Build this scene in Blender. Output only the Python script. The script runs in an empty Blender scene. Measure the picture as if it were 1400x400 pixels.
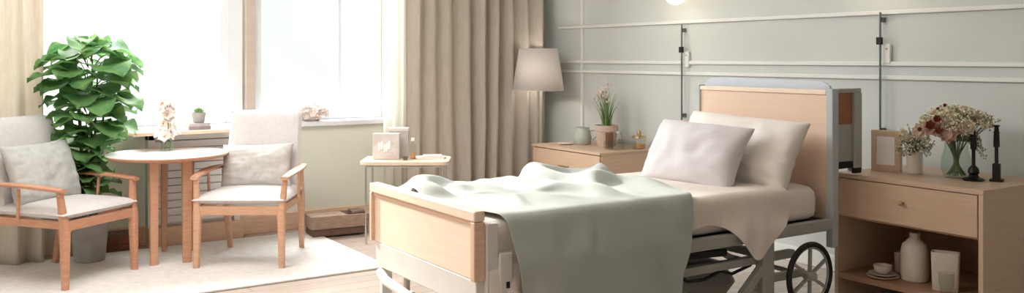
# patient room: bed, nightstand, dresser, armchairs, plant, window
# draped cloth shapes: per axis, millimetre steps from point to point of a grid
CLOTH = {
  'sheet': (72, 52, [
    [1865,25,25,25,26,25,26,25,25,26,25,26,25,25,26,25,25,26,25,25,26,25,25,26,26,25,25,26,25,25,26,25,25,26,25,25,26,25,25,26,25,25,26,25,25,26,25,25,26,25,26,25,25,26,25,25,26,25,26,25,
25,26,25,25,26,25,25,26,26,24,26,26,-1800,24,25,25,26,25,26,25,25,26,25,26,25,25,26,25,25,26,26,24,26,26,24,26,26,25,25,26,25,25,26,25,25,26,25,25,26,25,25,26,25,25,26,25,25,26,25,25,
26,25,26,25,25,26,25,25,26,25,25,26,25,26,25,25,26,25,25,26,26,24,26,26,-1800,24,25,26,25,25,26,25,25,26,25,26,25,25,26,25,25,26,26,24,26,26,24,26,26,25,25,26,25,25,26,25,25,26,25,25,
26,25,25,26,25,25,26,25,25,26,25,26,25,25,26,25,25,26,25,25,26,25,25,26,25,26,25,25,26,25,25,26,26,24,26,26,-1800,24,25,26,25,25,26,25,25,26,25,25,26,25,26,25,25,26,26,24,26,26,24,26,
26,24,26,26,25,25,26,25,25,26,25,25,26,25,25,26,25,26,25,25,26,25,25,26,25,25,26,25,25,26,25,25,26,25,25,26,25,26,25,25,26,25,25,26,26,24,26,26,-1800,24,25,26,25,25,26,25,25,26,25,25,
26,25,26,25,25,26,26,24,26,26,24,26,26,24,26,26,25,25,26,25,25,26,25,25,26,25,25,26,25,26,25,25,26,25,25,26,25,25,26,25,25,26,25,25,26,25,25,26,25,25,26,25,26,25,25,26,26,24,26,26,
-1800,24,25,26,25,25,26,25,25,26,25,25,26,25,26,26,24,26,26,24,26,26,24,26,26,24,26,26,25,25,26,25,25,26,25,25,26,25,25,26,25,26,25,25,26,25,25,26,25,25,26,25,25,26,25,25,26,25,25,26,
25,25,26,25,26,25,25,26,26,25,26,25,-1800,24,25,26,25,25,26,25,25,26,25,26,25,25,26,26,24,26,26,24,26,26,24,26,26,24,26,26,25,25,26,25,25,26,25,25,26,25,26,25,25,26,25,25,26,25,25,26,
25,25,26,25,25,26,25,25,26,25,25,26,25,26,25,25,26,25,25,26,26,25,26,25,-1800,24,25,26,25,25,26,25,25,26,25,25,26,25,26,26,24,26,26,24,26,26,24,26,26,24,26,26,25,25,26,25,25,26,25,25,
26,25,26,25,25,26,25,25,26,25,25,26,25,25,26,25,25,26,25,25,26,25,25,26,25,25,26,25,26,26,24,26,26,25,25,26,-1800,24,25,26,25,25,26,25,25,26,25,25,26,25,26,25,25,26,26,24,26,26,24,26,
26,24,26,26,25,25,26,25,25,26,25,25,26,25,26,25,25,26,25,25,26,25,25,26,25,25,26,25,25,26,25,25,26,25,25,26,25,25,26,25,26,26,24,26,26,24,26,26,-1800,24,25,26,25,25,26,25,26,25,25,26,
25,25,26,25,25,26,25,25,26,26,24,26,26,24,26,26,25,25,26,25,25,26,25,25,26,25,26,25,25,26,25,25,26,25,25,26,25,25,26,25,25,26,25,25,26,25,25,26,25,25,26,25,26,26,24,26,26,24,26,26,
-1800,24,25,26,25,25,26,25,25,26,25,26,25,25,26,25,25,26,25,25,26,26,24,26,26,24,26,26,25,25,26,24,26,26,25,25,26,25,26,25,25,26,25,25,26,25,25,26,25,25,26,25,25,26,25,25,26,25,25,26,
25,25,26,25,26,26,24,26,26,24,26,26,-1800,24,25,26,25,25,26,25,25,26,25,25,26,25,26,25,25,26,25,25,26,25,25,26,26,24,26,26,25,25,26,25,25,26,25,25,26,25,25,26,25,26,25,25,26,25,25,26,
25,25,26,25,25,26,25,25,26,25,25,26,25,25,26,25,26,26,24,26,26,24,26,26,-1800,24,25,26,25,25,26,25,25,26,25,25,26,25,26,25,25,26,25,25,26,26,24,26,26,24,26,26,24,26,26,25,25,26,25,25,
26,24,26,26,25,26,25,25,26,25,25,26,25,25,26,25,25,26,25,25,26,25,25,26,25,26,25,25,26,26,24,26,26,24,26,26,-1800,24,25,26,25,25,26,25,25,26,25,26,25,25,26,25,25,26,25,25,26,26,24,26,
26,24,26,26,24,26,26,25,25,26,25,25,26,24,26,26,25,26,25,25,26,25,25,26,25,25,26,25,25,26,25,25,26,25,26,25,25,26,25,25,26,25,25,26,26,24,26,26,-1800,24,25,26,25,25,26,25,25,26,25,26,
25,25,26,25,25,26,25,25,26,26,24,26,26,24,26,26,24,26,26,25,25,26,25,25,26,24,26,26,25,26,25,25,26,25,25,26,25,25,26,25,25,26,25,26,25,25,26,25,25,26,25,25,26,25,25,26,26,24,26,26,
-1800,24,25,26,25,25,26,25,25,26,25,26,25,25,26,25,25,26,25,25,26,26,24,26,26,24,26,26,24,26,26,25,25,26,25,25,26,24,26,26,25,26,25,25,26,25,25,26,25,25,26,25,25,26,25,26,25,25,26,25,
25,26,25,25,26,25,25,26,26,24,26,26,-1800,24,25,26,25,25,26,25,25,26,25,26,25,25,26,25,25,26,25,25,26,26,24,26,26,24,26,26,24,26,26,25,25,26,25,25,26,24,26,26,25,26,25,25,26,25,25,26,
25,25,26,25,25,26,25,25,26,25,26,25,25,26,25,25,26,25,25,26,26,24,26,26,-1800,24,25,26,25,25,26,25,25,26,25,26,25,25,26,25,25,26,25,25,26,26,24,26,26,24,26,26,24,26,26,25,25,26,25,25,
26,24,26,26,25,26,25,25,26,25,25,26,25,25,26,25,25,26,25,25,26,25,26,25,25,26,25,25,26,25,25,26,26,24,26,26,-1800,24,25,26,25,25,26,25,26,25,25,26,25,25,26,25,25,26,25,25,26,26,24,26,
26,24,26,26,24,26,26,24,26,26,25,25,26,25,25,26,25,26,25,25,26,25,25,26,25,25,26,25,25,26,25,25,26,25,26,25,25,26,25,25,26,26,24,26,26,24,26,26,-1800,24,25,26,25,25,26,25,26,25,25,26,
25,25,26,25,25,26,25,25,26,26,24,26,26,24,26,26,24,26,26,24,26,26,25,25,26,25,26,25,25,26,25,25,26,25,25,26,25,25,26,25,25,26,25,25,26,25,26,25,25,26,25,25,26,26,24,26,26,24,26,26,
-1800,24,25,26,25,25,26,25,26,25,25,26,25,25,26,25,25,26,25,25,26,26,24,26,26,24,26,26,24,26,26,24,26,26,25,25,26,25,26,25,25,26,25,25,26,25,25,26,25,25,26,25,25,26,25,25,26,25,25,26,
25,26,25,25,26,26,24,26,26,25,25,26,-1800,24,25,26,25,25,26,25,25,26,25,26,25,25,26,25,25,26,25,25,26,26,24,26,26,24,26,26,25,25,26,24,26,26,25,25,26,25,26,25,25,26,25,25,26,25,25,26,
25,25,26,25,25,26,25,25,26,25,25,26,25,26,25,25,26,25,25,26,26,25,25,26,-1800,24,25,26,25,25,26,25,26,25,25,26,25,25,26,25,25,26,25,25,26,26,24,26,26,24,26,26,25,25,26,25,25,26,25,25,
26,25,26,25,25,26,25,25,26,25,25,26,25,25,26,25,25,26,25,25,26,25,25,26,25,25,26,25,25,26,25,26,26,25,25,26,-1800,24,25,26,25,25,26,25,25,26,25,25,26,25,26,25,25,26,26,24,26,26,24,26,
26,24,26,26,25,25,26,25,25,26,25,25,26,25,25,26,25,25,26,25,26,25,25,26,25,25,26,25,25,26,25,25,26,25,25,26,25,25,26,25,25,26,25,26,26,25,25,26,-1800,24,25,26,25,25,26,25,25,26,25,25,
26,25,26,25,25,26,26,24,26,26,24,26,26,24,26,26,24,26,26,25,25,26,25,25,26,25,25,26,25,25,26,25,26,25,25,26,25,25,26,25,25,26,25,25,26,25,25,26,25,26,25,25,26,25,25,26,26,25,25,26,
-1800,24,25,26,25,25,26,25,25,26,25,25,26,25,26,25,25,26,26,24,26,26,24,26,26,24,26,26,24,26,26,25,25,26,25,25,26,25,25,26,25,25,26,25,26,25,25,26,25,25,26,25,25,26,25,26,25,25,25,26,
25,26,25,25,26,25,25,26,26,25,25,26,-1800,24,25,26,25,25,26,25,25,26,25,25,26,25,26,25,25,26,26,24,26,26,24,26,26,24,26,26,25,25,26,24,26,26,25,25,26,25,25,26,25,25,26,25,26,25,25,26,
25,25,26,25,25,26,25,26,25,25,26,25,25,26,25,25,26,25,25,26,26,24,26,26,-1800,24,25,26,25,25,26,25,25,26,25,26,25,25,26,25,25,26,25,25,26,26,24,26,26,24,26,26,25,25,26,25,25,26,25,25,
26,25,25,26,25,25,26,25,26,25,25,26,25,25,26,25,25,26,25,26,25,25,26,25,25,26,25,25,26,26,24,26,26,24,26,26,-1800,24,25,26,25,25,26,25,25,26,25,25,26,25,26,25,25,26,25,25,26,26,24,26,
26,25,25,26,25,25,26,25,25,26,25,25,26,25,25,26,25,26,25,25,26,25,25,26,25,25,26,25,25,26,25,25,26,25,25,26,25,26,25,25,26,26,24,26,26,24,26,26,-1800,24,25,26,25,25,26,25,25,26,25,25,
26,25,26,25,25,26,25,25,26,26,24,26,26,25,25,26,25,25,26,25,25,26,25,25,26,25,25,26,25,26,25,25,26,25,25,26,25,25,26,25,25,26,25,25,26,25,25,26,25,26,25,25,26,25,25,26,26,24,26,26,
-1800,24,25,26,25,25,26,25,25,26,25,25,26,25,26,25,25,26,26,24,26,26,24,26,26,25,25,26,25,25,26,25,25,26,25,25,26,25,25,26,25,26,25,25,26,25,25,26,25,25,26,25,25,26,25,25,26,25,25,26,
25,25,26,25,26,25,25,26,26,24,26,26,-1800,24,25,26,25,25,26,25,25,26,25,26,25,25,26,25,25,26,26,24,26,26,24,26,26,25,25,26,25,25,26,25,25,26,25,25,26,25,25,26,25,26,25,25,26,25,25,26,
25,25,26,25,25,26,25,25,26,25,25,26,25,25,26,25,26,25,25,26,26,24,26,26,-1802,26,25,26,25,25,26,25,25,26,25,26,25,25,26,25,25,26,26,24,26,26,24,26,26,25,25,26,25,25,26,25,25,26,25,25,
26,25,25,26,25,26,25,25,26,25,25,26,25,25,26,25,25,26,25,25,26,25,25,26,25,26,25,25,26,25,25,26,26,24,26,26,-1802,26,25,25,26,25,26,25,25,26,25,26,25,25,26,25,25,26,26,24,26,26,25,25,
26,25,25,26,25,25,26,25,25,26,25,25,26,25,25,26,25,26,25,25,26,25,25,26,25,25,26,25,25,26,25,25,26,25,25,26,25,26,25,25,26,25,25,26,26,24,26,26,-1802,25,25,26,26,24,26,26,25,26,25,25,
26,25,26,26,24,26,26,24,26,26,25,25,26,25,25,26,25,26,25,25,25,26,25,25,26,25,25,26,25,25,26,25,26,25,25,26,25,25,26,25,25,26,25,25,26,25,25,26,25,25,26,25,26,25,25,26,26,24,26,26,
-1802,25,25,25,26,25,26,26,24,26,26,25,26,25,26,26,24,26,26,24,26,26,25,25,26,25,25,26,25,26,25,25,26,25,25,25,26,25,25,26,25,25,26,25,26,25,25,26,25,25,26,25,25,26,25,25,26,25,25,26,
25,25,26,25,26,25,25,26,25,25,26,26,-1804,26,26,25,26,25,26,26,24,26,26,25,26,25,26,26,24,26,26,24,26,26,25,25,26,25,25,26,25,26,25,25,26,25,25,25,26,25,25,26,25,25,26,25,26,25,25,26,
25,25,26,25,25,26,25,26,25,25,26,25,25,25,26,25,26,25,25,26,25,25,26,26,-1804,25,26,25,26,25,26,26,25,26,26,25,26,25,26,26,25,25,26,25,25,26,25,25,26,25,25,26,25,26,25,25,26,25,25,25,
26,25,26,25,25,25,26,25,26,25,25,26,25,25,26,25,26,25,25,26,25,25,26,25,25,25,26,25,26,25,25,26,25,25,26,26,-1805,25,26,26,26,25,26,26,25,26,26,26,25,25,26,26,25,26,25,25,25,26,24,26,
26,25,26,25,25,26,25,25,26,25,25,25,26,25,26,25,25,26,25,25,26,25,25,26,25,25,26,25,26,25,25,26,25,25,26,25,25,25,26,25,26,25,25,26,25,25,26,26,-1807,27,24,27,26,26,26,26,25,26,26,26,
26,24,26,26,25,26,25,26,24,26,24,25,27,25,26,25,25,26,25,25,26,25,25,25,26,25,25,26,25,26,25,25,26,25,25,26,25,25,26,25,25,26,25,26,25,25,26,24,26,25,26,25,26,25,25,26,25,25,26,26,
-1809,28,25,26,26,26,26,27,25,25,27,26,26,24,26,26,26,25,25,26,26,24,24,24,28,24,27,25,24,27,25,25,26,25,25,25,26,25,25,26,25,26,25,25,26,25,25,26,25,25,26,25,25,26,25,26,25,25,25,25,
26,25,26,25,25,26,25,26,25,25,26,26,-1811,28,26,27,26,25,27,26,26,25,27,27,25,24,26,26,26,25,25,27,26,23,24,24,27,25,26,26,24,27,25,25,26,25,25,26,25,25,25,26,25,26,25,25,26,25,25,26,
25,25,26,25,25,26,25,25,26,25,25,24,26,25,26,26,25,26,25,25,26,25,26,26,-1812,29,26,26,27,25,26,27,25,26,28,27,24,24,26,26,26,26,25,26,27,21,19,28,28,26,26,26,24,27,25,26,26,24,25,26,
25,25,25,26,25,25,26,25,26,25,25,26,25,25,26,25,25,26,25,25,26,25,25,24,26,25,26,26,25,26,25,25,26,25,26,25,-1813,31,25,28,26,24,26,27,26,26,28,27,24,24,26,26,27,25,25,27,26,22,17,28,
29,25,26,27,24,27,25,26,26,24,26,25,25,25,25,26,25,25,26,25,26,25,25,26,25,25,26,25,25,26,25,25,27,24,24,24,27,25,26,26,25,26,25,25,26,25,25,26,-1814,31,26,29,24,25,27,26,26,26,28,27,
24,24,27,26,27,24,26,26,24,24,16,28,29,26,27,25,24,27,26,26,26,25,26,25,24,25,25,26,25,25,26,25,26,25,25,26,25,25,26,25,25,26,25,26,26,23,25,24,27,25,26,26,25,26,26,25,25,25,26,25,
-1815,32,24,31,23,26,27,26,26,26,27,28,25,23,28,26,26,25,26,25,25,24,15,27,30,26,28,22,25,26,27,25,28,25,26,25,25,24,25,26,25,25,26,25,26,25,25,26,25,25,26,25,25,26,25,27,24,23,25,25,
27,25,27,25,25,26,26,25,26,24,26,25,-1817,33,25,30,24,26,26,27,26,26,28,27,25,23,27,27,26,25,26,26,25,24,14,27,30,27,27,21,26,25,27,27,27,25,27,24,26,26,22,26,25,26,25,25,26,25,25,26,
25,25,26,25,25,27,25,26,22,24,24,26,27,25,28,26,24,27,25,25,26,25,25,26,-1819,32,26,28,26,26,27,27,26,27,28,26,25,23,26,28,26,26,26,26,25,24,15,25,31,26,28,20,26,23,29,27,27,25,27,25,
27,25,21,26,25,25,26,25,26,25,25,26,25,25,26,25,26,26,25,25,22,25,23,26,28,24,29,27,24,26,26,25,25,25,26,25,-1820,33,26,25,29,25,28,27,26,27,28,26,26,20,26,30,27,26,25,26,25,25,16,24,
30,26,28,20,25,23,30,27,27,24,28,25,27,26,22,24,25,25,26,25,26,25,25,26,25,26,26,25,25,26,24,24,24,24,22,27,28,25,28,28,24,28,25,25,24,25,26,25,-1819,31,26,26,28,26,28,27,26,26,29,26,
26,18,27,30,28,26,25,26,26,24,19,21,31,25,28,20,25,21,31,27,28,23,29,26,27,27,24,20,24,26,26,25,26,25,25,26,25,26,26,25,25,26,22,24,25,23,23,27,28,26,27,29,25,28,25,24,24,26,26,24,
-1817,29,26,26,28,25,29,27,26,26,28,27,26,18,27,29,29,27,24,26,26,24,20,21,31,25,27,20,24,22,30,24,32,23,29,25,28,28,24,24,20,24,27,26,25,25,25,26,25,26,26,25,26,22,23,24,26,23,23,28,
28,25,29,29,25,28,26,24,25,23,26,25,-1817,28,25,27,28,25,29,27,26,25,29,27,26,18,27,30,29,26,24,26,26,24,20,22,30,25,27,19,25,21,31,25,31,23,29,26,29,28,24,25,18,25,25,26,26,24,25,26,
25,26,26,25,26,20,23,25,25,24,24,27,29,25,30,29,24,29,26,25,25,23,24,25],
    [3930,0,0,0,0,0,0,0,0,0,0,0,0,0,0,0,0,0,0,0,0,1,0,-1,0,0,0,0,0,0,0,0,0,0,0,0,0,0,0,0,0,0,0,0,0,0,0,0,0,0,0,0,0,0,0,0,0,0,0,0,
0,0,0,0,0,0,0,0,0,0,0,0,-27,0,0,0,0,0,0,0,0,0,0,0,0,0,1,0,0,0,0,1,0,0,1,0,0,0,0,0,0,0,1,0,0,1,0,0,1,0,0,1,0,0,0,0,0,0,0,0,
0,0,0,0,0,0,-1,0,-1,-1,0,-1,0,1,0,0,1,1,0,0,1,0,0,0,-33,0,0,0,0,-1,0,0,0,0,0,0,0,1,0,0,1,0,0,0,1,0,1,0,0,0,1,0,1,0,1,1,0,1,1,0,
0,1,1,0,1,0,1,0,0,0,0,0,0,0,0,0,0,-1,-1,-2,0,-1,-1,-2,0,1,1,1,1,0,1,1,1,0,1,0,-40,0,0,0,0,0,-1,0,0,0,0,0,1,0,0,0,1,0,1,1,0,1,0,0,
0,1,0,1,1,1,1,1,1,1,1,1,1,1,0,1,1,1,0,1,0,0,0,0,1,-1,0,0,0,-2,-2,-1,-2,-1,-1,-2,0,1,2,0,2,1,1,0,1,2,1,0,-46,0,-1,0,-1,0,0,0,0,-1,1,0,
0,1,0,1,1,0,1,0,1,0,1,1,1,0,0,1,1,2,1,2,1,1,2,1,1,1,1,1,1,1,1,0,1,0,0,0,1,-1,0,0,0,-3,-2,-2,-2,-2,-2,-2,0,2,1,2,2,1,1,2,0,2,2,0,
-52,-1,0,-1,0,-1,0,-1,0,0,0,1,0,1,1,1,0,0,1,1,1,1,0,1,1,1,1,0,1,2,2,2,1,3,1,2,1,1,2,1,1,1,1,1,1,0,0,1,0,-1,0,0,-1,-3,-2,-2,-3,-3,-2,-3,
1,2,1,3,1,2,1,2,2,1,2,1,-59,-1,0,0,-1,0,-1,0,-1,-1,1,1,1,1,0,1,1,1,1,0,1,1,1,1,0,1,1,1,2,2,2,3,1,3,2,2,1,2,1,2,2,0,1,2,1,0,0,1,
0,0,-1,0,-1,-3,-4,-3,-2,-3,-4,-3,1,2,3,2,3,1,3,1,2,2,2,1,-66,0,-1,-1,0,0,-1,0,-1,-1,1,1,1,0,1,1,1,1,1,1,1,1,1,1,2,0,1,1,2,3,2,3,2,2,3,2,
3,1,2,2,2,1,1,1,2,0,0,1,0,0,-1,0,-2,-3,-3,-4,-4,-3,-4,-3,0,3,3,2,3,3,2,2,2,2,3,1,-72,-1,0,-1,-1,-1,0,0,-1,-1,1,1,0,2,1,1,0,2,1,1,1,1,1,1,
2,1,1,1,3,2,3,3,3,3,2,4,1,3,2,2,2,2,0,2,2,0,0,1,1,-1,-1,0,-2,-4,-4,-4,-4,-4,-4,-4,1,3,2,4,3,3,2,3,2,3,2,2,-79,-1,0,-1,0,-1,-1,-1,0,-1,1,0,
2,1,1,1,1,2,0,2,1,1,1,2,1,2,1,1,3,3,3,3,4,3,3,3,3,2,2,3,2,2,1,2,2,0,0,1,1,-1,-1,0,-2,-5,-4,-5,-4,-4,-5,-5,1,4,3,3,3,4,3,2,3,4,2,2,
-85,-1,-1,-1,0,-1,-1,-1,-1,0,0,2,1,1,1,2,1,1,1,2,1,2,1,1,2,1,2,1,4,3,3,4,3,4,4,3,2,3,3,2,3,2,2,1,3,0,0,1,1,-1,-1,-1,-1,-6,-4,-5,-6,-5,-4,-5,
1,3,4,4,4,3,3,3,4,3,3,2,-92,0,-1,-2,-1,0,-1,-1,-1,-1,1,1,2,1,2,1,1,2,1,2,2,0,2,2,1,2,1,2,4,4,3,4,4,4,4,3,4,3,2,3,4,1,3,1,2,1,0,1,
1,-1,-1,-1,-2,-5,-6,-6,-4,-6,-6,-5,1,4,4,4,4,4,4,3,4,3,3,3,-98,-1,-1,-1,-1,-1,-1,-1,-1,-1,1,2,0,2,2,1,2,1,2,2,1,2,1,2,2,2,2,1,4,5,4,4,4,4,5,4,
2,4,3,4,3,2,2,2,2,1,1,1,1,-2,-1,-1,-2,-6,-6,-6,-6,-6,-6,-6,1,4,5,4,5,5,3,4,4,3,4,3,-104,-2,-1,-1,-1,-1,-1,-1,-1,-1,1,1,2,2,1,2,1,2,2,1,3,1,2,2,
2,1,3,1,5,4,5,4,5,5,4,4,4,4,3,3,4,2,3,1,3,1,1,1,1,-2,-1,-1,-3,-6,-6,-7,-6,-7,-6,-6,0,5,5,5,5,4,4,5,4,4,4,3,-112,0,-1,-2,-1,-1,-1,-2,0,-2,2,1,
2,1,2,2,2,2,1,3,1,3,1,3,1,3,1,3,4,5,5,5,5,4,5,5,4,4,3,4,4,3,2,2,3,1,1,1,1,-2,-1,-1,-3,-7,-6,-7,-8,-7,-6,-7,0,6,5,5,6,5,5,4,4,4,4,4,
-118,-1,-1,-1,-2,-1,-1,-1,-2,-1,1,2,2,2,2,1,3,1,3,1,3,2,2,2,2,2,2,2,6,5,5,5,5,6,5,5,4,4,4,4,4,3,2,3,3,1,1,1,1,-2,-1,-1,-3,-8,-7,-7,-8,-7,-8,-7,
0,7,5,6,6,5,5,5,4,5,4,4,-124,-2,-1,-1,-2,-1,-1,-1,-2,-1,1,2,2,2,2,2,2,2,2,3,2,2,2,2,3,2,2,2,6,5,6,6,5,6,5,6,4,5,4,4,5,2,3,3,3,1,1,1,
2,-3,-1,-1,-3,-8,-8,-8,-8,-8,-8,-8,1,6,6,7,6,5,5,5,5,6,4,4,-131,-1,-2,-1,-1,-2,-2,0,-2,-2,2,2,2,2,2,2,3,1,3,2,3,2,2,3,2,3,2,2,6,6,6,6,6,6,6,6,
4,5,4,5,5,3,2,4,3,1,1,2,1,-2,-2,-2,-2,-9,-8,-9,-8,-9,-9,-8,1,7,6,7,7,5,6,5,5,6,5,4,-137,-2,-1,-2,-2,-1,-1,-2,-1,-2,2,1,3,2,3,2,2,2,2,4,2,2,3,2,
3,2,3,3,6,6,6,6,7,6,7,6,5,5,4,5,5,3,3,4,3,1,1,2,1,-2,-2,-2,-2,-10,-9,-9,-8,-10,-9,-9,1,7,8,6,7,7,5,6,5,6,6,4,-144,-1,-2,-1,-2,-2,-1,-2,-1,-2,2,2,
2,2,2,3,2,3,3,2,3,3,2,3,3,2,3,2,7,7,6,7,7,6,7,7,4,5,6,5,5,3,4,3,3,2,1,2,1,-2,-2,-2,-3,-9,-10,-9,-10,-9,-10,-10,2,7,7,8,7,7,6,5,7,5,6,5,
-151,-1,-2,-2,-1,-2,-1,-2,-2,-1,1,3,2,3,2,2,3,3,2,3,3,2,4,2,3,3,3,2,7,8,6,7,7,7,7,7,6,5,5,6,5,4,4,3,3,2,1,2,1,-2,-2,-2,-3,-10,-10,-10,-10,-10,-10,-10,
1,8,7,8,8,7,6,6,6,6,7,5,-157,-2,-1,-2,-2,-2,-2,-1,-2,-1,0,4,2,2,3,3,2,4,2,3,3,3,3,3,3,3,2,3,8,7,7,8,7,7,8,7,5,6,6,6,6,3,4,4,3,2,1,2,
1,-2,-2,-2,-3,-11,-10,-11,-11,-10,-10,-11,1,9,8,8,8,7,6,7,6,7,7,5,-164,-1,-3,-1,-2,-2,-2,-1,-2,-2,1,3,3,3,2,3,3,3,3,3,3,3,3,4,2,3,3,4,7,8,8,7,8,7,8,8,
6,5,7,5,7,4,3,4,4,2,1,2,1,-2,-2,-2,-3,-11,-12,-11,-11,-11,-11,-11,2,8,9,8,8,8,7,7,6,8,7,5,-170,-2,-2,-2,-2,-2,-2,-2,-1,-3,2,3,3,3,3,2,4,3,3,3,3,4,3,3,
3,3,4,3,8,8,8,8,8,8,8,8,6,6,6,7,6,4,4,4,4,2,1,2,1,-2,-2,-3,-3,-11,-12,-11,-12,-12,-11,-12,2,9,8,9,9,8,7,7,8,7,7,6,-177,-2,-2,-2,-2,-2,-2,-2,-2,-2,2,3,
3,3,3,3,3,3,4,3,3,3,4,3,4,3,3,3,9,8,9,8,9,8,8,8,7,6,7,7,6,4,4,5,4,2,1,2,1,-2,-2,-3,-3,-12,-12,-12,-12,-12,-12,-12,1,9,10,9,9,8,8,8,7,8,7,6,
-184,-1,-3,-2,-2,-2,-2,-2,-2,-2,2,3,3,3,3,3,3,4,3,3,4,4,3,4,3,3,4,3,9,9,9,9,8,9,9,8,7,7,7,6,7,4,5,4,4,3,1,2,1,-2,-2,-3,-4,-13,-12,-12,-12,-13,-13,-12,
2,9,10,9,10,9,8,7,8,8,8,6,-190,-2,-3,-1,-3,-1,-3,-2,-3,-1,1,4,3,3,3,3,4,3,4,3,4,3,4,3,4,4,4,4,8,10,9,9,9,9,10,8,8,6,7,7,8,4,4,5,4,3,1,3,
1,-3,-2,-3,-4,-13,-13,-13,-13,-13,-13,-13,2,10,10,10,10,8,9,8,8,8,8,7,-196,-3,-2,-3,-2,-2,-2,-2,-3,-1,1,3,4,3,4,3,3,3,4,4,4,4,4,3,4,4,4,4,9,9,10,9,10,10,8,10,
7,7,8,8,7,5,4,4,5,3,1,3,1,-3,-2,-4,-4,-13,-13,-14,-13,-14,-13,-14,2,10,10,11,10,10,9,8,8,8,9,7,-203,-2,-3,-2,-2,-3,-2,-3,-2,-2,2,3,3,4,4,3,4,3,4,4,4,4,4,4,
4,3,4,4,11,9,10,9,11,9,10,10,8,7,8,7,8,5,5,4,5,3,1,3,1,-3,-2,-4,-4,-14,-14,-14,-14,-14,-14,-13,1,11,11,10,12,9,9,9,9,8,9,7,-210,-2,-3,-2,-3,-2,-2,-3,-2,-3,3,3,
4,3,4,3,4,4,4,4,4,4,4,4,4,4,4,4,11,9,11,10,11,9,11,10,7,8,8,8,8,5,5,5,5,3,1,3,1,-3,-2,-4,-4,-15,-14,-15,-14,-14,-15,-14,1,12,11,11,11,11,8,9,10,9,8,8,
-216,-3,-2,-3,-2,-3,-3,-2,-2,-3,3,3,4,3,4,4,4,3,5,4,4,4,5,4,4,4,5,4,10,10,11,10,11,11,10,11,8,8,8,8,8,5,6,5,5,3,1,3,1,-2,-3,-4,-4,-16,-15,-14,-15,-15,-15,-15,
2,11,12,12,11,10,10,9,10,9,9,8,-223,-2,-3,-3,-3,-2,-3,-3,-2,-3,3,4,4,4,4,3,4,4,5,4,4,4,5,4,4,5,4,5,10,11,11,11,11,11,11,10,9,8,9,8,9,4,6,6,5,3,1,3,
2,-3,-3,-4,-4,-16,-16,-15,-16,-15,-15,-16,2,12,12,11,12,12,9,10,9,10,10,8,-228,-4,-3,-3,-2,-4,-2,-2,-3,-3,2,4,4,4,4,4,4,4,5,4,5,5,5,4,4,4,5,5,10,12,11,12,11,11,11,12,
8,8,9,9,9,5,6,6,5,2,2,3,2,-3,-4,-3,-5,-16,-16,-16,-16,-16,-16,-15,1,13,12,12,13,10,11,10,10,10,10,8,-235,-2,-3,-2,-2,-2,-2,-1,-2,-2,2,3,2,2,4,4,3,4,4,5,4,4,5,5,
5,4,5,4,12,12,11,12,12,11,12,11,9,9,9,8,10,6,5,6,5,3,2,3,2,-3,-4,-3,-5,-17,-16,-17,-17,-16,-16,-16,2,12,13,13,12,12,10,10,11,10,11,8,-228,-5,-1,-1,0,-1,-1,0,0,-1,1,1,
1,0,1,1,2,2,2,3,4,4,4,5,4,5,5,5,12,12,12,12,12,12,12,11,9,9,10,9,8,7,5,7,5,3,2,3,2,-3,-4,-3,-5,-18,-17,-17,-17,-17,-17,-16,2,13,13,13,13,12,10,11,11,10,11,9,
-221,6,-1,-1,1,-1,-3,3,1,-1,-4,3,2,1,0,-1,0,0,1,0,1,2,2,3,3,3,4,5,11,12,12,13,12,12,12,12,10,10,9,10,9,6,6,7,5,3,3,2,2,-3,-4,-3,-6,-18,-17,-18,-17,-17,-18,-17,
2,14,13,14,13,12,11,11,11,11,11,9,-199,2,-2,-1,2,-5,0,4,0,-3,-4,4,3,0,-1,1,0,2,0,0,-2,0,1,2,1,1,2,2,7,11,11,13,12,14,12,13,9,10,10,9,10,6,7,6,6,3,3,2,
3,-4,-4,-3,-6,-18,-19,-17,-19,-17,-18,-18,2,14,14,14,14,12,11,11,12,11,12,9,-180,-3,-2,-3,2,-6,2,3,-2,-2,-4,4,3,2,-1,2,2,1,3,0,-5,0,2,3,3,0,0,-1,3,4,8,11,12,14,13,12,
11,9,11,9,10,7,7,6,6,3,3,2,3,-4,-4,-4,-6,-18,-19,-18,-18,-20,-18,-16,2,13,14,14,15,12,12,12,11,12,11,10,-171,1,-4,-4,3,-6,4,-3,1,-3,-2,4,2,3,-1,2,3,1,4,1,-4,-1,3,6,
4,0,-1,-3,5,1,1,6,8,12,13,13,10,11,10,11,9,7,7,6,7,3,3,2,3,-4,-4,-4,-6,-19,-19,-19,-20,-18,-16,-14,3,10,12,14,14,14,12,11,12,12,12,10,-161,2,-7,-1,1,-2,-2,-2,0,-1,1,2,
3,1,0,4,2,0,4,3,-6,-3,6,10,4,0,0,-4,7,2,1,0,3,6,11,12,11,10,11,10,10,8,7,6,7,3,2,3,3,-4,-4,-4,-7,-19,-19,-20,-19,-16,-12,-7,2,5,8,11,14,12,12,13,12,12,12,11,
-150,-2,-2,0,0,-1,-1,0,2,-2,2,0,-1,1,0,2,1,2,3,3,-1,-9,7,14,1,1,0,-4,9,5,3,1,0,1,3,9,9,10,10,10,12,7,7,7,7,3,3,2,3,-4,-4,-4,-7,-20,-20,-19,-17,-11,-6,-3,
0,4,4,7,9,12,12,12,12,12,13,11,-134,-3,1,3,-5,-1,5,-1,-2,3,0,-1,-6,7,1,0,-1,0,0,0,2,-10,8,13,-4,5,2,-4,8,8,7,-1,2,3,-5,4,6,7,9,10,11,7,7,7,8,3,2,3,
4,-5,-4,-4,-7,-20,-20,-17,-11,-7,-5,-4,1,5,5,2,6,8,9,11,13,12,13,11,-115,-3,-1,6,-11,-2,9,3,-1,0,-3,0,-8,11,2,-1,0,-1,2,-5,1,-13,17,-2,0,1,6,-3,9,9,8,1,1,5,-6,0,
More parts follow.
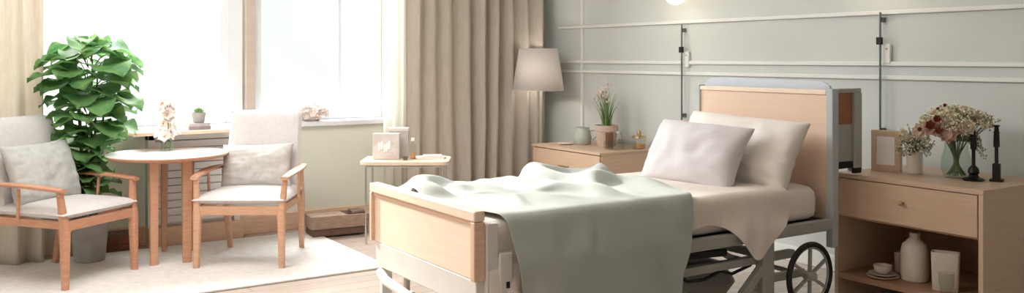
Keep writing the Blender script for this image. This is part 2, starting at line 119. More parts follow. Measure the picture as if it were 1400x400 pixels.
4,4,6,8,9,7,7,7,8,2,3,3,4,-5,-4,-5,-6,-20,-18,-10,-7,-5,-10,-1,0,6,6,5,3,3,6,8,10,12,12,12,-96,-1,-6,9,-16,-2,11,6,1,-4,-4,0,-7,12,4,-1,0,-1,2,-2,-7,-13,19,3,
0,-7,0,-2,12,11,2,7,-1,9,-7,-2,8,1,2,4,7,5,6,6,8,3,3,3,3,-5,-4,-4,-7,-18,-11,-3,-5,-10,-12,0,1,5,7,8,4,3,1,4,6,10,11,11,-77,-7,1,7,-19,-1,12,10,1,-6,-7,0,
-5,13,5,-3,3,-2,1,-4,-14,-8,21,6,-5,5,-1,-13,11,2,6,10,-1,9,-6,3,0,10,0,2,2,3,4,4,6,3,3,2,2,-4,-4,-3,-5,-13,-6,1,-9,-16,-6,-2,0,7,5,11,7,5,1,1,2,5,8,8,
-58,-5,6,-4,-19,1,12,12,3,-7,-11,-1,-4,13,8,-3,3,-2,0,-7,-13,-10,22,10,-2,2,-1,-18,4,15,-1,2,2,12,-6,5,-1,12,5,0,0,2,1,2,3,2,2,2,1,-3,-2,-3,-4,-5,-3,-1,-15,-16,-4,-3,
0,7,4,11,11,7,1,4,0,1,3,5,-48,5,-1,-8,-18,1,14,14,4,-8,-12,-5,-1,14,9,-2,1,0,-4,-8,-13,-11,22,14,0,0,-1,-20,2,19,1,0,-5,12,-6,6,-1,7,15,3,-1,0,0,1,1,1,0,1,
1,-2,-2,-1,1,-2,-5,-7,-19,-12,0,-2,2,-2,4,9,14,10,6,3,1,-1,1,1,-45,8,2,-15,-16,1,16,16,3,-10,-11,-8,2,15,9,0,0,0,-5,-10,-13,-12,21,18,3,1,-7,-20,1,23,1,0,-11,9,-8,10,
1,1,19,9,-1,0,0,2,-1,0,0,1,0,-1,0,-1,2,-2,-6,-14,-20,-7,4,0,-2,-4,6,1,14,7,12,7,4,0,-1,-1,-50,17,3,-19,-15,0,18,16,1,-10,-15,-8,4,17,11,0,1,2,-7,-12,-16,-12,20,21,
7,0,-10,-23,1,26,3,-2,-14,13,-14,4,7,0,17,17,3,-3,1,2,-2,0,1,0,0,-1,0,-1,3,-3,-12,-19,-16,-3,8,-2,-5,-2,9,-4,5,8,13,13,8,2,0,0,-57,25,4,-22,-16,1,17,16,1,-12,-15,-10,
4,19,12,1,3,1,-7,-15,-18,-12,18,24,10,0,-12,-26,1,28,-1,2,-16,16,-9,0,-2,5,8,21,12,1,-4,3,0,-3,3,0,0,-1,-1,-1,4,-9,-21,-14,-14,7,4,-3,-7,0,11,1,-3,3,8,16,13,6,2,0,
-60,29,6,-24,-18,1,18,15,2,-12,-16,-11,2,21,13,2,1,0,-6,-15,-18,-14,16,26,14,0,-15,-28,1,29,7,-10,-11,15,-7,-3,3,0,3,14,21,9,0,-3,3,-6,5,1,-1,-2,-2,1,2,-22,-17,-14,-3,2,4,-2,
-4,0,9,3,-2,2,-1,9,15,16,7,0,-62,33,5,-24,-21,1,18,16,3,-14,-16,-11,3,20,14,5,-2,-1,-9,-14,-17,-14,17,25,15,4,-18,-29,-1,30,8,-9,-14,14,-5,2,0,1,0,2,15,12,12,6,0,-7,7,0,
0,-3,-2,-1,-4,-26,-16,-5,-2,2,1,-2,-2,1,8,3,1,-1,-1,2,6,17,19,4],
    [690,7,0,0,0,0,0,0,0,0,0,-1,1,0,0,0,0,0,0,0,0,0,0,0,0,0,0,0,0,0,0,0,0,0,0,0,0,0,0,0,0,0,0,0,0,0,0,0,0,-1,2,-2,-1,2,0,0,0,0,0,0,
-1,1,0,-1,1,0,0,0,0,0,0,-1,-6,7,0,0,-1,1,0,0,0,0,-1,0,0,1,0,0,0,0,0,0,0,0,0,0,0,0,0,0,0,0,0,0,0,0,0,0,0,0,0,0,0,0,0,0,0,0,0,0,
0,-1,0,0,0,1,0,0,0,0,0,0,-1,1,0,0,0,0,0,0,0,0,0,0,-7,7,0,0,0,0,0,0,0,-1,1,0,0,-1,0,0,1,0,0,0,0,0,0,0,0,0,0,0,0,0,0,0,0,0,0,0,
0,0,0,0,0,0,0,0,0,0,0,0,0,-1,0,0,0,0,0,0,0,1,0,0,-1,0,0,0,0,1,0,0,0,0,0,0,-7,7,0,0,0,0,0,0,0,-1,1,0,0,-1,0,1,0,0,0,0,0,0,0,0,
0,0,0,0,0,0,0,0,0,0,0,0,0,0,0,0,0,0,0,0,0,0,0,0,0,0,-1,0,0,0,0,0,0,0,0,1,-1,0,0,0,0,1,0,0,0,0,0,0,-7,7,0,0,0,0,0,0,-1,0,1,0,
-1,0,1,0,0,0,0,0,0,0,0,0,0,0,0,0,0,0,0,0,0,0,0,0,0,0,0,0,0,0,0,0,0,0,0,0,0,0,-1,0,1,0,0,-1,0,0,0,0,1,-1,0,0,0,0,1,0,0,0,0,0,
-7,7,0,0,0,0,0,0,-1,0,1,0,-1,1,0,0,0,0,0,0,0,3,-3,0,0,0,0,0,0,0,0,0,0,0,0,0,0,0,0,0,0,0,0,0,0,0,0,0,0,0,0,0,0,0,0,0,-1,0,1,0,
0,0,-1,0,0,0,1,0,0,0,0,0,-7,7,0,0,0,0,0,0,-1,0,1,0,0,0,0,0,0,0,0,0,0,0,0,0,0,0,0,0,0,0,0,0,0,0,0,0,0,0,0,0,0,0,0,0,0,0,0,0,
0,0,0,0,0,0,0,0,0,-1,1,0,0,0,-1,1,0,0,0,0,0,0,0,0,-7,7,0,0,0,0,0,0,-1,1,0,0,-1,1,0,0,0,0,0,0,0,0,0,0,0,0,0,0,0,0,0,0,0,0,0,0,
0,0,0,0,0,0,0,0,0,0,0,0,0,0,0,0,0,0,0,0,0,-1,1,0,0,0,0,0,0,0,0,0,0,0,0,0,-7,7,0,0,0,0,0,0,-1,1,0,0,0,-1,1,0,0,0,0,0,0,0,0,0,
0,0,0,0,-1,0,1,0,0,0,0,0,0,0,0,0,0,0,0,0,0,0,0,0,0,0,0,0,0,0,0,0,0,0,-1,1,0,0,0,0,0,0,0,0,0,0,0,0,-7,7,0,0,0,0,0,-1,0,1,0,0,
1,-2,1,0,0,0,0,0,0,0,0,-1,1,0,0,-1,1,1,-1,-1,1,0,0,0,0,0,0,0,0,0,0,0,0,0,0,0,0,0,0,0,0,0,0,0,0,0,0,-1,1,0,0,0,0,0,0,0,0,0,0,0,
-7,7,0,0,0,0,0,0,-1,0,1,0,1,-2,1,0,0,0,0,0,0,0,-1,0,0,0,1,0,0,2,-2,0,-1,1,-1,0,0,1,0,0,0,0,0,0,0,0,0,0,0,0,0,0,0,0,0,0,0,0,0,-1,
0,0,1,0,0,0,0,0,0,0,0,0,-7,7,0,0,0,0,0,0,0,0,0,-1,0,1,0,0,0,0,0,0,0,0,0,-1,0,0,1,0,0,0,0,0,0,-1,1,0,0,-1,1,0,0,0,0,0,0,0,0,0,
0,0,0,0,0,0,0,0,0,0,0,-1,0,1,0,0,0,0,0,0,0,0,0,0,-7,7,0,0,0,0,0,0,0,0,0,0,0,0,0,0,0,0,-1,1,0,0,0,-1,0,1,0,0,0,0,0,0,0,0,0,2,
-2,-1,1,0,0,0,0,0,0,0,0,0,0,0,0,0,0,0,0,-1,0,0,0,1,0,0,0,0,0,0,0,0,0,0,0,0,-7,7,0,0,0,0,0,0,0,0,0,0,0,0,0,0,0,0,0,-1,0,0,1,-1,
0,1,0,0,0,0,0,-1,0,0,1,3,-3,-1,1,2,-2,0,0,0,0,0,0,0,0,0,0,0,0,0,-1,0,1,0,0,0,0,0,0,0,0,0,0,0,0,0,0,0,-7,7,0,0,0,0,0,0,0,0,0,0,
0,0,0,0,0,0,0,0,0,0,0,-1,0,0,1,0,0,0,0,0,0,-1,1,0,3,-4,1,3,-3,0,0,0,0,0,0,0,0,0,0,0,0,0,-1,1,0,0,0,0,0,0,0,0,0,0,0,0,0,0,0,0,
-7,7,0,0,0,0,0,0,0,0,0,0,0,0,0,0,0,0,0,0,0,0,0,0,-1,0,1,-1,0,0,1,0,0,0,-1,1,3,-4,1,3,-3,0,0,0,0,0,0,0,0,0,0,0,0,0,0,0,0,0,0,0,
0,0,0,0,0,0,0,0,0,0,0,0,-7,7,0,0,0,0,0,0,0,0,0,0,0,0,0,0,0,0,0,0,0,0,0,0,0,0,0,0,-1,0,1,0,0,0,-1,0,2,-2,0,3,-2,0,0,0,0,0,0,0,
0,0,0,0,0,0,0,0,0,0,0,0,0,0,0,0,0,0,0,0,0,0,0,0,-7,7,0,0,0,0,0,-1,1,0,0,0,0,0,0,0,0,0,0,0,0,0,0,0,0,0,0,0,0,0,0,0,0,0,0,-1,
0,0,1,0,0,0,0,0,0,0,0,0,0,0,0,0,0,0,0,0,0,0,0,0,0,0,0,0,0,0,0,0,0,0,0,0,-7,7,0,0,0,0,0,0,0,0,0,0,0,0,0,0,0,0,0,0,0,0,0,0,
0,0,0,0,0,0,0,0,0,0,0,0,0,0,0,0,0,0,0,0,0,0,0,0,0,0,0,0,0,0,0,0,0,0,0,0,0,0,0,0,0,0,0,0,-1,0,1,0,-7,7,0,0,0,0,0,0,0,0,0,0,
0,0,0,0,0,0,0,0,0,0,0,0,0,0,0,0,0,0,0,0,0,0,0,0,0,0,0,0,0,0,0,0,0,0,0,0,0,0,-1,0,1,0,0,0,0,0,0,0,0,0,0,0,0,-1,0,0,1,0,-1,1,
-7,7,0,0,0,0,0,0,0,0,0,0,0,0,0,0,0,0,0,0,0,0,0,0,0,0,0,0,0,0,0,0,0,0,0,0,0,0,0,0,0,0,0,0,0,0,0,0,-1,0,0,0,0,1,0,0,0,0,0,0,
0,0,0,0,0,0,-1,1,0,0,0,-1,-6,7,0,0,0,0,0,0,0,0,0,0,0,0,0,0,0,0,0,0,0,0,0,0,0,0,0,0,0,0,0,0,0,0,0,0,0,0,0,0,0,0,0,0,0,0,0,0,
-1,0,0,0,0,1,0,0,0,0,0,0,0,0,0,0,0,0,-1,1,0,0,0,-1,-6,7,0,0,0,0,0,0,0,0,0,0,0,0,0,0,0,0,0,0,0,0,0,0,0,0,0,0,0,0,0,0,0,0,0,0,
0,0,0,0,0,0,0,0,0,0,0,0,-1,1,0,0,0,0,0,0,0,0,0,0,0,0,0,0,0,0,0,0,0,0,0,-1,-6,7,0,0,0,0,0,0,0,0,0,0,0,0,0,0,0,0,0,0,0,0,0,0,
0,0,0,0,0,0,0,0,0,0,0,0,0,0,0,0,0,0,0,0,0,0,0,0,0,0,0,0,0,0,0,0,0,0,0,0,0,0,0,0,0,0,0,0,0,0,0,-1,-6,7,0,0,0,0,0,0,0,0,0,0,
0,0,0,0,0,0,0,0,0,0,0,0,0,0,0,0,0,0,0,0,0,0,0,0,0,0,0,0,0,0,0,0,0,0,0,0,-1,1,0,0,0,0,0,0,0,0,0,0,0,0,0,0,0,0,0,0,0,0,0,0,
-7,7,0,0,0,0,0,0,0,0,0,0,0,0,-1,1,0,0,0,0,0,0,0,0,0,0,0,0,0,0,0,0,0,0,0,0,0,0,0,0,0,0,0,0,0,0,0,0,-1,1,0,0,0,0,0,0,0,0,0,0,
0,0,0,0,0,0,0,0,0,0,0,0,-7,7,0,0,0,0,0,0,0,0,0,0,0,-1,0,0,1,0,0,0,0,0,0,0,0,0,0,0,0,0,0,0,0,0,0,0,0,0,0,0,0,0,0,0,0,0,0,0,
0,0,0,0,0,0,0,0,0,0,0,0,0,0,0,0,0,-1,0,1,0,0,0,0,-7,7,0,0,0,0,0,0,0,0,0,0,-1,0,0,0,0,1,0,0,-1,0,0,1,0,0,0,0,0,0,0,0,0,0,0,0,
0,0,0,0,0,0,0,0,-1,1,0,0,0,0,0,0,0,0,0,0,0,0,0,0,0,0,0,0,0,-1,0,1,0,0,0,-1,-6,6,1,0,0,0,0,0,0,0,0,0,0,0,0,0,0,0,0,0,-1,0,0,1,
0,0,0,0,0,0,0,0,0,0,0,0,0,0,0,0,0,0,-1,0,0,1,0,0,0,0,0,0,0,0,0,0,0,0,0,0,0,0,0,0,0,-1,1,0,0,0,0,-1,-6,6,1,0,0,0,0,0,-1,1,0,0,
0,0,0,0,0,0,0,0,0,0,0,0,0,0,0,0,0,0,0,0,0,0,0,0,0,0,0,0,0,-1,0,0,0,1,0,0,0,0,0,0,0,0,0,0,0,0,0,0,0,0,0,0,0,0,-1,1,0,0,-1,0,
-6,7,0,0,0,0,0,0,0,0,0,0,0,0,0,0,0,0,0,0,0,0,0,0,0,0,0,0,-1,1,0,0,0,0,0,0,0,0,0,0,0,-1,0,0,0,0,1,0,0,0,0,0,0,0,0,0,0,0,0,0,
0,0,0,0,0,0,-1,0,1,-1,0,0,-6,8,0,0,0,0,0,0,0,0,0,0,-1,1,-1,0,0,0,0,0,0,0,0,0,0,0,0,0,-1,0,1,0,0,0,0,0,0,0,0,0,0,-1,0,0,0,1,0,0,
0,0,0,0,0,0,0,0,0,0,0,0,0,0,0,0,0,0,0,-1,0,0,0,0,0,2,-1,-1,-1,-1,0,-1,-2,-1,0,3,1,1,1,1,1,0,0,-1,0,0,0,0,0,0,0,0,-1,0,1,0,0,0,0,0,
0,0,0,0,0,-1,0,0,1,0,0,0,0,0,0,0,0,0,0,0,0,0,0,0,0,0,0,0,0,0,0,0,-1,0,0,0,-6,-1,-3,-1,-3,-2,-2,-2,-2,-2,2,2,4,2,3,2,3,2,2,1,1,1,0,1,
-1,0,0,0,0,-1,1,0,0,0,0,0,0,0,0,0,0,-1,0,1,0,0,0,0,0,0,0,0,0,0,0,0,0,-1,0,1,0,0,0,0,0,0,0,0,0,-1,0,0,-28,0,-2,-4,-2,-3,-3,-3,-3,-2,2,4,
4,4,4,4,4,3,4,3,4,2,2,3,1,1,1,1,1,-1,0,0,0,0,0,0,0,0,0,0,0,0,-1,1,0,0,0,0,0,0,0,0,0,0,0,-1,0,0,1,0,0,0,0,0,0,0,0,0,0,-1,0,0,
-49,-5,-3,-2,-3,-4,-2,-5,-3,-2,4,3,4,5,4,4,5,4,5,5,5,4,4,4,4,3,2,3,4,3,0,0,0,0,0,0,0,0,0,0,0,0,0,0,0,0,0,0,0,0,0,0,0,0,-1,0,0,0,2,-1,
0,0,0,0,0,0,0,0,0,0,-1,0,-75,-4,-3,-3,-4,-1,-4,-5,-3,-3,5,3,4,4,5,5,4,5,4,5,7,4,4,5,5,5,4,4,10,7,4,3,1,-1,0,0,0,0,0,0,0,0,0,0,0,0,0,0,
0,0,0,0,0,-1,1,0,-1,2,2,-3,-1,2,-1,0,0,0,0,0,0,0,-1,0,-101,-4,-3,-2,-4,-2,-4,-5,-3,-2,4,4,4,4,5,4,5,4,5,5,7,5,4,4,4,5,6,5,12,12,9,7,5,3,-1,0,
0,0,0,0,0,0,0,0,0,0,0,0,0,0,0,0,0,-1,1,0,1,1,-2,-9,0,6,3,0,0,0,0,0,0,0,0,-1,-125,-5,-4,-1,-4,-3,-4,-3,-4,-2,3,4,5,4,5,4,4,6,4,5,7,6,4,4,
3,5,7,5,12,13,13,12,10,6,4,2,-1,0,0,0,0,0,0,0,0,0,0,0,0,0,0,0,0,-1,1,1,1,-3,-10,-15,1,10,8,5,3,-1,0,0,0,0,0,-1,-150,-5,-3,-2,-4,-3,-3,-4,-3,-3,2,5,
4,5,6,4,4,5,4,6,8,6,3,3,4,5,7,6,11,13,14,13,13,12,9,6,2,2,-1,0,0,0,0,0,0,0,0,0,0,0,0,0,0,0,2,-1,-4,-11,-15,-19,1,14,12,10,8,3,1,-1,0,0,0,-1,
-174,-4,-4,-4,-4,-4,-3,-3,-4,-3,2,5,6,4,6,5,5,4,5,5,7,8,3,2,6,4,7,7,11,13,14,13,15,13,13,10,7,5,2,2,-1,0,0,0,0,0,0,0,0,0,0,0,0,1,0,-5,-11,-16,-20,-21,
2,14,15,14,12,8,4,3,0,0,0,0,-201,-5,-4,-4,-4,-4,-3,-3,-4,-3,2,5,6,5,5,5,5,5,6,6,6,9,3,2,8,3,6,8,12,12,13,15,13,15,14,14,9,8,7,5,2,1,0,0,0,0,0,0,
0,0,0,0,1,0,-6,-11,-18,-19,-21,-21,2,14,16,15,14,13,9,7,3,3,-1,0,-228,-4,-4,-5,-3,-4,-4,-3,-4,-4,3,5,6,5,5,5,6,5,6,7,6,9,4,5,6,5,4,8,12,12,12,16,16,12,15,15,
10,12,8,9,7,3,2,2,1,0,-1,0,0,1,0,0,0,-6,-12,-18,-20,-20,-20,-22,2,14,15,15,16,14,12,11,9,6,2,2,-256,-4,-4,-4,-4,-4,-4,-4,-4,-3,3,4,8,4,5,6,5,6,6,7,6,10,3,6,
6,6,6,6,12,12,16,12,17,14,13,16,11,12,11,10,10,6,4,4,4,0,1,1,0,-1,-1,0,-2,-12,-18,-21,-22,-20,-18,-23,1,15,15,15,16,14,14,14,12,9,8,4,-279,-4,-5,-5,-3,-4,-4,-4,-4,-3,3,5,
6,5,6,5,5,7,6,7,8,8,3,7,5,7,7,6,12,17,14,12,17,13,14,15,14,9,11,12,12,7,6,7,5,2,2,2,1,-2,-2,-2,-4,-18,-21,-23,-20,-18,-22,-24,3,15,16,14,16,15,13,15,13,13,12,7,
-296,-4,-4,-6,-3,-4,-5,-4,-4,-3,3,6,5,6,5,5,6,6,7,8,8,8,3,6,7,6,6,8,15,13,16,16,15,13,14,14,15,9,12,11,13,8,7,8,7,2,3,3,2,-3,-3,-3,-6,-21,-23,-21,-20,-19,-23,-23,
1,16,17,15,14,15,14,14,15,14,14,10,-309,-4,-4,-5,-4,-4,-4,-5,-4,-3,3,5,7,5,5,6,5,7,7,8,8,9,3,6,6,6,8,7,16,13,16,16,17,13,15,15,14,12,8,12,12,9,8,8,8,3,3,3,
4,-4,-4,-4,-7,-23,-22,-22,-18,-20,-25,-24,1,18,18,16,13,15,13,15,15,14,15,12,-317,-4,-5,-4,-5,-4,-5,-4,-4,-4,4,6,6,5,5,6,6,6,8,8,8,9,3,6,6,8,7,7,16,14,16,16,19,14,16,14,
13,15,7,11,12,9,8,8,9,3,3,4,3,-4,-4,-4,-8,-23,-22,-21,-18,-23,-25,-25,1,19,18,18,14,18,10,14,14,15,16,12,-323,-5,-4,-5,-4,-5,-5,-5,-4,-3,4,6,6,5,6,5,7,6,7,9,9,9,4,4,
8,7,6,8,17,14,16,17,19,15,17,16,12,15,8,9,12,9,8,9,8,4,3,4,3,-4,-4,-5,-7,-24,-21,-19,-20,-26,-26,-25,2,19,18,19,19,16,12,11,13,16,16,12,-329,-5,-5,-5,-4,-4,-6,-5,-4,-3,4,6,
6,5,5,7,6,6,8,9,9,9,5,5,6,7,7,8,17,15,17,17,19,15,17,18,14,13,14,5,11,9,8,8,9,4,3,4,3,-4,-4,-5,-7,-23,-18,-22,-23,-26,-27,-25,2,18,19,20,20,18,15,8,12,16,15,13,
-336,-5,-5,-5,-4,-5,-4,-5,-5,-3,4,6,6,5,6,6,7,6,7,10,10,8,6,4,6,8,8,8,17,15,18,18,19,14,18,18,14,14,15,15,1,8,9,8,9,4,3,4,3,-4,-4,-5,-7,-17,-22,-23,-26,-27,-27,-26,
3,18,19,20,20,19,17,17,9,10,15,13,-342,-6,-4,-5,-5,-5,-5,-4,-5,-3,4,6,6,5,7,6,6,7,8,9,10,9,5,5,7,7,8,8,17,16,18,18,20,15,18,18,14,15,16,20,17,-3,0,7,9,4,3,4,
3,-4,-4,-5,-7,-15,-22,-27,-26,-27,-27,-28,3,19,20,20,20,19,18,19,17,9,7,13],
  ]),
  'blanket': (58, 76, [
    [1888,30,33,23,20,13,-1,-2,12,17,19,20,22,23,24,24,22,22,20,21,19,20,20,21,24,23,22,24,23,21,20,20,20,21,22,22,22,20,20,20,20,15,5,14,19,19,16,16,14,15,18,21,19,19,19,20,23,23,-1107,30,
34,25,19,16,-1,0,12,17,19,21,23,24,25,22,21,21,20,19,20,19,20,19,22,24,24,27,24,18,20,20,20,20,22,22,21,21,21,19,20,14,8,12,17,20,19,20,18,18,18,20,19,19,20,20,21,22,-1119,28,38,24,
18,19,0,1,12,19,20,21,24,24,23,21,20,20,20,20,20,19,17,14,25,25,25,29,21,19,21,20,20,19,22,22,21,21,22,21,19,14,7,11,17,19,22,22,22,20,20,20,20,19,19,20,20,20,-1130,27,39,29,14,20,
3,0,18,19,20,22,23,23,21,19,20,19,20,20,20,18,13,17,26,24,26,27,20,23,22,20,19,17,21,22,20,21,24,25,19,12,4,11,17,20,24,25,25,22,20,20,20,20,20,19,19,20,-1138,24,37,36,15,14,9,2,
19,19,21,21,23,20,20,20,19,19,17,20,20,19,12,22,24,24,22,21,27,25,21,20,19,20,17,21,21,22,25,27,20,6,2,12,19,22,27,27,24,21,20,20,20,20,20,20,22,20,-1147,23,34,38,24,2,18,5,20,19,
20,20,21,19,20,19,19,17,17,20,20,20,16,22,21,24,19,21,27,25,23,20,20,17,20,22,18,24,27,31,13,3,2,15,21,27,27,24,21,20,21,21,20,21,21,20,24,23,-1157,22,29,37,34,0,12,15,20,18,20,20,
19,20,20,19,18,17,18,19,20,19,20,20,21,21,20,25,23,24,24,21,20,16,21,22,19,25,29,27,9,-1,8,19,26,27,24,20,21,21,21,21,20,22,22,22,26,23,-1166,20,27,34,36,13,1,19,21,20,19,19,20,19,
19,20,18,18,16,20,20,19,20,20,21,19,22,23,24,24,24,21,21,16,22,20,22,26,28,23,6,0,13,26,28,21,20,20,23,20,21,22,21,23,25,22,25,24,-1175,19,24,30,35,23,2,18,21,20,19,19,18,17,19,19,
19,19,20,19,20,20,20,20,20,20,22,23,24,24,22,21,20,19,21,22,22,26,26,19,3,6,21,29,22,18,20,24,21,21,21,22,23,23,26,24,25,22,-1184,19,22,27,31,28,8,17,20,19,19,17,17,18,19,19,19,21,
20,21,21,20,20,20,21,20,22,22,24,23,23,21,20,20,21,22,22,24,25,16,4,13,28,25,16,18,26,22,21,21,21,23,24,24,26,26,24,21,-1191,19,21,24,27,27,17,15,20,19,17,16,17,20,21,16,20,21,22,22,
21,20,21,20,21,20,22,21,23,23,22,22,20,21,20,22,22,23,23,12,11,20,30,17,16,27,23,18,22,22,22,22,24,27,26,25,22,21,-1194,19,21,22,25,23,19,18,19,19,15,17,21,20,20,20,15,22,23,23,20,21,
20,21,20,21,21,21,22,22,23,21,21,21,21,20,22,21,22,14,16,24,29,13,19,26,20,22,21,21,22,24,27,25,25,23,20,20,-1190,19,20,23,23,20,18,19,20,16,15,21,21,20,20,20,20,16,26,22,20,20,21,21,
20,21,20,20,21,23,21,22,21,21,21,21,20,19,20,21,18,27,26,13,21,24,22,21,21,23,22,25,26,24,21,19,20,20,-1181,19,20,22,19,17,20,19,19,15,22,19,18,20,20,20,21,17,26,24,19,19,21,21,20,20,
21,19,20,21,22,21,22,22,20,21,21,18,22,22,20,27,25,12,22,24,22,21,23,22,24,25,22,21,20,19,20,20,-1172,19,20,18,16,17,19,19,19,16,24,18,20,19,19,20,22,24,20,25,18,18,21,20,21,21,20,21,
17,19,21,22,22,22,22,21,21,20,22,22,20,26,24,14,22,24,22,22,23,23,23,23,21,20,20,22,21,23,-1171,18,17,14,15,17,19,18,19,20,24,19,17,19,20,21,22,23,21,25,20,16,20,21,21,21,21,20,20,15,
18,22,22,23,22,22,22,21,23,22,20,24,24,16,22,24,22,22,23,23,23,21,22,22,22,22,23,22,-1187,18,16,17,19,19,17,16,20,23,25,24,17,16,19,20,20,26,22,26,20,15,20,21,21,21,21,21,20,13,15,22,
22,24,22,24,22,21,22,24,21,22,24,20,21,22,22,23,23,23,22,22,22,24,22,23,23,23,-1193,15,16,18,18,19,17,14,19,24,27,24,20,16,20,19,20,25,23,26,22,14,20,21,21,21,21,22,20,12,11,20,24,24,
23,24,24,22,22,24,22,20,24,21,22,21,24,22,23,23,22,23,23,24,23,24,23,23,-1196,12,15,17,19,19,16,11,18,24,28,25,23,17,20,19,20,25,23,26,23,15,19,21,21,21,22,20,22,14,6,17,24,25,24,25,
25,23,23,23,22,20,23,22,22,22,23,23,23,22,23,23,25,24,24,24,24,23,-1203,13,15,17,19,19,15,10,16,24,28,25,23,21,20,19,21,23,24,24,25,16,19,20,22,21,21,21,22,16,5,13,23,27,24,25,26,23,
23,24,22,21,21,23,22,23,23,23,22,23,22,23,25,24,27,24,24,23,-1211,16,16,17,19,19,15,11,15,23,26,26,24,21,20,20,21,23,24,23,25,20,16,21,21,22,20,22,21,17,7,12,22,27,24,24,26,23,22,25,
22,22,20,24,22,23,23,24,22,22,22,22,24,24,28,25,24,23,-1215,18,17,17,19,19,16,12,14,22,25,26,24,22,20,20,21,21,25,22,23,24,16,21,21,22,20,21,22,19,11,8,23,28,21,23,26,24,22,24,23,21,
21,23,24,23,22,23,23,21,23,22,23,24,24,28,24,24,-1216,20,17,17,18,19,17,13,15,21,24,25,24,22,21,20,20,21,23,23,22,23,19,20,21,22,21,21,22,20,10,11,22,29,21,22,25,23,22,24,23,21,21,24,
23,23,23,22,22,22,23,22,23,22,24,26,26,25,-1215,20,18,18,17,19,18,14,16,21,23,24,24,21,21,19,21,20,22,23,21,22,21,20,21,21,22,21,22,21,14,11,21,29,20,22,24,22,22,23,24,21,22,23,23,23,
22,21,22,23,23,22,24,22,23,24,26,24,-1210,19,19,18,17,18,20,16,16,21,23,22,22,22,20,20,20,21,21,21,21,22,20,21,22,21,21,21,22,22,18,12,20,29,19,20,24,22,22,23,25,21,21,22,24,22,21,21,
24,22,23,23,23,23,22,23,24,23,-1205,19,18,19,19,18,18,19,18,20,22,21,23,20,20,20,20,20,21,20,21,21,21,21,20,22,21,21,21,23,20,16,18,28,20,18,24,21,22,23,26,21,20,23,23,21,21,23,22,23,
23,23,23,24,23,23,24,24,-1207,19,18,19,19,20,19,19,18,20,21,22,21,20,20,20,19,20,21,20,21,20,21,21,21,20,20,20,21,23,22,20,17,27,22,16,24,21,22,23,25,21,21,23,21,21,22,23,22,23,23,23,
23,24,24,23,22,21,-1201,18,19,18,20,21,19,19,20,20,20,20,21,19,20,20,20,20,20,20,20,20,21,21,20,20,19,19,21,22,23,23,19,24,24,16,23,21,23,23,23,22,21,22,21,21,23,22,23,23,22,25,24,23,
24,23,17,22,-1197,19,19,18,21,21,20,20,19,19,20,20,20,19,19,20,20,20,20,20,20,20,20,20,21,19,20,21,19,20,23,24,22,22,24,17,22,22,22,23,23,21,22,21,21,22,23,22,23,22,23,25,27,22,23,23,
20,18,-1194,18,18,20,21,22,21,18,19,19,20,20,19,19,20,19,20,19,20,20,20,20,20,20,20,20,21,20,22,21,20,22,23,21,22,21,21,22,21,23,22,22,21,22,21,23,22,23,22,22,24,26,27,21,23,23,20,17,
-1192,18,18,21,22,22,20,19,19,19,19,19,19,20,19,20,19,19,19,20,20,18,19,21,22,20,23,19,22,20,22,22,22,20,22,21,20,22,21,22,22,22,22,21,23,21,23,22,22,24,24,27,27,20,22,23,20,18,-1190,17,
20,21,23,22,19,19,19,18,19,19,19,19,19,20,18,18,20,19,17,18,21,21,21,22,24,19,22,20,20,24,22,20,21,21,20,22,22,21,22,21,22,22,22,22,22,23,23,24,24,27,27,19,21,23,21,20,-1190,19,20,22,
23,20,20,19,18,19,18,19,19,19,19,17,18,19,20,16,16,20,20,21,22,21,24,20,23,21,20,21,23,22,20,21,21,21,22,21,20,22,22,23,21,22,22,23,23,25,25,26,26,20,20,23,21,21,-1185,18,21,21,23,21,
19,18,19,18,18,19,19,19,16,18,18,19,18,16,18,20,20,20,21,20,22,22,23,23,20,21,21,23,20,21,22,21,21,20,20,23,23,22,22,21,22,22,24,24,26,26,25,22,19,22,23,21,-1180,18,20,22,21,20,20,18,
18,19,19,18,19,19,15,17,19,18,16,19,19,20,19,20,20,20,19,23,22,23,22,21,21,21,21,18,26,22,20,19,18,24,24,23,20,21,21,23,23,25,26,25,24,24,19,22,23,21,-1173,19,19,20,21,20,20,17,20,18,
18,20,18,18,14,18,19,17,17,19,20,19,20,20,19,20,18,20,23,23,22,22,20,21,21,16,27,23,21,18,16,26,24,22,20,22,20,22,24,25,25,25,24,24,20,21,23,21,-1165,19,18,19,20,20,19,19,18,20,18,18,
20,16,15,18,18,17,18,19,20,19,20,20,19,20,19,18,22,22,24,21,20,20,22,15,26,24,21,19,15,25,24,23,20,21,19,23,24,24,25,25,23,23,22,21,23,21,-1157,18,18,18,19,19,20,19,19,18,20,18,18,16,
16,18,17,17,20,19,20,19,19,19,20,20,19,19,20,22,22,22,20,20,21,16,23,24,23,19,14,24,25,23,20,21,19,22,24,25,24,24,23,22,23,21,22,22,-1148,18,18,17,19,17,19,20,18,19,19,19,17,16,17,18,
17,18,19,19,20,19,19,19,19,20,20,19,20,21,22,21,21,20,20,17,22,22,23,20,15,21,25,24,20,21,18,23,23,24,24,24,22,22,22,22,22,22,-1137,17,18,17,17,18,18,18,20,18,18,19,17,16,19,17,18,18,
20,18,19,19,19,19,19,20,19,20,20,20,21,21,20,20,19,19,21,21,22,21,17,18,25,24,22,20,19,21,23,24,23,23,23,21,22,22,21,22,-1126,17,18,16,18,18,17,18,18,18,18,18,17,18,18,17,19,19,18,19,
18,19,19,20,19,19,19,19,20,20,20,20,20,20,20,20,19,21,21,21,19,17,24,24,22,19,21,20,22,23,23,23,21,22,21,21,22,22,-1116,18,17,17,17,18,17,18,18,17,18,17,18,18,17,19,18,18,19,17,20,18,
19,19,20,19,19,18,20,20,20,20,19,20,19,20,19,20,21,21,21,17,22,23,22,20,20,20,22,22,22,22,22,21,21,21,21,22,-1104,17,18,17,16,18,17,17,18,18,17,18,17,18,18,18,18,18,18,18,18,19,19,19,
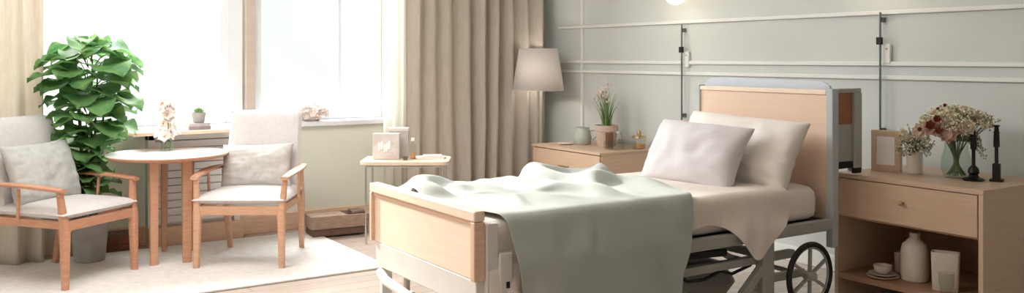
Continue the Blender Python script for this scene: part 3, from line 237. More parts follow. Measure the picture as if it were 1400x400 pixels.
19,20,18,18,20,19,20,19,19,20,19,20,20,19,21,20,21,19,20,22,22,20,20,20,21,22,21,21,22,21,20,21,21,21,-1091,16,17,18,17,17,17,18,16,18,18,17,18,17,18,18,17,19,17,19,18,18,20,18,19,19,
18,19,19,18,19,19,20,20,19,19,20,19,20,21,21,19,19,21,22,20,20,20,20,21,21,21,20,21,20,21,20,21,-1079,17,16,17,17,18,17,17,18,17,17,18,17,18,17,18,18,17,18,18,18,19,18,19,18,19,18,18,
19,19,18,20,19,19,19,19,20,19,19,21,21,20,19,20,20,21,19,20,20,20,21,20,20,20,20,20,21,21,-1067,16,17,16,17,17,18,17,17,18,17,17,18,17,17,18,17,18,17,19,17,19,18,19,18,18,19,17,19,18,
19,19,18,19,20,19,19,19,19,20,20,20,20,19,20,19,20,19,20,20,19,20,20,20,20,20,20,20,-1053,16,17,16,16,17,17,18,16,18,18,16,18,17,17,18,17,17,18,18,18,18,18,18,19,17,19,17,19,18,19,18,
18,19,19,19,19,19,18,19,20,20,20,19,19,19,19,20,20,19,20,19,19,20,20,19,20,20,-1041,17,16,16,16,17,17,17,17,16,18,18,16,17,18,17,17,17,18,18,18,18,18,17,19,17,18,17,19,17,19,18,18,19,
18,19,19,18,19,18,19,20,20,19,19,18,20,19,19,19,19,19,19,20,19,20,19,20,-1028,16,16,16,16,17,16,17,17,17,16,18,17,17,17,17,17,17,17,18,18,18,18,18,17,18,17,17,19,17,18,18,18,18,18,18,
19,18,19,18,18,20,19,19,18,20,19,18,19,19,18,19,19,19,19,19,20,19,-1015,16,16,16,17,16,16,16,17,17,17,16,18,17,17,16,16,17,18,17,19,18,18,17,17,17,17,17,18,18,17,18,17,19,17,19,17,19,
17,19,17,19,18,19,19,19,18,20,18,18,19,18,19,18,18,20,18,18,-1000,16,16,16,16,16,17,16,16,17,16,18,16,17,16,16,17,17,17,18,18,19,17,17,17,16,17,17,17,18,17,17,18,17,18,18,18,18,17,18,
18,18,17,18,18,19,18,19,19,18,19,17,19,18,18,19,17,19,-988,16,15,16,16,16,16,17,16,16,17,16,17,16,16,16,17,17,17,18,18,18,18,16,17,15,16,18,17,17,17,18,17,17,18,17,18,18,17,18,17,17,
18,17,18,18,18,18,19,18,18,18,18,18,18,18,18,18,-977,16,16,16,16,16,16,16,16,16,16,16,17,17,16,16,16,17,17,18,18,17,17,17,17,14,17,17,16,17,18,17,16,18,17,17,17,18,17,18,18,16,18,18,
16,18,18,17,18,18,18,17,18,18,17,18,18,18,-965,16,16,15,16,16,16,16,17,16,16,16,16,17,15,17,16,17,16,18,18,16,17,17,15,16,16,17,17,17,16,16,17,17,17,17,17,17,18,17,17,18,16,18,17,17,
17,18,17,17,18,17,17,18,17,17,18,17,-952,16,16,15,16,16,16,17,16,16,16,16,16,16,16,16,16,16,17,17,17,17,16,16,16,16,16,16,17,16,17,16,17,17,16,16,17,17,17,17,17,17,17,17,17,17,17,17,
16,18,17,17,16,18,17,17,17,17,-940,15,16,15,16,16,17,16,16,16,15,16,16,16,16,16,16,17,17,16,17,16,16,16,16,16,16,17,16,16,16,16,16,16,17,16,16,17,17,17,16,17,17,16,17,17,16,16,17,17,
17,17,16,16,17,17,17,17,-928,15,16,16,16,16,16,16,16,16,15,16,16,15,16,16,17,16,16,16,16,16,16,16,16,16,16,16,16,16,16,16,16,16,16,16,16,16,17,16,17,16,16,16,16,17,16,17,16,16,17,16,
17,16,16,16,16,17,-915,15,16,15,17,16,16,16,15,16,16,16,15,16,15,16,17,16,15,16,16,15,16,16,16,15,16,16,16,16,16,16,15,16,16,16,16,16,16,16,16,16,16,16,16,16,16,16,16,16,16,16,16,16,
16,16,16,16,-903,16,16,16,16,16,16,15,15,16,15,15,16,16,15,16,16,15,16,15,16,15,16,16,16,16,15,16,15,16,15,16,15,16,16,16,15,16,15,16,16,15,16,16,15,16,16,16,16,15,16,16,15,16,15,16,
15,16,-889,15,16,16,16,16,15,15,16,15,16,15,15,15,16,15,16,15,16,15,15,16,15,16,15,15,16,15,16,16,15,15,15,16,15,16,16,15,15,15,16,15,16,16,15,15,15,15,16,16,15,15,16,15,15,16,15,16,
-878,16,15,17,15,16,15,15,15,15,16,15,15,15,15,16,15,15,15,15,16,15,15,15,15,16,15,15,15,16,15,16,15,15,15,15,16,15,15,15,15,16,15,14,15,16,15,15,14,16,15,15,15,15,16,14,15,15,-864,16,
16,16,16,14,15,15,15,15,15,15,16,14,15,15,16,15,15,15,15,15,15,15,15,16,15,15,15,15,16,15,15,15,15,16,15,15,15,15,15,15,15,15,15,15,15,15,15,15,15,15,15,15,15,15,16,14,-860,16,16,16,
15,15,15,14,15,16,15,14,15,16,15,14,15,16,14,15,15,16,15,14,15,16,15,15,14,16,15,15,15,15,16,15,15,15,15,15,15,15,15,15,15,14,16,15,14,15,15,15,14,16,15,15,15,15,-856,16,16,16,15,14,
15,15,15,15,15,15,14,15,16,14,15,15,15,15,15,15,15,15,14,16,15,14,15,16,15,15,15,15,16,15,14,15,16,14,15,15,15,15,14,16,14,15,15,14,15,15,15,14,15,16,15,15,-851,15,15,16,15,15,15,14,
16,14,15,15,14,15,15,15,15,14,16,15,14,15,15,15,14,16,15,14,15,16,15,15,15,15,15,15,15,15,15,14,15,15,15,14,16,14,15,15,14,14,16,14,14,16,14,15,15,16,-848,16,15,15,15,15,15,15,15,15,
15,13,15,15,15,15,15,14,15,15,15,14,16,14,15,15,15,14,15,16,15,14,15,16,15,15,14,16,14,14,16,14,14,16,14,15,15,14,14,15,14,15,15,14,15,15,15,15,-843,15,15,16,15,14,15,16,15,14,15,14,
14,15,14,15,15,15,14,16,14,15,15,14,15,15,15,14,15,16,14,15,15,16,15,14,15,15,14,15,15,14,15,15,14,15,14,15,15,13,15,14,14,16,14,14,16,15,-839,15,15,15,15,15,15,15,15,15,14,14,13,15,
15,14,16,14,15,15,14,15,15,14,15,15,15,14,15,15,15,15,15,15,15,14,16,14,14,15,14,15,15,14,15,15,14,15,14,14,14,14,15,14,15,15,14,15,-834,15,15,15,14,15,15,15,15,15,14,14,13,15,14,15,
15,14,15,15,15,14,15,14,15,15,14,14,16,14,15,15,15,15,15,15,15,14,15,14,14,15,14,15,15,14,15,15,14,14,14,15,14,14,15,14,15,14,-830,16,14,14,15,14,15,15,15,15,14,13,14,14,15,14,15,15,
14,15,15,14,15,14,14,15,15,14,15,14,15,15,14,15,16,15,14,15,15,14,15,14,14,15,15,14,15,14,15,14,14,14,14,15,14,15,14,14,-825,14,15,15,14,15,14,14,16,14,14,13,14,14,15,14,14,15,15,14,
15,14,15,14,14,15,14,15,14,14,15,14,15,15,15,15,15,15,15,14,15,14,15,14,14,15,14,15,14,14,15,14,15,14,14,15,14,15,-823,15,14,14,15,14,15,14,14,15,13,14,14,14,14,15,14,15,14,14,15,14,
15,14,14,14,14,15,14,15,14,14,15,15,15,15,16,14,14,16,14,14,14,14,15,14,15,14,14,16,14,14,15,15,14,14,14,14,-818,14,14,15,14,15,14,14,14,14,13,14,14,14,14,15,14,14,15,14,14,14,15,14,
14,14,14,15,14,15,14,14,15,15,15,15,15,15,14,15,13,15,14,15,14,14,14,14,15,14,15,16,14,15,15,14,14,13,-815,14,15,14,15,13,15,14,14,13,14,13,14,14,14,14,15,13,15,14,15,13,15,14,14,13,
15,14,14,16,14,14,16,14,15,15,16,14,14,14,14,14,14,14,14,15,13,15,14,15,15,15,15,15,16,14,14,12,-811,14,14,15,13,15,14,14,13,14,13,13,14,14,14,14,14,14,15,13,15,14,14,14,14,13,15,14,
15,15,15,14,15,16,14,15,15,14,14,13,14,14,14,14,14,14,15,13,15,14,15,15,16,15,15,15,14,13,-808,13,15,13,15,14,14,13,14,13,13,13,14,14,14,14,14,14,14,14,14,14,14,14,14,14,14,15,15,15,
15,16,14,15,15,14,14,15,13,12,14,14,14,14,14,14,14,14,15,14,15,15,15,15,15,16,13,14],
    [4070,8,11,5,-4,-15,-17,-16,-12,-6,-3,-3,-1,1,3,7,7,7,7,5,4,2,2,-1,-1,2,2,-1,-1,-4,-5,-4,-2,1,3,2,1,0,0,0,-1,1,5,4,-1,-8,-12,-14,-14,-13,-8,1,4,7,10,10,7,4,10,7,
12,8,-3,-12,-17,-15,-12,-5,-3,0,0,4,7,11,10,8,8,4,3,0,-4,-10,-9,4,4,-3,-5,-5,-4,-4,-3,0,3,1,2,1,0,1,0,4,5,5,1,-4,-7,-10,-10,-10,-4,1,1,4,3,3,3,2,9,3,12,9,
1,-9,-16,-16,-9,-3,0,0,1,6,9,13,11,7,5,1,-1,-4,-8,-11,-8,3,5,-5,-7,-6,-4,-3,-2,-1,2,1,1,0,2,1,3,5,5,5,2,-3,-4,-5,-7,-5,-1,-1,-1,0,-1,0,0,0,9,1,9,10,4,-5,
-14,-15,-1,1,0,-2,-1,8,11,11,7,4,0,-1,-3,-5,-10,-10,-5,3,4,-8,-7,-1,-2,0,6,-7,-1,-1,6,-7,0,-1,3,6,6,5,1,-1,-3,-6,-5,-4,-1,-1,-2,-1,1,-2,-2,-1,14,-1,4,9,5,2,-13,-15,
-1,4,1,0,3,8,9,7,2,-2,-2,-2,-4,-4,-10,-6,-2,-1,4,-7,1,3,-5,5,2,-4,-9,1,4,-8,-1,-4,2,7,7,5,0,-1,-6,-6,-6,-4,-2,-2,-2,0,2,-1,1,-1,19,1,0,3,7,2,-5,-16,0,5,
4,4,4,6,4,0,-3,-3,-4,-4,-4,-4,-6,0,-2,-2,2,-4,3,4,1,0,0,-8,0,-2,-4,-5,-5,-4,5,8,7,4,-1,-5,-7,-5,-2,-3,-1,-3,-2,0,1,-3,3,1,18,1,1,3,3,4,2,-13,4,8,4,1,
2,1,-3,-4,-5,-5,-4,-3,-4,-3,-1,-1,-1,-2,2,0,-2,4,2,1,-1,-4,-3,-4,-4,-5,-5,-1,6,9,5,0,-4,-6,-4,-2,0,-3,-2,-3,-2,0,-1,-1,2,2,17,0,1,2,3,5,4,4,4,1,1,-1,-3,-4,
-6,-6,-6,-4,-2,-2,-2,-2,0,0,0,-1,1,0,-2,5,2,1,-2,-4,-5,-3,-5,-4,-4,1,7,8,2,-4,-5,-4,-1,-1,-4,-2,-3,-1,0,0,0,0,1,2,17,0,0,0,3,5,4,5,3,2,-2,-3,-5,-2,-5,-7,
-7,-3,-2,0,0,-1,0,0,0,0,1,0,1,1,2,0,-2,-4,-5,-3,-4,-4,-3,3,8,4,-1,-7,-2,-1,-1,-5,-3,-1,-1,0,0,0,0,1,1,1,16,0,0,0,1,3,5,3,3,0,-3,-2,-3,-3,-6,-8,-5,-1,
0,1,1,0,0,0,0,1,0,0,0,2,1,-1,-2,-4,-4,-4,-4,-2,-1,4,7,0,-5,-4,0,0,-5,-3,-2,-1,0,0,0,0,0,0,1,3,15,1,0,-2,0,2,2,2,0,-1,-1,-2,-3,-6,-6,-5,0,1,1,2,
0,0,1,0,0,0,1,0,1,0,0,0,-3,-4,-4,-3,-2,-3,1,6,2,-2,-6,-1,0,-2,-3,0,-1,-1,-1,-1,-1,-1,0,2,2,4,11,2,-1,-1,0,0,0,0,-1,-1,0,-2,-8,-6,-3,-1,1,5,1,1,0,1,
0,0,0,0,1,0,0,0,0,-2,-2,-3,-3,-3,-2,-1,0,5,0,-4,-4,0,0,-1,-1,-2,-1,0,-2,-2,0,0,1,3,6,3,4,3,0,-1,-1,0,0,-2,-1,-1,0,-6,-8,-5,-3,2,2,5,3,0,0,0,0,0,
0,1,0,0,0,-1,-1,-1,-2,-2,-2,-3,-2,0,1,2,-1,-4,-2,0,0,0,0,-2,-2,-2,-1,-2,-1,2,3,6,4,3,-4,6,0,-1,0,1,-1,-2,-2,0,-2,-3,-11,-5,-2,1,4,5,3,1,-1,0,1,0,0,0,
0,0,1,0,-2,-2,-2,-2,-3,-2,-3,0,1,3,-2,-4,-2,0,1,-1,0,0,-2,-2,-3,-1,0,3,3,2,1,1,-5,8,2,1,2,2,-2,-2,-2,0,-2,-4,-2,-5,-6,-1,2,10,-2,1,-1,0,0,0,0,0,0,0,
0,1,0,-3,-2,-3,-2,-3,-3,0,2,1,0,-4,-1,-1,1,0,-1,-1,-2,-3,-2,1,1,0,1,-1,0,2,-7,6,5,6,5,0,-2,-2,-1,0,-2,-4,-2,-2,-1,-1,0,4,-1,1,-1,-1,1,0,-1,0,0,0,0,0,
0,-2,-2,-2,-4,-2,-3,-1,2,2,-2,-3,-1,0,0,1,-1,-2,-2,-3,0,1,0,-1,0,1,2,3,9,0,0,0,0,0,-1,-1,0,-1,-1,-1,-3,-4,-1,0,1,2,-2,1,0,-1,0,0,0,0,0,0,0,-1,0,-1,
-2,-3,-3,-2,-4,-1,1,3,-1,-3,-1,0,0,0,-2,-3,-1,0,0,0,0,0,2,3,2,1,5,-1,-1,-1,-1,-1,0,2,1,0,-1,-2,-1,-4,-1,1,1,0,-1,0,1,-2,1,-1,0,0,-1,0,0,-1,-1,0,-2,-2,
-3,-3,-3,-2,0,3,1,-3,-1,0,0,-2,-2,-2,-1,-1,0,1,1,1,3,2,-1,1,8,-2,-2,-2,-1,-1,0,2,1,1,-1,0,-2,-3,-1,1,1,-1,-1,-1,1,-1,0,0,0,0,0,-1,0,-1,-2,0,-1,-2,-3,-3,
-3,-1,0,1,0,-1,-2,-1,0,-2,-2,-1,-1,0,0,1,1,1,1,1,0,1,9,-1,-2,-2,-1,-1,0,1,1,0,0,0,0,-2,-2,1,0,-1,0,-2,1,-1,0,0,0,-1,0,0,-1,0,-2,-1,-1,-1,-3,-4,-2,-2,
0,1,0,-1,-1,-1,-1,-2,-2,-1,0,-1,0,1,2,1,1,0,1,0,10,-2,-1,-2,-2,0,0,1,0,0,1,-1,0,-1,0,-1,0,-1,-1,-1,0,0,0,0,0,-1,0,0,-1,0,-2,-1,0,-2,-4,-3,-2,-2,0,1,
0,-1,-2,0,-2,-2,-1,-2,-1,0,0,0,2,2,1,2,0,0,9,-1,-2,-1,-2,-1,1,1,1,0,0,0,-1,0,-1,-1,-1,0,0,-2,-1,0,0,0,0,-1,0,0,0,0,-1,-2,-1,-2,-3,-3,-3,-1,0,0,0,-1,
-1,-1,-1,-2,-2,-1,-1,0,0,0,0,0,2,2,2,0,9,-1,0,-3,-2,-1,1,1,0,1,0,0,0,-1,0,-1,0,-1,-1,-1,-2,0,0,0,0,0,-1,0,0,0,-1,-1,-2,-2,-3,-3,-2,-2,0,0,0,-1,0,-1,
-2,-1,-2,-1,0,0,-1,0,-1,-1,0,2,3,1,12,-1,-1,-2,-4,-2,1,2,1,1,0,1,0,0,0,0,-1,-2,-1,-2,-2,-2,0,0,0,0,0,0,0,1,0,-3,-2,-2,-4,-1,-2,-1,0,0,-1,-1,-1,-1,-1,-1,
0,1,-1,-1,-1,-2,-2,0,-2,1,1,1,16,-1,0,-3,-2,-3,0,2,2,0,0,1,1,1,-1,0,-2,0,-2,-2,-2,-2,-1,-1,0,0,-1,1,0,1,1,-2,-3,-2,-3,-2,-1,-1,-1,0,-1,0,-1,-1,-1,1,1,-1,
-2,-1,-2,-1,-2,-1,-1,-2,0,1,20,-2,-1,-2,-2,-1,-1,2,1,1,1,1,1,2,1,-1,-2,-2,-3,-2,-2,-3,-1,-1,-1,-1,-1,0,1,2,1,0,-4,-2,-2,-3,-1,0,0,-1,-1,-1,-1,0,0,2,-1,-1,-2,-2,
-1,-2,-1,-1,-1,0,1,0,17,-2,-2,-1,-1,0,-1,1,1,1,0,2,2,0,1,-1,-1,-2,-3,-2,-2,-2,-2,-2,-1,-2,-1,0,0,2,2,0,-2,-2,-3,-2,0,-1,0,-1,-1,-1,0,-1,1,1,-2,-2,-1,-2,0,-1,
-2,-2,-1,-1,-1,3,18,-3,-3,0,0,0,0,0,0,1,2,1,0,1,0,-1,0,-2,-2,-2,-2,-3,-1,-2,-2,-1,-2,-1,-2,2,2,2,-1,-2,-1,-4,0,0,0,-2,-1,-1,0,0,1,-1,-1,-3,0,-1,0,-1,-2,-2,
-2,-1,0,2,18,-3,-2,-1,0,1,0,0,1,1,0,0,1,0,-1,0,-1,-2,-1,-1,-2,-1,-3,-1,-2,-2,-3,-1,-4,0,2,5,1,-1,-2,-2,0,0,-2,-1,-1,-1,-1,0,1,-2,-1,-2,-1,0,0,0,-2,-3,-2,-1,
1,2,17,-4,0,-1,1,0,0,0,0,1,0,1,-1,0,-1,-2,-2,0,-1,0,-1,-2,-1,-2,-1,-3,-1,0,0,0,-2,0,3,-1,-2,-1,-1,0,-1,-1,-2,0,-1,0,-1,-2,0,-1,-1,0,0,-1,-2,-3,-2,0,1,1,
16,-2,-1,0,1,0,0,0,0,1,0,0,-1,-2,-1,-3,-1,0,0,0,-1,-2,0,-2,-1,-1,-2,-1,0,-1,2,-1,1,-1,-1,-1,-1,-1,0,-1,-1,-2,-1,0,-1,-1,-1,-1,0,0,-1,-1,-2,-3,-1,0,0,1,15,0,
-1,1,0,0,0,0,0,0,0,0,-1,-2,-2,-3,0,0,0,-2,-1,0,-1,-1,-2,-1,0,0,-1,-1,0,1,1,-1,-2,-1,-1,0,0,-1,-2,-1,-1,-1,-1,-1,0,-1,0,-1,-1,-1,-2,-2,-2,0,1,1,15,-1,0,0,
1,0,0,0,0,-1,0,-1,0,-3,-1,-1,0,-2,-1,0,0,-2,-2,0,-2,-1,0,-1,1,-1,0,0,0,0,-1,-2,-1,0,0,-1,-1,-2,0,-1,-2,-1,0,0,0,-1,-2,-1,-1,-3,-1,0,1,0,16,0,0,0,0,0,
0,0,0,-1,0,-2,-1,-1,-1,-1,-1,0,-1,0,-1,-2,-1,-2,-1,-2,-1,0,0,1,-1,-1,1,-1,0,-1,-3,0,0,0,0,-1,-2,-1,-1,0,-1,0,-1,-1,-1,-1,-1,-1,-3,-1,0,1,17,0,-1,0,1,0,0,0,
-1,-1,0,0,-2,-1,-1,0,-1,-1,-1,-1,-1,-2,-1,-1,-2,-1,-2,0,0,1,0,0,-1,0,-2,-1,0,-2,-1,0,1,-1,-1,-1,-1,-1,0,0,-1,-1,-2,0,-1,-1,-2,-2,0,1,17,0,0,0,0,0,0,0,0,-1,
-1,-1,-1,-1,-1,-1,-1,0,-1,-2,-1,-2,-2,0,-1,-2,-1,-1,0,1,0,0,0,0,-3,-1,0,-1,-1,0,1,-1,-1,-1,-1,-1,0,-1,-1,0,-1,-2,-1,0,-2,-2,0,0,19,-1,-1,0,-1,0,0,0,0,0,0,-1,
-1,-1,-1,-1,-1,0,-2,-2,-2,-2,-2,0,0,-1,-1,-2,0,0,2,1,-2,0,-2,-2,0,-1,0,0,0,0,-1,-2,-1,0,0,-1,-1,-1,-1,-1,0,-2,-1,-1,-1,0,18,0,0,-1,-1,-1,0,0,0,0,-1,0,0,-1,
-2,-1,0,-1,-3,-2,-2,-2,-1,0,-1,0,0,-1,-1,0,1,1,0,-2,-2,-1,-1,0,-1,0,0,0,-1,0,-1,-1,-1,0,-1,-1,-1,-1,-1,0,-2,-2,0,-1,20,-1,-1,-1,0,-2,-1,0,1,-1,0,0,-1,0,-2,-1,
-1,-1,-3,-1,-3,0,-1,0,0,0,-1,-1,-1,0,0,1,-1,-1,-1,-2,0,0,0,-1,0,0,-1,-1,-1,0,-1,0,-2,-1,0,-1,-1,-1,-1,-1,-1,-1,20,-1,0,-2,-1,-1,-1,0,-1,0,0,-1,-1,-1,-1,0,-2,-1,
-3,-1,-2,-1,0,0,0,0,0,0,-1,-1,0,0,-1,-1,-1,-1,-1,0,-1,0,0,0,0,-1,-1,-1,-1,0,-1,-1,-1,-1,0,-1,-1,-2,0,-1,20,-1,-1,-1,-1,-1,-1,-1,0,-1,-1,-1,-1,-1,-1,0,-2,-1,-2,-1,
-1,-1,0,0,0,0,0,-1,-1,0,0,0,-1,-1,-2,0,-1,0,-1,0,0,-1,0,0,-1,-1,0,-1,-1,-1,-1,-1,-1,-1,0,-2,-1,-1,19,1,-1,-1,-1,-1,-1,-1,-2,0,-1,-2,-1,0,-1,-2,-1,-1,-1,-2,0,0,
0,0,0,0,0,-1,0,-1,-1,0,-1,0,-1,-2,-1,0,0,0,0,-1,-1,1,-1,-1,-1,0,-1,-2,-1,0,-1,-1,-2,0,-2,-1,19,0,0,0,-1,-2,-1,0,-2,-1,-1,-1,-2,-1,-1,-1,-2,0,-1,-1,0,0,0,0,
0,0,-1,0,-1,0,0,-1,-1,-1,-1,-1,-1,-1,0,0,-1,0,0,0,0,-1,-1,-2,0,-1,-1,-1,-1,-1,-2,-1,-2,-2,20,0,0,0,0,-1,-1,-1,-1,-1,-1,-2,-1,-2,-1,-1,-1,-1,-1,0,0,0,0,0,0,0,
-1,0,-1,0,-1,-1,0,-1,-1,-2,-1,-1,0,1,-1,0,-1,0,0,-1,0,-1,-1,-2,0,-1,-2,-1,-2,-2,-2,-2,22,-1,-1,0,0,0,0,-1,-1,-2,0,-2,-2,-1,-1,-2,0,-1,-1,0,-1,0,0,0,0,0,-1,0,
0,0,-1,-1,-1,-1,0,-2,-2,0,-1,0,1,0,-1,-1,0,-1,0,-1,0,-2,-1,-1,-1,-2,-2,-2,-2,-3,24,-1,-1,0,-1,0,-1,0,-1,-1,-2,0,-2,-2,0,-2,-1,-1,0,0,0,0,-1,0,0,0,-1,0,-1,0,
-1,0,-1,-1,-2,0,-2,-1,-1,0,0,0,0,-1,0,-1,0,0,-1,-1,-1,-1,-2,-1,-2,-2,-3,-2,23,0,-1,0,0,-1,-1,-1,-1,-1,-1,-1,-1,-1,-1,-2,0,-1,-1,0,-1,0,0,0,-1,0,0,0,0,0,0,-1,
-1,-2,-1,-1,-1,-1,-1,-1,1,0,0,-1,-1,-1,0,0,0,0,-1,-1,-1,-1,-1,-2,-1,-2,18,-1,0,0,-1,0,-1,-1,-1,-1,-1,-1,0,-1,-1,-1,-1,0,-1,0,0,-1,0,0,0,-1,0,-1,0,0,0,-1,0,-1,
-1,0,-1,0,-1,0,-1,0,0,-1,0,-1,0,0,0,-1,0,-1,0,-1,0,0,0,0,8,0,0,0,0,-1,0,-1,0,-1,-1,-1,0,0,0,-1,0,-1,0,0,-1,0,0,0,-1,0,0,0,0,-1,0,0,-1,0,-1,-1,
-1,-1,0,1,0,-1,0,0,0,0,-1,-1,-1,-2,-2,-2,0,-1,0,1,1,2,8,0,0,0,0,-1,0,0,-1,-1,0,-1,0,-1,1,1,0,-1,0,0,-1,0,-2,-3,0,2,3,0,-1,0,-1,0,0,0,-1,0,-2,-1,
-1,0,0,0,-1,1,0,-1,-1,0,-1,-3,-4,-3,-1,-1,-1,2,2,2,12,0,0,1,0,-1,0,0,0,-1,-1,-1,-2,1,3,1,0,0,0,-2,-2,-2,-4,-4,1,4,5,-1,-2,-1,0,0,0,0,-1,-1,-1,-1,0,-1,
-1,1,0,0,-1,0,-1,0,-1,-2,-4,-3,-1,-1,0,1,2,2,14,-1,0,0,-1,0,-1,-1,-1,-1,-1,0,-1,2,4,3,0,0,-1,-3,-3,-4,-5,-3,1,7,4,0,-3,-1,0,0,0,0,0,-1,0,-1,-1,-1,0,0,
0,0,0,0,0,0,-1,-1,-2,-2,-1,0,0,2,1,0,11,-1,0,-1,-1,0,-1,-1,-1,-1,0,-1,0,2,5,2,0,0,-2,-3,-3,-5,-4,-2,4,7,2,-2,-3,-1,0,0,0,0,-1,0,-1,0,0,-1,0,-1,0,0,
0,0,0,0,-1,0,-1,-1,0,0,1,1,0,0,8,0,-1,-1,-1,0,-1,-1,-1,0,-1,0,0,2,3,2,-1,-1,-1,-3,-3,-3,-3,0,5,4,0,-2,-3,0,0,0,0,0,-1,0,-1,0,0,-1,0,0,-1,0,0,0,
0,-1,0,-1,0,0,-1,0,0,0,-1,0,8,0,0,0,-1,0,-1,0,-1,0,0,-1,0,1,2,1,-1,-1,-1,-1,-2,-2,-2,1,4,1,-1,-2,-1,0,0,0,0,-1,0,0,-1,-1,0,0,0,0,-1,0,0,0,-1,0,
-1,0,0,-1,0,-1,0,-1,-1,0,8,0,-1,0,0,0,0,1,0,0,-1,0,0,-1,0,0,0,0,-1,0,-1,0,0,-1,0,0,0,-1,0,0,0,0,0,0,0,0,0,0,0,0,0,0,0,0,0,0,0,0,-1,0,
0,-1,-1,-1,-1,-2,-1,0,8,0,0,0,0,0,0,0,0,0,0,0,-1,0,0,-1,-1,-1,0,1,0,1,0,0,0,0,0,0,1,0,0,-1,0,-1,1,-1,0,0,0,-1,0,1,1,1,1,0,0,0,0,0,-2,-1,
-1,-2,-2,-2,-2,-1,11,1,0,1,0,0,-1,-1,-1,-1,0,0,0,-1,0,-1,-1,-1,0,0,1,1,2,0,0,1,0,1,0,0,-1,-1,-1,0,0,0,0,0,-1,0,0,0,1,1,2,1,1,0,0,0,-1,-1,-2,-2,
-2,-3,-1,-3,13,1,1,0,0,-2,-2,-2,-1,-1,0,0,-1,0,0,-1,0,-1,-1,1,0,1,2,1,1,1,1,0,0,0,-2,-1,-1,0,0,0,0,0,0,-1,0,0,1,1,2,1,1,2,1,0,0,-1,-2,-2,-3,-2,
-2,-3,13,1,0,0,-2,-2,-3,-2,-2,0,0,-1,0,-1,0,0,0,0,-1,0,1,1,1,1,1,2,0,0,0,0,-1,-1,-1,0,0,0,0,0,-1,0,-1,0,1,1,2,1,3,1,1,2,1,-1,-1,-2,-2,-2,-3,-2,
11,0,0,-1,-2,-3,-4,-3,-1,0,0,-1,-1,-1,1,0,0,0,0,0,0,1,1,0,1,2,0,1,0,-1,0,-1,0,-1,1,0,0,0,-1,-1,0,0,0,0,2,2,2,2,2,2,1,1,0,-1,-1,-2,-2,-3,7,0,
0,-2,-3,-5,-5,-2,0,1,0,-2,-1,-1,0,1,1,0,0,0,0,1,0,1,0,1,1,1,0,-1,0,0,0,0,0,1,0,0,-1,-1,-1,-1,0,1,1,3,2,2,3,1,3,1,0,0,0,-3,-1,-3,5,-1,-1,-2,
-4,-6,-4,-2,1,1,0,-2,-2,-1,0,1,1,1,0,1,0,0,0,1,0,1,0,1,0,0,0,0,0,0,1,0,0,0,0,-2,-1,-2,0,1,1,3,1,4,2,2,3,1,2,0,0,-2,-1,-2,2,-1,-2,-3,-4,-5,
-4,-2,2,1,-1,-3,-2,-2,0,2,1,1,1,1,0,0,0,0,1,0,1,0,0,0,0,0,0,1,1,1,0,0,-1,-1,-2,-2,-1,1,2,1,3,3,2,3,3,2,2,1,0,0,-2,-2,-1,-1,-2,-3,-5,-4,-4,-1,
1,1,-1,-4,-3,-1,0,1,2,1,1,1,1,0,0,0,1,0,0,1,0,0,0,0,0,1,1,1,0,1,-1,-1,-3,-2,-1,0,2,1,3,3,2,4,2,2,3,1,1,0,0,-1,-6,-1,-1,-4,-4,-4,-4,0,0,2,
-2,-4,-4,-2,0,2,1,2,1,1,1,0,1,0,1,0,0,0,0,0,0,0,0,1,2,1,2,1,-1,-2,-3,-3,-2,0,1,2,2,3,4,3,2,3,2,2,2,1,1,0,-10,-1,-1,-4,-3,-5,-3,-1,1,1,-2,-5,
-4,-3,0,2,2,1,2,1,1,1,0,1,1,0,0,0,0,0,0,0,0,1,2,2,2,1,-1,-2,-3,-3,-3,0,0,1,2,3,3,4,3,3,2,3,1,2,1,1,-12,-1,0,-3,-3,-4,-3,-1,1,-1,-3,-5,-5,-3,
0,2,2,2,1,2,1,0,2,1,0,1,0,0,0,-1,-1,0,0,2,2,2,2,1,0,-2,-3,-3,-3,-1,0,0,2,3,3,3,3,3,3,2,3,1,3,1,-13,0,0,-2,-2,-4,-3,-1,0,-2,-4,-6,-4,-4,0,2,
2,2,2,1,1,1,1,1,2,1,0,0,-1,-1,-2,0,0,1,3,2,2,1,-1,0,-3,-2,-3,-1,-1,0,1,2,3,3,3,3,3,2,2,3,2,3,-12,-1,0,-1,-2,-2,-2,-2,-2,-2,-5,-5,-5,-3,0,1,2,1,
2,1,1,1,2,1,2,2,0,0,-2,-1,-2,-1,-1,1,2,3,2,1,0,-1,-1,-2,-2,0,-1,-1,0,2,1,2,3,2,4,2,2,4,2,2,-10,0,0,-1,-1,-1,-2,-1,-4,-3,-5,-5,-5,-2,-1,1,2,2,0,1,
1,1,1,3,1,3,1,-1,-1,-2,-3,-1,-1,1,1,3,2,1,1,-1,0,-1,-2,0,0,-1,0,0,1,0,2,2,2,3,3,3,3,3,-8,-1,0,0,0,-1,-2,-2,-3,-4,-4,-5,-5,-2,0,0,2,2,0,0,0,1,
2,1,3,2,2,0,-2,-2,-3,-2,-1,0,1,2,3,1,2,0,0,0,-2,0,0,0,0,0,-1,-1,0,2,1,3,2,3,4,4,-6,0,0,1,0,-1,-2,-2,-3,-4,-5,-5,-4,-2,0,1,2,1,0,-1,0,0,1,3,
3,2,2,0,-2,-1,-3,-2,-2,0,1,1,2,2,2,2,1,-1,-2,0,0,0,0,0,-2,-2,-1,0,1,1,3,4,4,5,-4,0,1,1,1,-1,-2,-2,-3,-5,-5,-5,-4,-1,0,2,1,0,-1,-1,-1,0,2,2,4,3,
2,0,-1,-2,-2,-2,-2,0,0,0,1,3,3,3,2,-1,-3,-1,-1,2,0,0,-4,-3,-1,0,0,-1,2,4,5,6,0,0,1,1,1,0,-2,-2,-4,-4,-6,-5,-4,0,0,2,1,-1,-1,-1,-1,0,1,2,4,3,3,1,
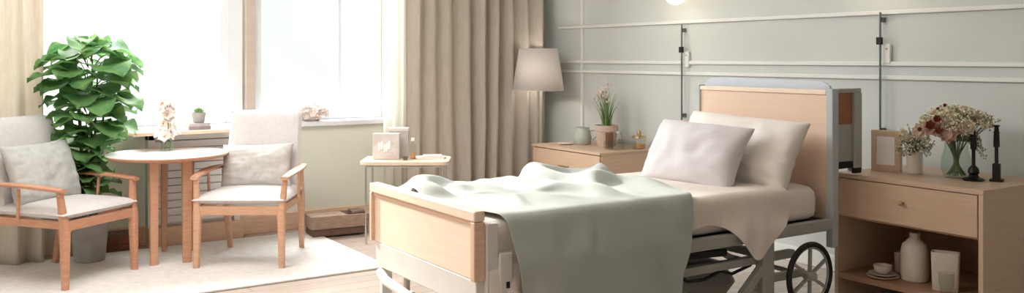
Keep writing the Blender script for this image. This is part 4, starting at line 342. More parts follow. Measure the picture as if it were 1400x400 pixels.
-1,-1,-3,-1,-2,-1,0,-1,0,1,4,5,2,-1,-2,-3,0,0,1,-2,-3,-3,-1,1,-2,-1,0,4,5,6,6,0,0,2,1,0,-2,-2,-3,-6,-6,-4,-4,0,1,2,1,-2,-2,-1,-2,0,2,3,3,4,3,1,0,-1,
-2,-2,-1,-2,-2,-2,-1,0,5,6,3,-1,-3,-2,-1,0,-1,-2,-3,-2,-1,1,-2,-3,0,2,6,6],
    [640,13,33,16,-3,-21,-39,-23,-17,-9,-5,-1,2,8,9,12,10,9,6,6,2,0,-2,-4,4,10,24,6,1,-4,-4,-2,-2,1,2,3,3,5,6,6,5,13,19,12,5,-5,-10,-10,-10,-5,-2,-3,-4,-4,-4,-4,-8,-11,-31,10,
32,20,4,-18,-38,-22,-16,-9,-3,2,6,10,12,14,10,20,5,4,2,-1,-5,-9,-23,26,15,6,-5,-13,-6,-16,-2,2,15,3,4,5,8,9,9,17,20,18,5,0,-2,-10,-11,-7,-5,-5,-4,-5,-4,-8,-8,-12,-38,6,28,24,
9,-11,-23,-33,-14,-7,0,3,8,12,24,12,9,6,4,1,0,-4,-11,-16,-5,14,16,1,-16,-12,-3,0,3,0,1,3,3,2,6,11,15,20,24,12,6,1,-2,-4,-6,-6,-6,-5,-5,-5,-6,-9,-10,-12,-28,1,8,24,17,-2,
-19,-18,-9,-4,0,5,7,11,12,8,6,2,0,-2,-3,-6,-15,-12,-1,14,15,-9,-18,1,2,2,4,-2,2,0,7,-5,4,4,19,26,19,11,5,1,-3,-5,-5,-4,-2,-3,-5,-4,-4,-10,-12,-12,-26,-2,2,12,23,13,-12,-15,
-5,-1,1,5,7,8,6,4,-1,-6,-10,-1,4,-4,-16,-4,1,6,17,-18,-1,4,0,4,3,-1,-3,3,5,-6,2,0,23,28,12,9,4,-1,-5,-7,-6,-5,-3,-5,-5,-6,-6,9,-9,-13,-23,1,0,-3,19,23,4,-10,-2,1,
3,3,4,2,2,-4,-7,-11,-9,-3,4,2,-11,0,1,1,15,-14,3,5,3,2,1,-8,8,0,-12,6,-4,4,30,18,12,7,2,-4,-9,-10,-9,-11,-8,-5,-4,-3,1,15,0,-9,-22,3,0,-2,5,27,17,-2,2,1,0,0,
0,-1,-3,-8,-9,-11,-11,-5,2,6,-2,-4,0,1,12,-3,-10,9,1,-2,-4,12,1,-5,-12,0,0,18,28,13,10,4,-2,-10,-13,-17,-16,-8,-5,-2,0,0,6,14,6,-4,-22,1,0,-1,0,27,21,6,1,0,-1,-1,-2,-4,
-4,-9,-8,-8,-12,-6,0,2,1,-3,0,7,5,3,-11,-2,-2,0,0,13,3,-6,-10,0,8,24,20,12,6,1,-8,-15,-23,-20,-5,0,0,0,0,0,3,13,8,2,-24,-2,0,0,0,22,25,7,3,-1,-1,-4,-5,-12,-12,-7,
-3,-1,-4,-7,0,0,1,-1,1,4,3,4,3,-6,-9,0,0,10,4,-5,-7,3,13,26,12,10,4,-5,-15,-26,-24,0,0,0,0,0,2,-2,3,11,8,10,-30,-2,0,0,0,14,28,9,2,-1,-4,-7,-17,-14,-8,-2,0,1,
0,-1,0,0,0,0,1,1,2,2,4,1,-5,-6,0,7,4,-4,-2,7,16,20,12,7,-1,-12,-24,-28,-2,0,0,0,0,0,0,0,6,11,14,13,-42,-2,0,0,2,10,20,14,1,-2,-12,-17,-14,-2,0,10,4,-4,-3,-3,
-2,-2,0,0,0,1,0,1,0,4,1,-2,-3,4,3,-3,3,9,18,16,9,5,-6,-16,-34,-10,1,9,1,-1,-3,-7,0,2,12,15,16,8,-51,-2,0,0,4,10,14,11,1,-10,-16,-14,0,0,0,0,14,8,-6,-6,-6,-4,
0,0,0,0,0,0,0,0,2,1,1,2,1,1,5,12,17,12,7,2,-10,-24,-28,-1,9,3,0,-6,-4,-2,1,9,16,18,10,8,-60,-2,0,0,6,12,11,5,-3,-13,-18,0,0,0,0,0,7,18,-1,-8,-10,-6,0,0,
0,0,0,7,-1,-1,-2,1,2,1,1,2,5,15,16,9,5,-1,-11,-29,-19,0,0,2,6,-1,-7,1,7,14,18,11,8,8,-65,-2,0,0,11,14,7,1,-7,-16,-10,12,-7,-5,0,0,7,19,4,-8,-12,-10,0,0,0,0,
0,6,9,3,-4,-2,-1,-1,-1,1,5,15,16,8,3,-1,-11,-30,-15,0,0,0,0,0,0,6,12,15,13,8,6,6,-64,-2,0,7,15,12,1,-5,-10,-15,-5,14,8,-4,-6,-2,-1,5,20,-8,-13,-11,-2,0,0,0,0,2,
12,10,2,-3,-4,-5,-4,0,3,11,18,9,4,-1,-11,-28,-15,0,0,0,0,0,6,9,12,11,8,5,3,2,-56,5,9,12,13,5,-4,-11,-14,-13,-2,13,10,7,0,-3,-2,-14,20,-1,-13,-15,-2,0,0,0,0,0,8,15,
11,-1,-6,-8,-8,-3,2,8,16,13,5,-1,-9,-25,-17,0,0,0,0,6,10,9,7,6,3,0,-1,2,-16,8,9,4,3,0,-5,-16,-16,-13,0,3,11,12,2,-4,-9,-6,19,3,-11,-16,-4,0,0,0,0,0,5,17,15,4,
-5,-10,-13,-6,0,7,13,16,5,1,-7,-22,-14,-6,0,2,8,8,7,3,1,-1,-6,-5,-3,0,16,14,6,5,2,-2,-7,-16,-19,-13,0,0,7,12,3,-7,-8,0,17,8,-10,-16,-6,0,0,0,0,0,3,17,18,7,-1,-11,
-17,-10,-3,2,12,17,11,2,-4,-16,-11,-5,2,6,7,6,0,-4,-6,-8,-9,-5,0,2,22,21,9,5,2,-3,-7,-15,-22,-14,0,0,3,10,1,-6,-5,2,15,10,-5,-17,-8,0,0,0,0,0,2,15,20,10,0,-7,-20,-15,
-3,-2,4,18,16,7,-1,-7,-6,0,5,6,3,0,-3,-12,-14,-13,-3,0,0,0,15,27,10,7,2,-3,-7,-14,-23,-13,-1,0,0,3,3,-4,-2,2,12,13,-1,-16,-10,0,0,0,0,0,0,15,20,12,2,-5,-22,-18,-4,0,
0,13,17,12,3,0,1,2,4,3,0,-2,-6,-13,-20,-14,0,0,0,0,6,27,15,7,2,-2,-6,-15,-20,-13,-1,0,0,0,0,0,0,0,8,14,4,-12,-14,0,0,0,0,0,0,13,20,13,4,-5,-22,-21,-2,0,0,6,
17,14,8,4,4,5,4,2,-1,-4,-7,-11,-22,-17,-2,0,0,0,1,22,19,7,3,-1,-5,-16,-18,-12,0,0,0,0,0,0,0,0,2,13,9,-6,-16,-2,0,0,0,0,0,10,19,16,5,-4,-23,-22,-1,0,0,2,15,16,
12,6,7,6,3,0,-3,-5,-6,-8,-17,-17,-11,0,0,0,-2,16,16,12,4,0,-5,-16,-15,-10,0,0,0,0,0,0,1,-1,0,8,11,-1,-12,-6,0,0,0,0,1,8,18,17,5,-4,-23,-22,0,0,0,0,12,18,15,8,
7,5,0,-2,-4,-5,-5,-5,-11,-12,-13,-8,0,0,-3,9,10,10,8,4,-6,-13,-13,-6,0,2,4,3,1,0,0,-4,-5,1,10,5,-7,-10,0,0,0,2,0,7,15,18,6,-3,-25,-20,0,0,0,0,10,18,18,8,5,2,
-2,-5,-5,-4,-5,-3,-3,-8,-10,-10,-5,-1,-2,3,4,6,7,7,-1,-9,-10,-5,0,5,5,2,1,-1,0,-2,-5,-5,6,6,-2,-8,-2,1,1,2,2,4,12,16,9,-2,-25,-20,0,0,0,0,8,20,18,6,4,-2,-5,-5,
-10,-8,-1,2,3,-1,-6,-9,-8,-6,-1,1,0,2,4,6,3,-5,-7,-3,0,4,-1,-1,-2,0,1,1,3,-5,2,5,0,-4,-1,0,3,3,3,3,8,14,10,-1,-24,-21,0,4,-1,-3,8,20,17,5,0,-4,-9,-12,-10,-5,
1,5,8,6,1,-1,-6,-8,-16,0,0,0,0,3,4,-1,-4,-2,0,2,-2,0,0,0,0,0,0,0,1,3,0,-2,0,3,5,5,4,3,4,8,11,0,-21,-22,-2,0,0,0,10,18,15,3,-3,-12,-12,-9,-8,-2,0,6,
12,12,5,-1,-11,-13,-8,-2,0,0,0,0,2,1,-1,-2,0,0,0,0,0,0,0,0,0,0,1,1,0,0,2,5,7,7,4,4,3,4,7,0,-16,-23,-6,0,0,0,11,16,11,0,-10,-11,-9,-7,-1,0,0,0,13,16,
9,-3,-17,-13,-3,-2,0,0,0,0,1,0,0,-1,0,0,0,0,0,0,0,0,0,0,1,1,0,0,3,7,5,-3,6,6,8,6,3,1,-10,-21,-13,0,0,3,10,12,5,-5,-11,-8,-4,-2,0,0,0,0,10,19,10,-2,
-15,-19,-1,-2,0,0,0,0,1,0,-1,0,0,0,0,0,0,0,0,0,2,2,2,-1,-3,0,4,6,-5,-5,0,1,11,15,11,4,-4,-18,-17,-5,2,6,6,7,0,-8,-7,-4,-2,0,0,0,0,0,9,19,12,-3,-15,-20,
0,-2,0,0,0,1,1,-1,-1,0,0,0,0,0,0,0,2,4,4,4,-2,-6,-6,1,4,7,-2,-10,0,0,0,11,19,13,0,-13,-16,-8,1,6,2,2,-5,-7,-5,0,0,0,0,0,0,0,9,19,11,-3,-14,-21,0,-1,
0,0,0,2,2,-3,-1,0,0,0,0,0,0,4,6,7,3,-2,-10,-8,0,0,2,10,0,-12,0,0,0,0,16,18,8,-4,-11,-9,-3,1,-1,-3,-6,-6,0,1,0,-1,0,0,0,0,7,19,12,-4,-14,-20,1,-1,0,0,
0,5,1,-5,-1,0,0,0,0,0,5,9,7,3,-2,-10,-11,-1,0,0,0,10,4,-13,-1,0,0,0,4,17,16,5,-4,-5,-7,-6,-6,-6,-7,-1,0,4,-1,-3,0,0,0,0,5,17,12,-3,-13,-18,0,0,0,0,0,6,
0,-6,0,0,0,0,0,2,10,9,5,-1,-8,-11,-6,0,0,0,0,8,8,-10,-6,0,0,0,0,7,20,15,3,0,-6,-13,-15,-8,-3,0,2,5,-3,-4,0,0,0,0,2,12,14,0,-12,-16,0,0,0,0,0,6,0,-6,
0,0,0,0,0,5,11,8,2,-6,-10,-8,-2,0,0,0,0,5,8,1,-8,-4,-2,0,0,0,15,23,7,3,-2,-14,-20,-11,-1,0,6,3,-7,-2,0,0,0,0,0,8,13,3,-9,-15,0,0,0,0,1,4,0,-5,0,0,
0,0,0,6,12,7,-3,-8,-9,-5,0,0,0,0,0,3,7,5,-1,-7,-7,0,0,0,6,24,13,5,0,-10,-24,-14,0,1,7,2,-9,-1,0,0,0,0,0,3,11,5,-6,-13,0,0,0,0,0,2,1,-3,0,0,0,0,
0,9,11,3,-6,-10,-5,-2,0,0,0,0,0,1,4,6,3,-5,-9,0,0,0,4,21,12,9,1,-8,-24,-15,0,0,9,1,-10,0,0,0,0,0,0,0,6,7,-3,-10,0,0,0,0,0,1,1,-2,0,0,0,0,1,11,
9,-2,-9,-8,-2,0,0,0,0,0,0,0,2,4,4,-1,-8,-1,0,0,4,16,10,12,3,-7,-20,-18,0,0,9,1,-10,0,0,0,0,0,0,0,2,5,-1,-6,0,0,0,0,0,0,0,0,0,0,0,0,3,11,4,-5,
-8,-5,0,0,0,0,0,0,0,0,0,2,4,1,-4,-3,0,1,4,11,8,9,7,-4,-17,-17,-2,0,8,2,-9,-1,0,0,0,0,0,0,0,2,0,-2,0,0,0,0,0,0,0,0,0,0,0,0,6,8,-2,-6,-6,0,
0,0,0,0,0,0,0,0,0,0,2,1,-1,-1,0,1,4,7,5,6,7,1,-12,-16,-4,0,6,4,-8,-2,0,0,0,0,0,0,0,0,0,0,0,0,0,0,0,0,0,0,0,0,0,2,5,2,-4,-5,0,0,0,0,
0,0,0,0,0,0,0,0,0,1,0,0,1,1,3,4,3,3,6,4,-6,-14,-6,0,2,7,-4,-5,0,0,0,0,0,0,0,0,0,0,0,0,0,0,0,0,0,0,0,0,0,1,2,0,-3,0,0,0,0,0,0,0,
0,0,0,0,0,0,0,0,0,0,2,1,2,2,0,2,5,5,-1,-9,-9,0,0,6,-1,-5,0,0,0,0,0,0,0,0,0,0,0,0,0,0,0,0,0,0,0,0,0,0,1,-1,0,0,0,0,0,0,0,0,0,0,
0,0,0,0,0,0,0,0,1,1,2,1,-1,-1,2,6,3,-4,-8,-2,0,2,0,-1,-1,0,0,0,0,0,0,0,0,0,0,0,0,0,0,0,0,0,0,0,0,0,0,0,0,0,0,0,0,0,0,0,0,0,0,0,
0,0,0,0,0,0,1,0,1,2,-3,-1,0,3,6,0,-6,-3,0,0,0,0,0,0,0,0,0,0,0,0,0,0,0,0,1,1,-1,-1,0,0,0,0,0,0,0,0,0,0,0,0,0,0,0,0,0,0,0,0,0,0,
0,0,1,0,0,-1,0,3,-3,0,0,0,2,2,-2,-1,-1,1,0,0,0,0,0,-1,1,0,0,1,1,1,-4,2,2,-1,-1,-1,0,0,0,-1,0,1,0,0,0,0,0,0,0,0,0,0,0,0,0,0,0,0,0,0,
0,0,0,-1,0,0,0,0,-1,0,1,0,0,0,0,0,-1,0,0,-1,0,0,0,0,1,1,2,1,-3,2,0,0,0,-2,0,0,0,0,-1,0,-1,0,0,0,0,0,0,0,-1,0,0,0,0,-1,0,0,0,0,0,-1,
0,-1,0,0,-1,-1,0,0,-1,0,0,0,0,0,-1,0,0,0,-1,-1,-1,-1,0,1,0,1,6,0,0,0,0,0,-1,0,-1,-1,0,-1,0,-1,-1,0,-1,0,-1,0,0,0,-1,0,0,-1,0,0,-1,0,0,-1,0,0,
-2,-1,-1,0,-1,-1,-1,1,0,0,-1,0,-1,-1,-1,0,-1,-1,0,-1,-1,-1,0,-1,14,0,0,-1,0,-1,0,0,-1,-1,-1,-1,-1,-1,0,-2,0,0,-1,-1,0,-1,-1,0,0,0,0,-1,0,-1,-1,0,-1,0,-1,-1,
-1,-1,-1,-1,-1,-1,0,0,0,0,-1,-1,0,-1,0,-1,0,-1,-13,-2,0,-2,28,0,-1,0,-1,0,0,-1,0,-1,-2,0,-1,-1,-2,0,-1,-13,-1,-1,0,0,0,0,0,-1,-2,0,-1,0,-1,0,-1,-2,0,0,-1,-1,
-1,-1,0,-2,-1,0,-1,0,0,0,0,0,0,0,0,0,-2,-2,-2,-2,16,0,-1,-1,-1,-1,0,0,0,-1,-1,0,-1,-1,-1,-2,-1,0,0,-1,-1,0,1,1,-1,-2,-1,-1,0,0,-1,-1,-1,0,-1,-1,-1,-1,0,-1,
-1,-1,-1,-1,0,-1,0,-1,0,1,1,0,-1,-1,-1,-1,-2,-2,15,-1,-1,0,-1,-1,0,0,0,0,-1,0,-1,-1,-3,0,-1,-1,-1,0,0,0,2,0,-1,-2,-3,0,1,-1,0,-1,0,-1,-1,-1,-1,0,-1,-1,-1,-1,
-1,-1,-1,-1,0,-1,0,-1,1,0,-1,-1,-1,-1,-2,-1,16,-1,-1,-1,0,-1,0,1,0,-1,0,0,0,-2,-2,-1,-1,-1,-1,0,0,1,1,0,-2,-2,-2,0,1,-1,0,-1,-1,-1,-1,0,-1,-1,-1,-1,0,-1,-1,-1,
-1,0,-1,-1,-1,-1,0,-1,-2,-1,-1,-2,-1,-1,19,-1,-1,0,0,0,0,0,0,0,0,-1,-1,-1,-1,-2,-1,0,-1,0,0,0,1,-1,-1,-3,0,0,0,0,-1,-1,-1,-1,0,-1,-1,-1,-1,0,-1,-1,-1,-1,0,-1,
-1,-1,-1,-1,-1,-2,0,-2,-2,-1,-1,-2,21,0,-1,0,0,0,0,0,-1,0,0,-1,-1,-1,0,-1,-1,-1,-1,0,0,0,0,-1,-2,-1,0,0,0,-1,-1,-1,-1,0,-1,-1,-1,-1,0,-1,-1,-1,-1,0,-1,-1,-1,-1,
0,-2,-1,-1,-1,-2,-1,-1,-2,-1,22,-1,0,-1,0,0,0,-1,0,-1,0,-1,-1,0,0,-1,-1,-1,-1,0,-1,-1,-1,-1,0,0,-1,-1,-1,0,-1,0,-1,0,-1,-1,-1,-1,-1,-1,-1,0,-1,-2,-1,0,-1,-1,-1,-1,
-1,-2,-1,-1,-1,-1,-1,-1,21,0,0,0,-1,0,-1,0,-1,0,-1,0,0,-1,-1,-1,-1,0,-1,-1,-1,-1,0,-2,-1,-1,0,-1,-1,0,-1,-1,0,0,-1,-1,-1,-1,0,-1,-1,-1,-1,-1,-1,-1,-1,-1,-1,-1,-1,-1,
-1,-1,-1,-1,-1,-1,22,-1,0,-1,-1,0,0,0,-1,0,-1,0,-1,-1,0,-1,-1,0,-1,-1,0,-2,-1,-1,-1,-1,-2,0,0,-1,-1,0,-1,-1,0,-1,-1,0,-1,-1,0,-1,-1,-2,0,-2,-1,-1,0,-1,-1,-2,0,-1,
-2,-1,0,-1,21,0,0,-1,0,-1,0,-1,0,0,-1,0,0,-1,-1,-1,-1,0,0,-1,-2,-1,-1,-1,-2,0,-1,-1,-1,-1,0,0,-1,-1,-1,-1,0,0,-1,-1,-1,-1,0,-1,-2,-1,-1,-1,-1,-1,-1,-1,-1,-1,-1,-1,
-1,-1,23,-1,-1,0,-1,0,0,0,0,-1,0,-1,0,-1,-1,0,-1,-1,-1,-1,0,-1,-2,-1,-1,-1,-2,0,-1,0,-1,-1,-1,0,-1,-1,0,-1,-1,0,0,-1,-2,-1,0,-2,-1,-1,-1,-2,-1,0,-2,-1,-1,0,-1,-1,
22,0,0,-1,-1,0,0,0,0,-1,0,-1,0,0,-1,-1,-1,-1,-1,-1,-1,-1,0,-2,-1,-1,-1,-1,-1,-1,0,0,-1,-1,-1,-1,0,-1,-1,-1,0,-1,0,-1,-2,-1,-1,-1,-2,-1,-1,-2,0,-1,-1,-1,-1,0,23,-1,
-1,-1,0,0,0,0,0,0,-1,0,0,-1,-1,-1,-1,-1,-1,-1,0,-1,-1,-2,0,-1,-2,-1,0,-1,-1,-1,-1,0,-1,-1,-1,-1,0,0,-1,0,-1,-1,-1,-2,-1,-1,-2,-1,-1,-1,-2,-1,0,-1,-1,-1,23,0,-1,0,
0,0,0,0,-1,-1,0,0,0,-1,0,-1,-2,-1,0,-1,-1,-1,-1,-1,-1,-1,-1,-1,-1,-1,-1,0,-1,-1,-1,-1,0,-1,-1,0,-1,-1,0,-1,-1,-2,0,-2,-2,-1,-1,-2,0,-2,-1,-1,0,-1,24,-1,-1,0,0,0,
0,0,-1,0,-1,0,1,-1,-1,-1,-1,-1,-1,-2,0,-1,-1,-1,-1,-1,-1,-1,-1,0,-1,-1,-1,-1,-1,-1,-1,-1,0,0,-1,0,-1,-1,-1,-1,-2,-1,-1,-2,-1,-1,-2,-1,0,-1,-1,-1,24,-1,0,0,0,0,0,-1,
-1,-1,0,0,1,-1,-1,0,-1,-2,-1,-1,-1,-1,-1,0,-1,-2,-1,0,-1,-1,-1,-1,-1,-1,-1,-1,-1,-1,-1,-1,0,0,0,0,-2,-1,-1,-2,-2,0,-2,-2,0,-2,-1,-1,0,-1,25,-1,-1,0,0,0,0,-1,-1,0,
0,0,0,0,0,-2,-1,-1,-1,-2,-1,0,-1,-2,-1,0,-1,-2,-1,0,-1,-1,-1,-1,-1,-2,-1,-1,-1,0,0,0,0,-1,-1,0,-2,-2,-1,-2,-1,-1,-2,-1,-1,-1,-1,-1,26,-1,-1,0,0,0,0,0,-1,-1,0,0,
0,0,0,-2,0,-2,-1,-1,-1,-1,-2,0,-1,-1,-2,0,-1,-1,-1,-1,-1,-1,-2,-1,-1,-2,0,0,0,0,0,0,-1,-1,-2,-1,-2,-1,-2,-1,-1,-1,-2,-1,-1,-1,26,0,-1,0,-1,0,0,-1,0,-1,0,0,0,0,
0,-1,-1,-2,0,-1,-2,-1,-1,-1,-1,-1,-1,-1,-1,-1,0,-1,-1,-2,-1,-2,-1,-1,-1,-1,0,1,0,-1,0,-1,0,-2,-2,-1,-2,-1,-2,-1,-1,-1,-2,-1,27,-1,-1,-1,0,0,0,0,-1,0,0,0,1,-1,-1,-1,
-1,-1,-1,-1,-1,-1,-2,-1,0,-2,-1,-1,0,-1,-1,-1,-1,-1,-2,-1,-2,-1,-1,0,0,0,0,0,0,-1,-1,-2,-1,-2,-1,-1,-2,-1,-2,-1,-1,-2,27,-1,0,-1,0,-1,0,-1,0,0,0,0,1,-1,-1,0,-1,-2,
-1,0,-2,-1,-1,-1,-2,-1,0,-2,0,-1,-1,0,-1,-1,-2,-1,-2,-1,0,-1,-1,0,0,-1,0,-1,0,-1,-1,-2,-1,-1,-2,-1,-2,-1,-2,-1,27,-1,-1,-1,0,-1,0,0,0,0,0,0,0,0,-1,-1,-1,-1,-1,-1,
-1,-1,-1,-2,-1,-1,-2,-1,0,0,-1,-1,-1,-1,-1,-1,-2,-1,-1,-1,-1,0,0,0,-1,-1,0,-1,-1,0,-2,-1,-1,-2,-2,-1,-2,-2,26,0,-1,0,-1,0,-1,0,0,0,0,0,0,0,-1,-1,-1,-1,-1,-1,0,-2,
-1,-1,-2,-2,0,-1,-1,-1,0,-1,0,-1,-1,-2,-1,-1,-2,0,-1,-1,0,-1,-1,0,-1,0,-1,0,-1,-1,-1,-2,-1,-3,-1,-3,27,-1,-1,0,-1,0,-1,0,0,0,0,0,0,0,0,-2,-1,-1,0,-1,-1,-1,-1,-2,
-2,-1,-1,-1,-1,0,0,-1,-1,-1,-1,-1,-1,-2,-1,-2,-1,0,0,-1,-1,-1,-1,0,0,0,0,0,-1,-2,-1,-3,-2,-3,25,0,-1,0,0,-1,0,0,0,0,0,0,0,0,-1,-2,0,-1,-1,-1,-1,0,-2,-1,-1,-3,
-1,0,-1,-1,-1,0,-1,0,-1,-2,-1,-1,-2,-1,-1,-1,-1,0,-1,0,-2,0,0,1,0,-1,0,-1,-1,-3,-3,-3,25,-1,0,-1,0,-1,0,0,0,0,0,1,-1,0,-1,-1,-1,-1,-1,0,-1,-1,-1,-1,-2,-2,-1,-2,
-1,0,0,-1,-1,-1,-1,0,-1,-2,-1,-2,-2,0,0,0,-1,-1,-1,-1,1,1,-1,0,-1,0,0,-3,-3,-3,23,-1,0,-1,0,0,0,-1,0,1,0,0,0,0,-2,-1,-1,0,-1,-1,0,-2,0,-2,-2,-2,-2,0,-2,-1,
-1,0,-1,-1,-1,0,0,-1,-2,-2,-1,-1,0,0,-1,-1,0,0,0,0,0,0,0,0,0,-3,-3,-3],
  ]),
}
SKY_E, FILL_E, FILL2_E, SUN_E, WORLD_E, EXPO = 720, 130, 48, 4800, 1.15, 0.0
import bpy, bmesh, math, random
from math import sin, cos, pi, radians, sqrt
from mathutils import Vector, Matrix, noise, Euler

C = bpy.context.scene.collection
random.seed(7)

# ------------------------------------------------------------------ materials
def lin(c):
    return tuple(((v/255)/12.92 if v/255 <= .04045 else ((v/255+.055)/1.055)**2.4) for v in c)

def mat(name, col, rough=.6, col2=None, scale=8., stretch=(1, 1, 1), bump=0., bscale=60., metal=0., spec=.5,
        sheen=0., emit=0., trans=0., detail=4.):
    m = bpy.data.materials.new(name); m.use_nodes = True
    nt = m.node_tree; b = nt.nodes['Principled BSDF']; N = nt.nodes.new; L = nt.links.new
    c1 = lin(col) + (1,); c2 = lin(col2) + (1,) if col2 else c1
    tc = N('ShaderNodeTexCoord'); mp = N('ShaderNodeMapping'); mp.inputs['Scale'].default_value = stretch
    L(tc.outputs['Object'], mp.inputs[0])
    nz = N('ShaderNodeTexNoise'); nz.inputs['Scale'].default_value = scale; nz.inputs['Detail'].default_value = detail
    L(mp.outputs[0], nz.inputs[0])
    rp = N('ShaderNodeValToRGB'); rp.color_ramp.elements[0].position = .35; rp.color_ramp.elements[1].position = .65
    rp.color_ramp.elements[0].color = c1; rp.color_ramp.elements[1].color = c2
    L(nz.outputs['Fac'], rp.inputs[0]); L(rp.outputs[0], b.inputs['Base Color'])
    b.inputs['Roughness'].default_value = rough; b.inputs['Metallic'].default_value = metal
    b.inputs['Specular IOR Level'].default_value = spec
    if sheen: b.inputs['Sheen Weight'].default_value = sheen
    if emit:
        b.inputs['Emission Strength'].default_value = emit; L(rp.outputs[0], b.inputs['Emission Color'])
    if bump:
        n2 = N('ShaderNodeTexNoise'); n2.inputs['Scale'].default_value = bscale; n2.inputs['Detail'].default_value = 5
        L(mp.outputs[0], n2.inputs[0])
        bp = N('ShaderNodeBump'); bp.inputs['Strength'].default_value = bump; bp.inputs['Distance'].default_value = .01
        L(n2.outputs['Fac'], bp.inputs['Height']); L(bp.outputs[0], b.inputs['Normal'])
    if trans:
        t = N('ShaderNodeBsdfTranslucent'); L(rp.outputs[0], t.inputs[0])
        mx = N('ShaderNodeMixShader'); mx.inputs[0].default_value = trans
        L(b.outputs[0], mx.inputs[1]); L(t.outputs[0], mx.inputs[2]); L(mx.outputs[0], nt.nodes['Material Output'].inputs[0])
    return m

def glass(name, col=(250, 252, 252), clear=.85, rough=.03):
    m = bpy.data.materials.new(name); m.use_nodes = True
    nt = m.node_tree; nt.nodes.remove(nt.nodes['Principled BSDF']); N = nt.nodes.new; L = nt.links.new
    tr = N('ShaderNodeBsdfTransparent'); tr.inputs[0].default_value = lin(col) + (1,)
    gl = N('ShaderNodeBsdfGlossy'); gl.inputs['Roughness'].default_value = rough
    lw = N('ShaderNodeLayerWeight'); lw.inputs[0].default_value = .5
    pw = N('ShaderNodeMath'); pw.operation = 'POWER'; pw.inputs[1].default_value = 3; L(lw.outputs['Facing'], pw.inputs[0])
    fr = N('ShaderNodeMath'); fr.operation = 'MULTIPLY'; fr.inputs[1].default_value = (1-clear)*1.6; L(pw.outputs[0], fr.inputs[0])
    nz = N('ShaderNodeTexNoise'); nz.inputs['Scale'].default_value = 3
    ma = N('ShaderNodeMath'); ma.operation = 'MULTIPLY_ADD'; ma.inputs[1].default_value = .02
    L(nz.outputs['Fac'], ma.inputs[0]); L(fr.outputs[0], ma.inputs[2])
    mx = N('ShaderNodeMixShader'); L(ma.outputs[0], mx.inputs[0]); L(tr.outputs[0], mx.inputs[1]); L(gl.outputs[0], mx.inputs[2])
    L(mx.outputs[0], nt.nodes['Material Output'].inputs[0])
    return m

def sheer(name, col, alpha):
    m = mat(name, col, .9, trans=.5, bump=.1)
    nt = m.node_tree; out = nt.nodes['Material Output']; src = out.inputs[0].links[0].from_socket
    t = nt.nodes.new('ShaderNodeBsdfTransparent'); mx = nt.nodes.new('ShaderNodeMixShader'); mx.inputs[0].default_value = alpha
    nt.links.new(t.outputs[0], mx.inputs[1]); nt.links.new(src, mx.inputs[2]); nt.links.new(mx.outputs[0], out.inputs[0])
    return m

M = {}
M['sage'] = mat('sage_wall_paint', (214, 219, 217), .8, (210, 215, 213), 3, bump=.03)
M['cream_wall'] = mat('cream_wall_paint', (228, 230, 216), .8, (224, 226, 211), 3, bump=.03)
M['white_wall'] = mat('white_wall_paint', (238, 236, 230), .85, (234, 232, 226), 3)
M['ceil'] = mat('ceiling_paint', (240, 240, 236), .9, (236, 236, 232), 3)
M['white_trim'] = mat('white_trim_paint', (238, 240, 237), .5, (233, 235, 232), 5)
M['win_white'] = mat('window_frame_white', (236, 239, 243), .4, (230, 233, 238), 5)
M['tan_post'] = mat('tan_window_post', (206, 190, 178), .5, (198, 182, 170), 3, (1, 1, 6))
M['skirt_wood'] = mat('skirting_oak', (234, 200, 174), .5, (224, 186, 158), 5, (2, 10, 20), bump=.05)
M['oak'] = mat('light_oak_veneer', (216, 188, 162), .42, (210, 181, 154), 3, (1.5, 1.5, 22), bump=.04, bscale=8)
M['oak_y'] = mat('light_oak_horizontal_grain', (213, 184, 157), .42, (207, 177, 150), 3, (14, 1.2, 26), bump=.04, bscale=8)
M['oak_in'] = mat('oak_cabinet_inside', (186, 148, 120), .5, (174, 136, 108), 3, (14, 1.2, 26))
M['bed_oak'] = mat('pale_bed_oak', (247, 228, 208), .4, (243, 222, 201), 3, (14, 1.2, 22), bump=.02, bscale=8)
M['head_oak'] = mat('headboard_oak', (236, 209, 188), .45, (232, 204, 182), 3, (14, 1.2, 22), bump=.02, bscale=8)
M['brown_wood'] = mat('brown_back_panel', (168, 112, 74), .5, (152, 98, 62), 4, (1, 1, 14))
M['chair_wood'] = mat('armchair_beech', (205, 154, 124), .42, (192, 138, 108), 4, (3, 3, 26), bump=.04, bscale=6)
M['chair_wood2'] = mat('armchair_pale_beech', (216, 172, 142), .42, (204, 158, 128), 4, (3, 3, 26), bump=.04, bscale=6)
M['uphol'] = mat('light_grey_upholstery', (217, 213, 212), .95, (210, 206, 205), 40, bump=.25, bscale=400, sheen=.2)
M['cush'] = mat('grey_linen_cushion', (204, 199, 196), .95, (194, 189, 186), 30, bump=.3, bscale=300)
M['cush2'] = mat('cool_grey_cushion', (196, 196, 194), .95, (184, 185, 183), 30, bump=.3, bscale=300)
M['floor'] = None
M['rug'] = mat('pale_wool_rug', (236, 232, 228), 1, (226, 221, 216), 26, bump=.6, bscale=160)
M['curtain'] = mat('taupe_curtain_linen', (220, 210, 197), .95, (212, 202, 188), 14, (4, 4, .6), bump=.1, bscale=200, trans=.3)
M['curtain_l'] = mat('beige_curtain_linen', (232, 224, 210), .95, (224, 215, 200), 14, (4, 4, .6), bump=.15, bscale=200, trans=.25)
M['sheer'] = sheer('white_voile', (244, 242, 238), .62)
M['sheer_r'] = sheer('cream_voile', (236, 230, 218), .8)
M['glass'] = glass('window_glass', (254, 255, 255), .9)
M['vglass'] = glass('vase_glass', (246, 250, 248), .72)
M['cglass'] = glass('clear_glass', (246, 248, 246), .78)
M['acryl'] = glass('frosted_acrylic', (236, 228, 224), .6, .2)
M['water'] = glass('vase_water', (214, 224, 214), .8)
M['leaf'] = mat('fresh_green_leaf', (138, 178, 112), .5, (82, 134, 78), 9, bump=.1, bscale=40, trans=.42)
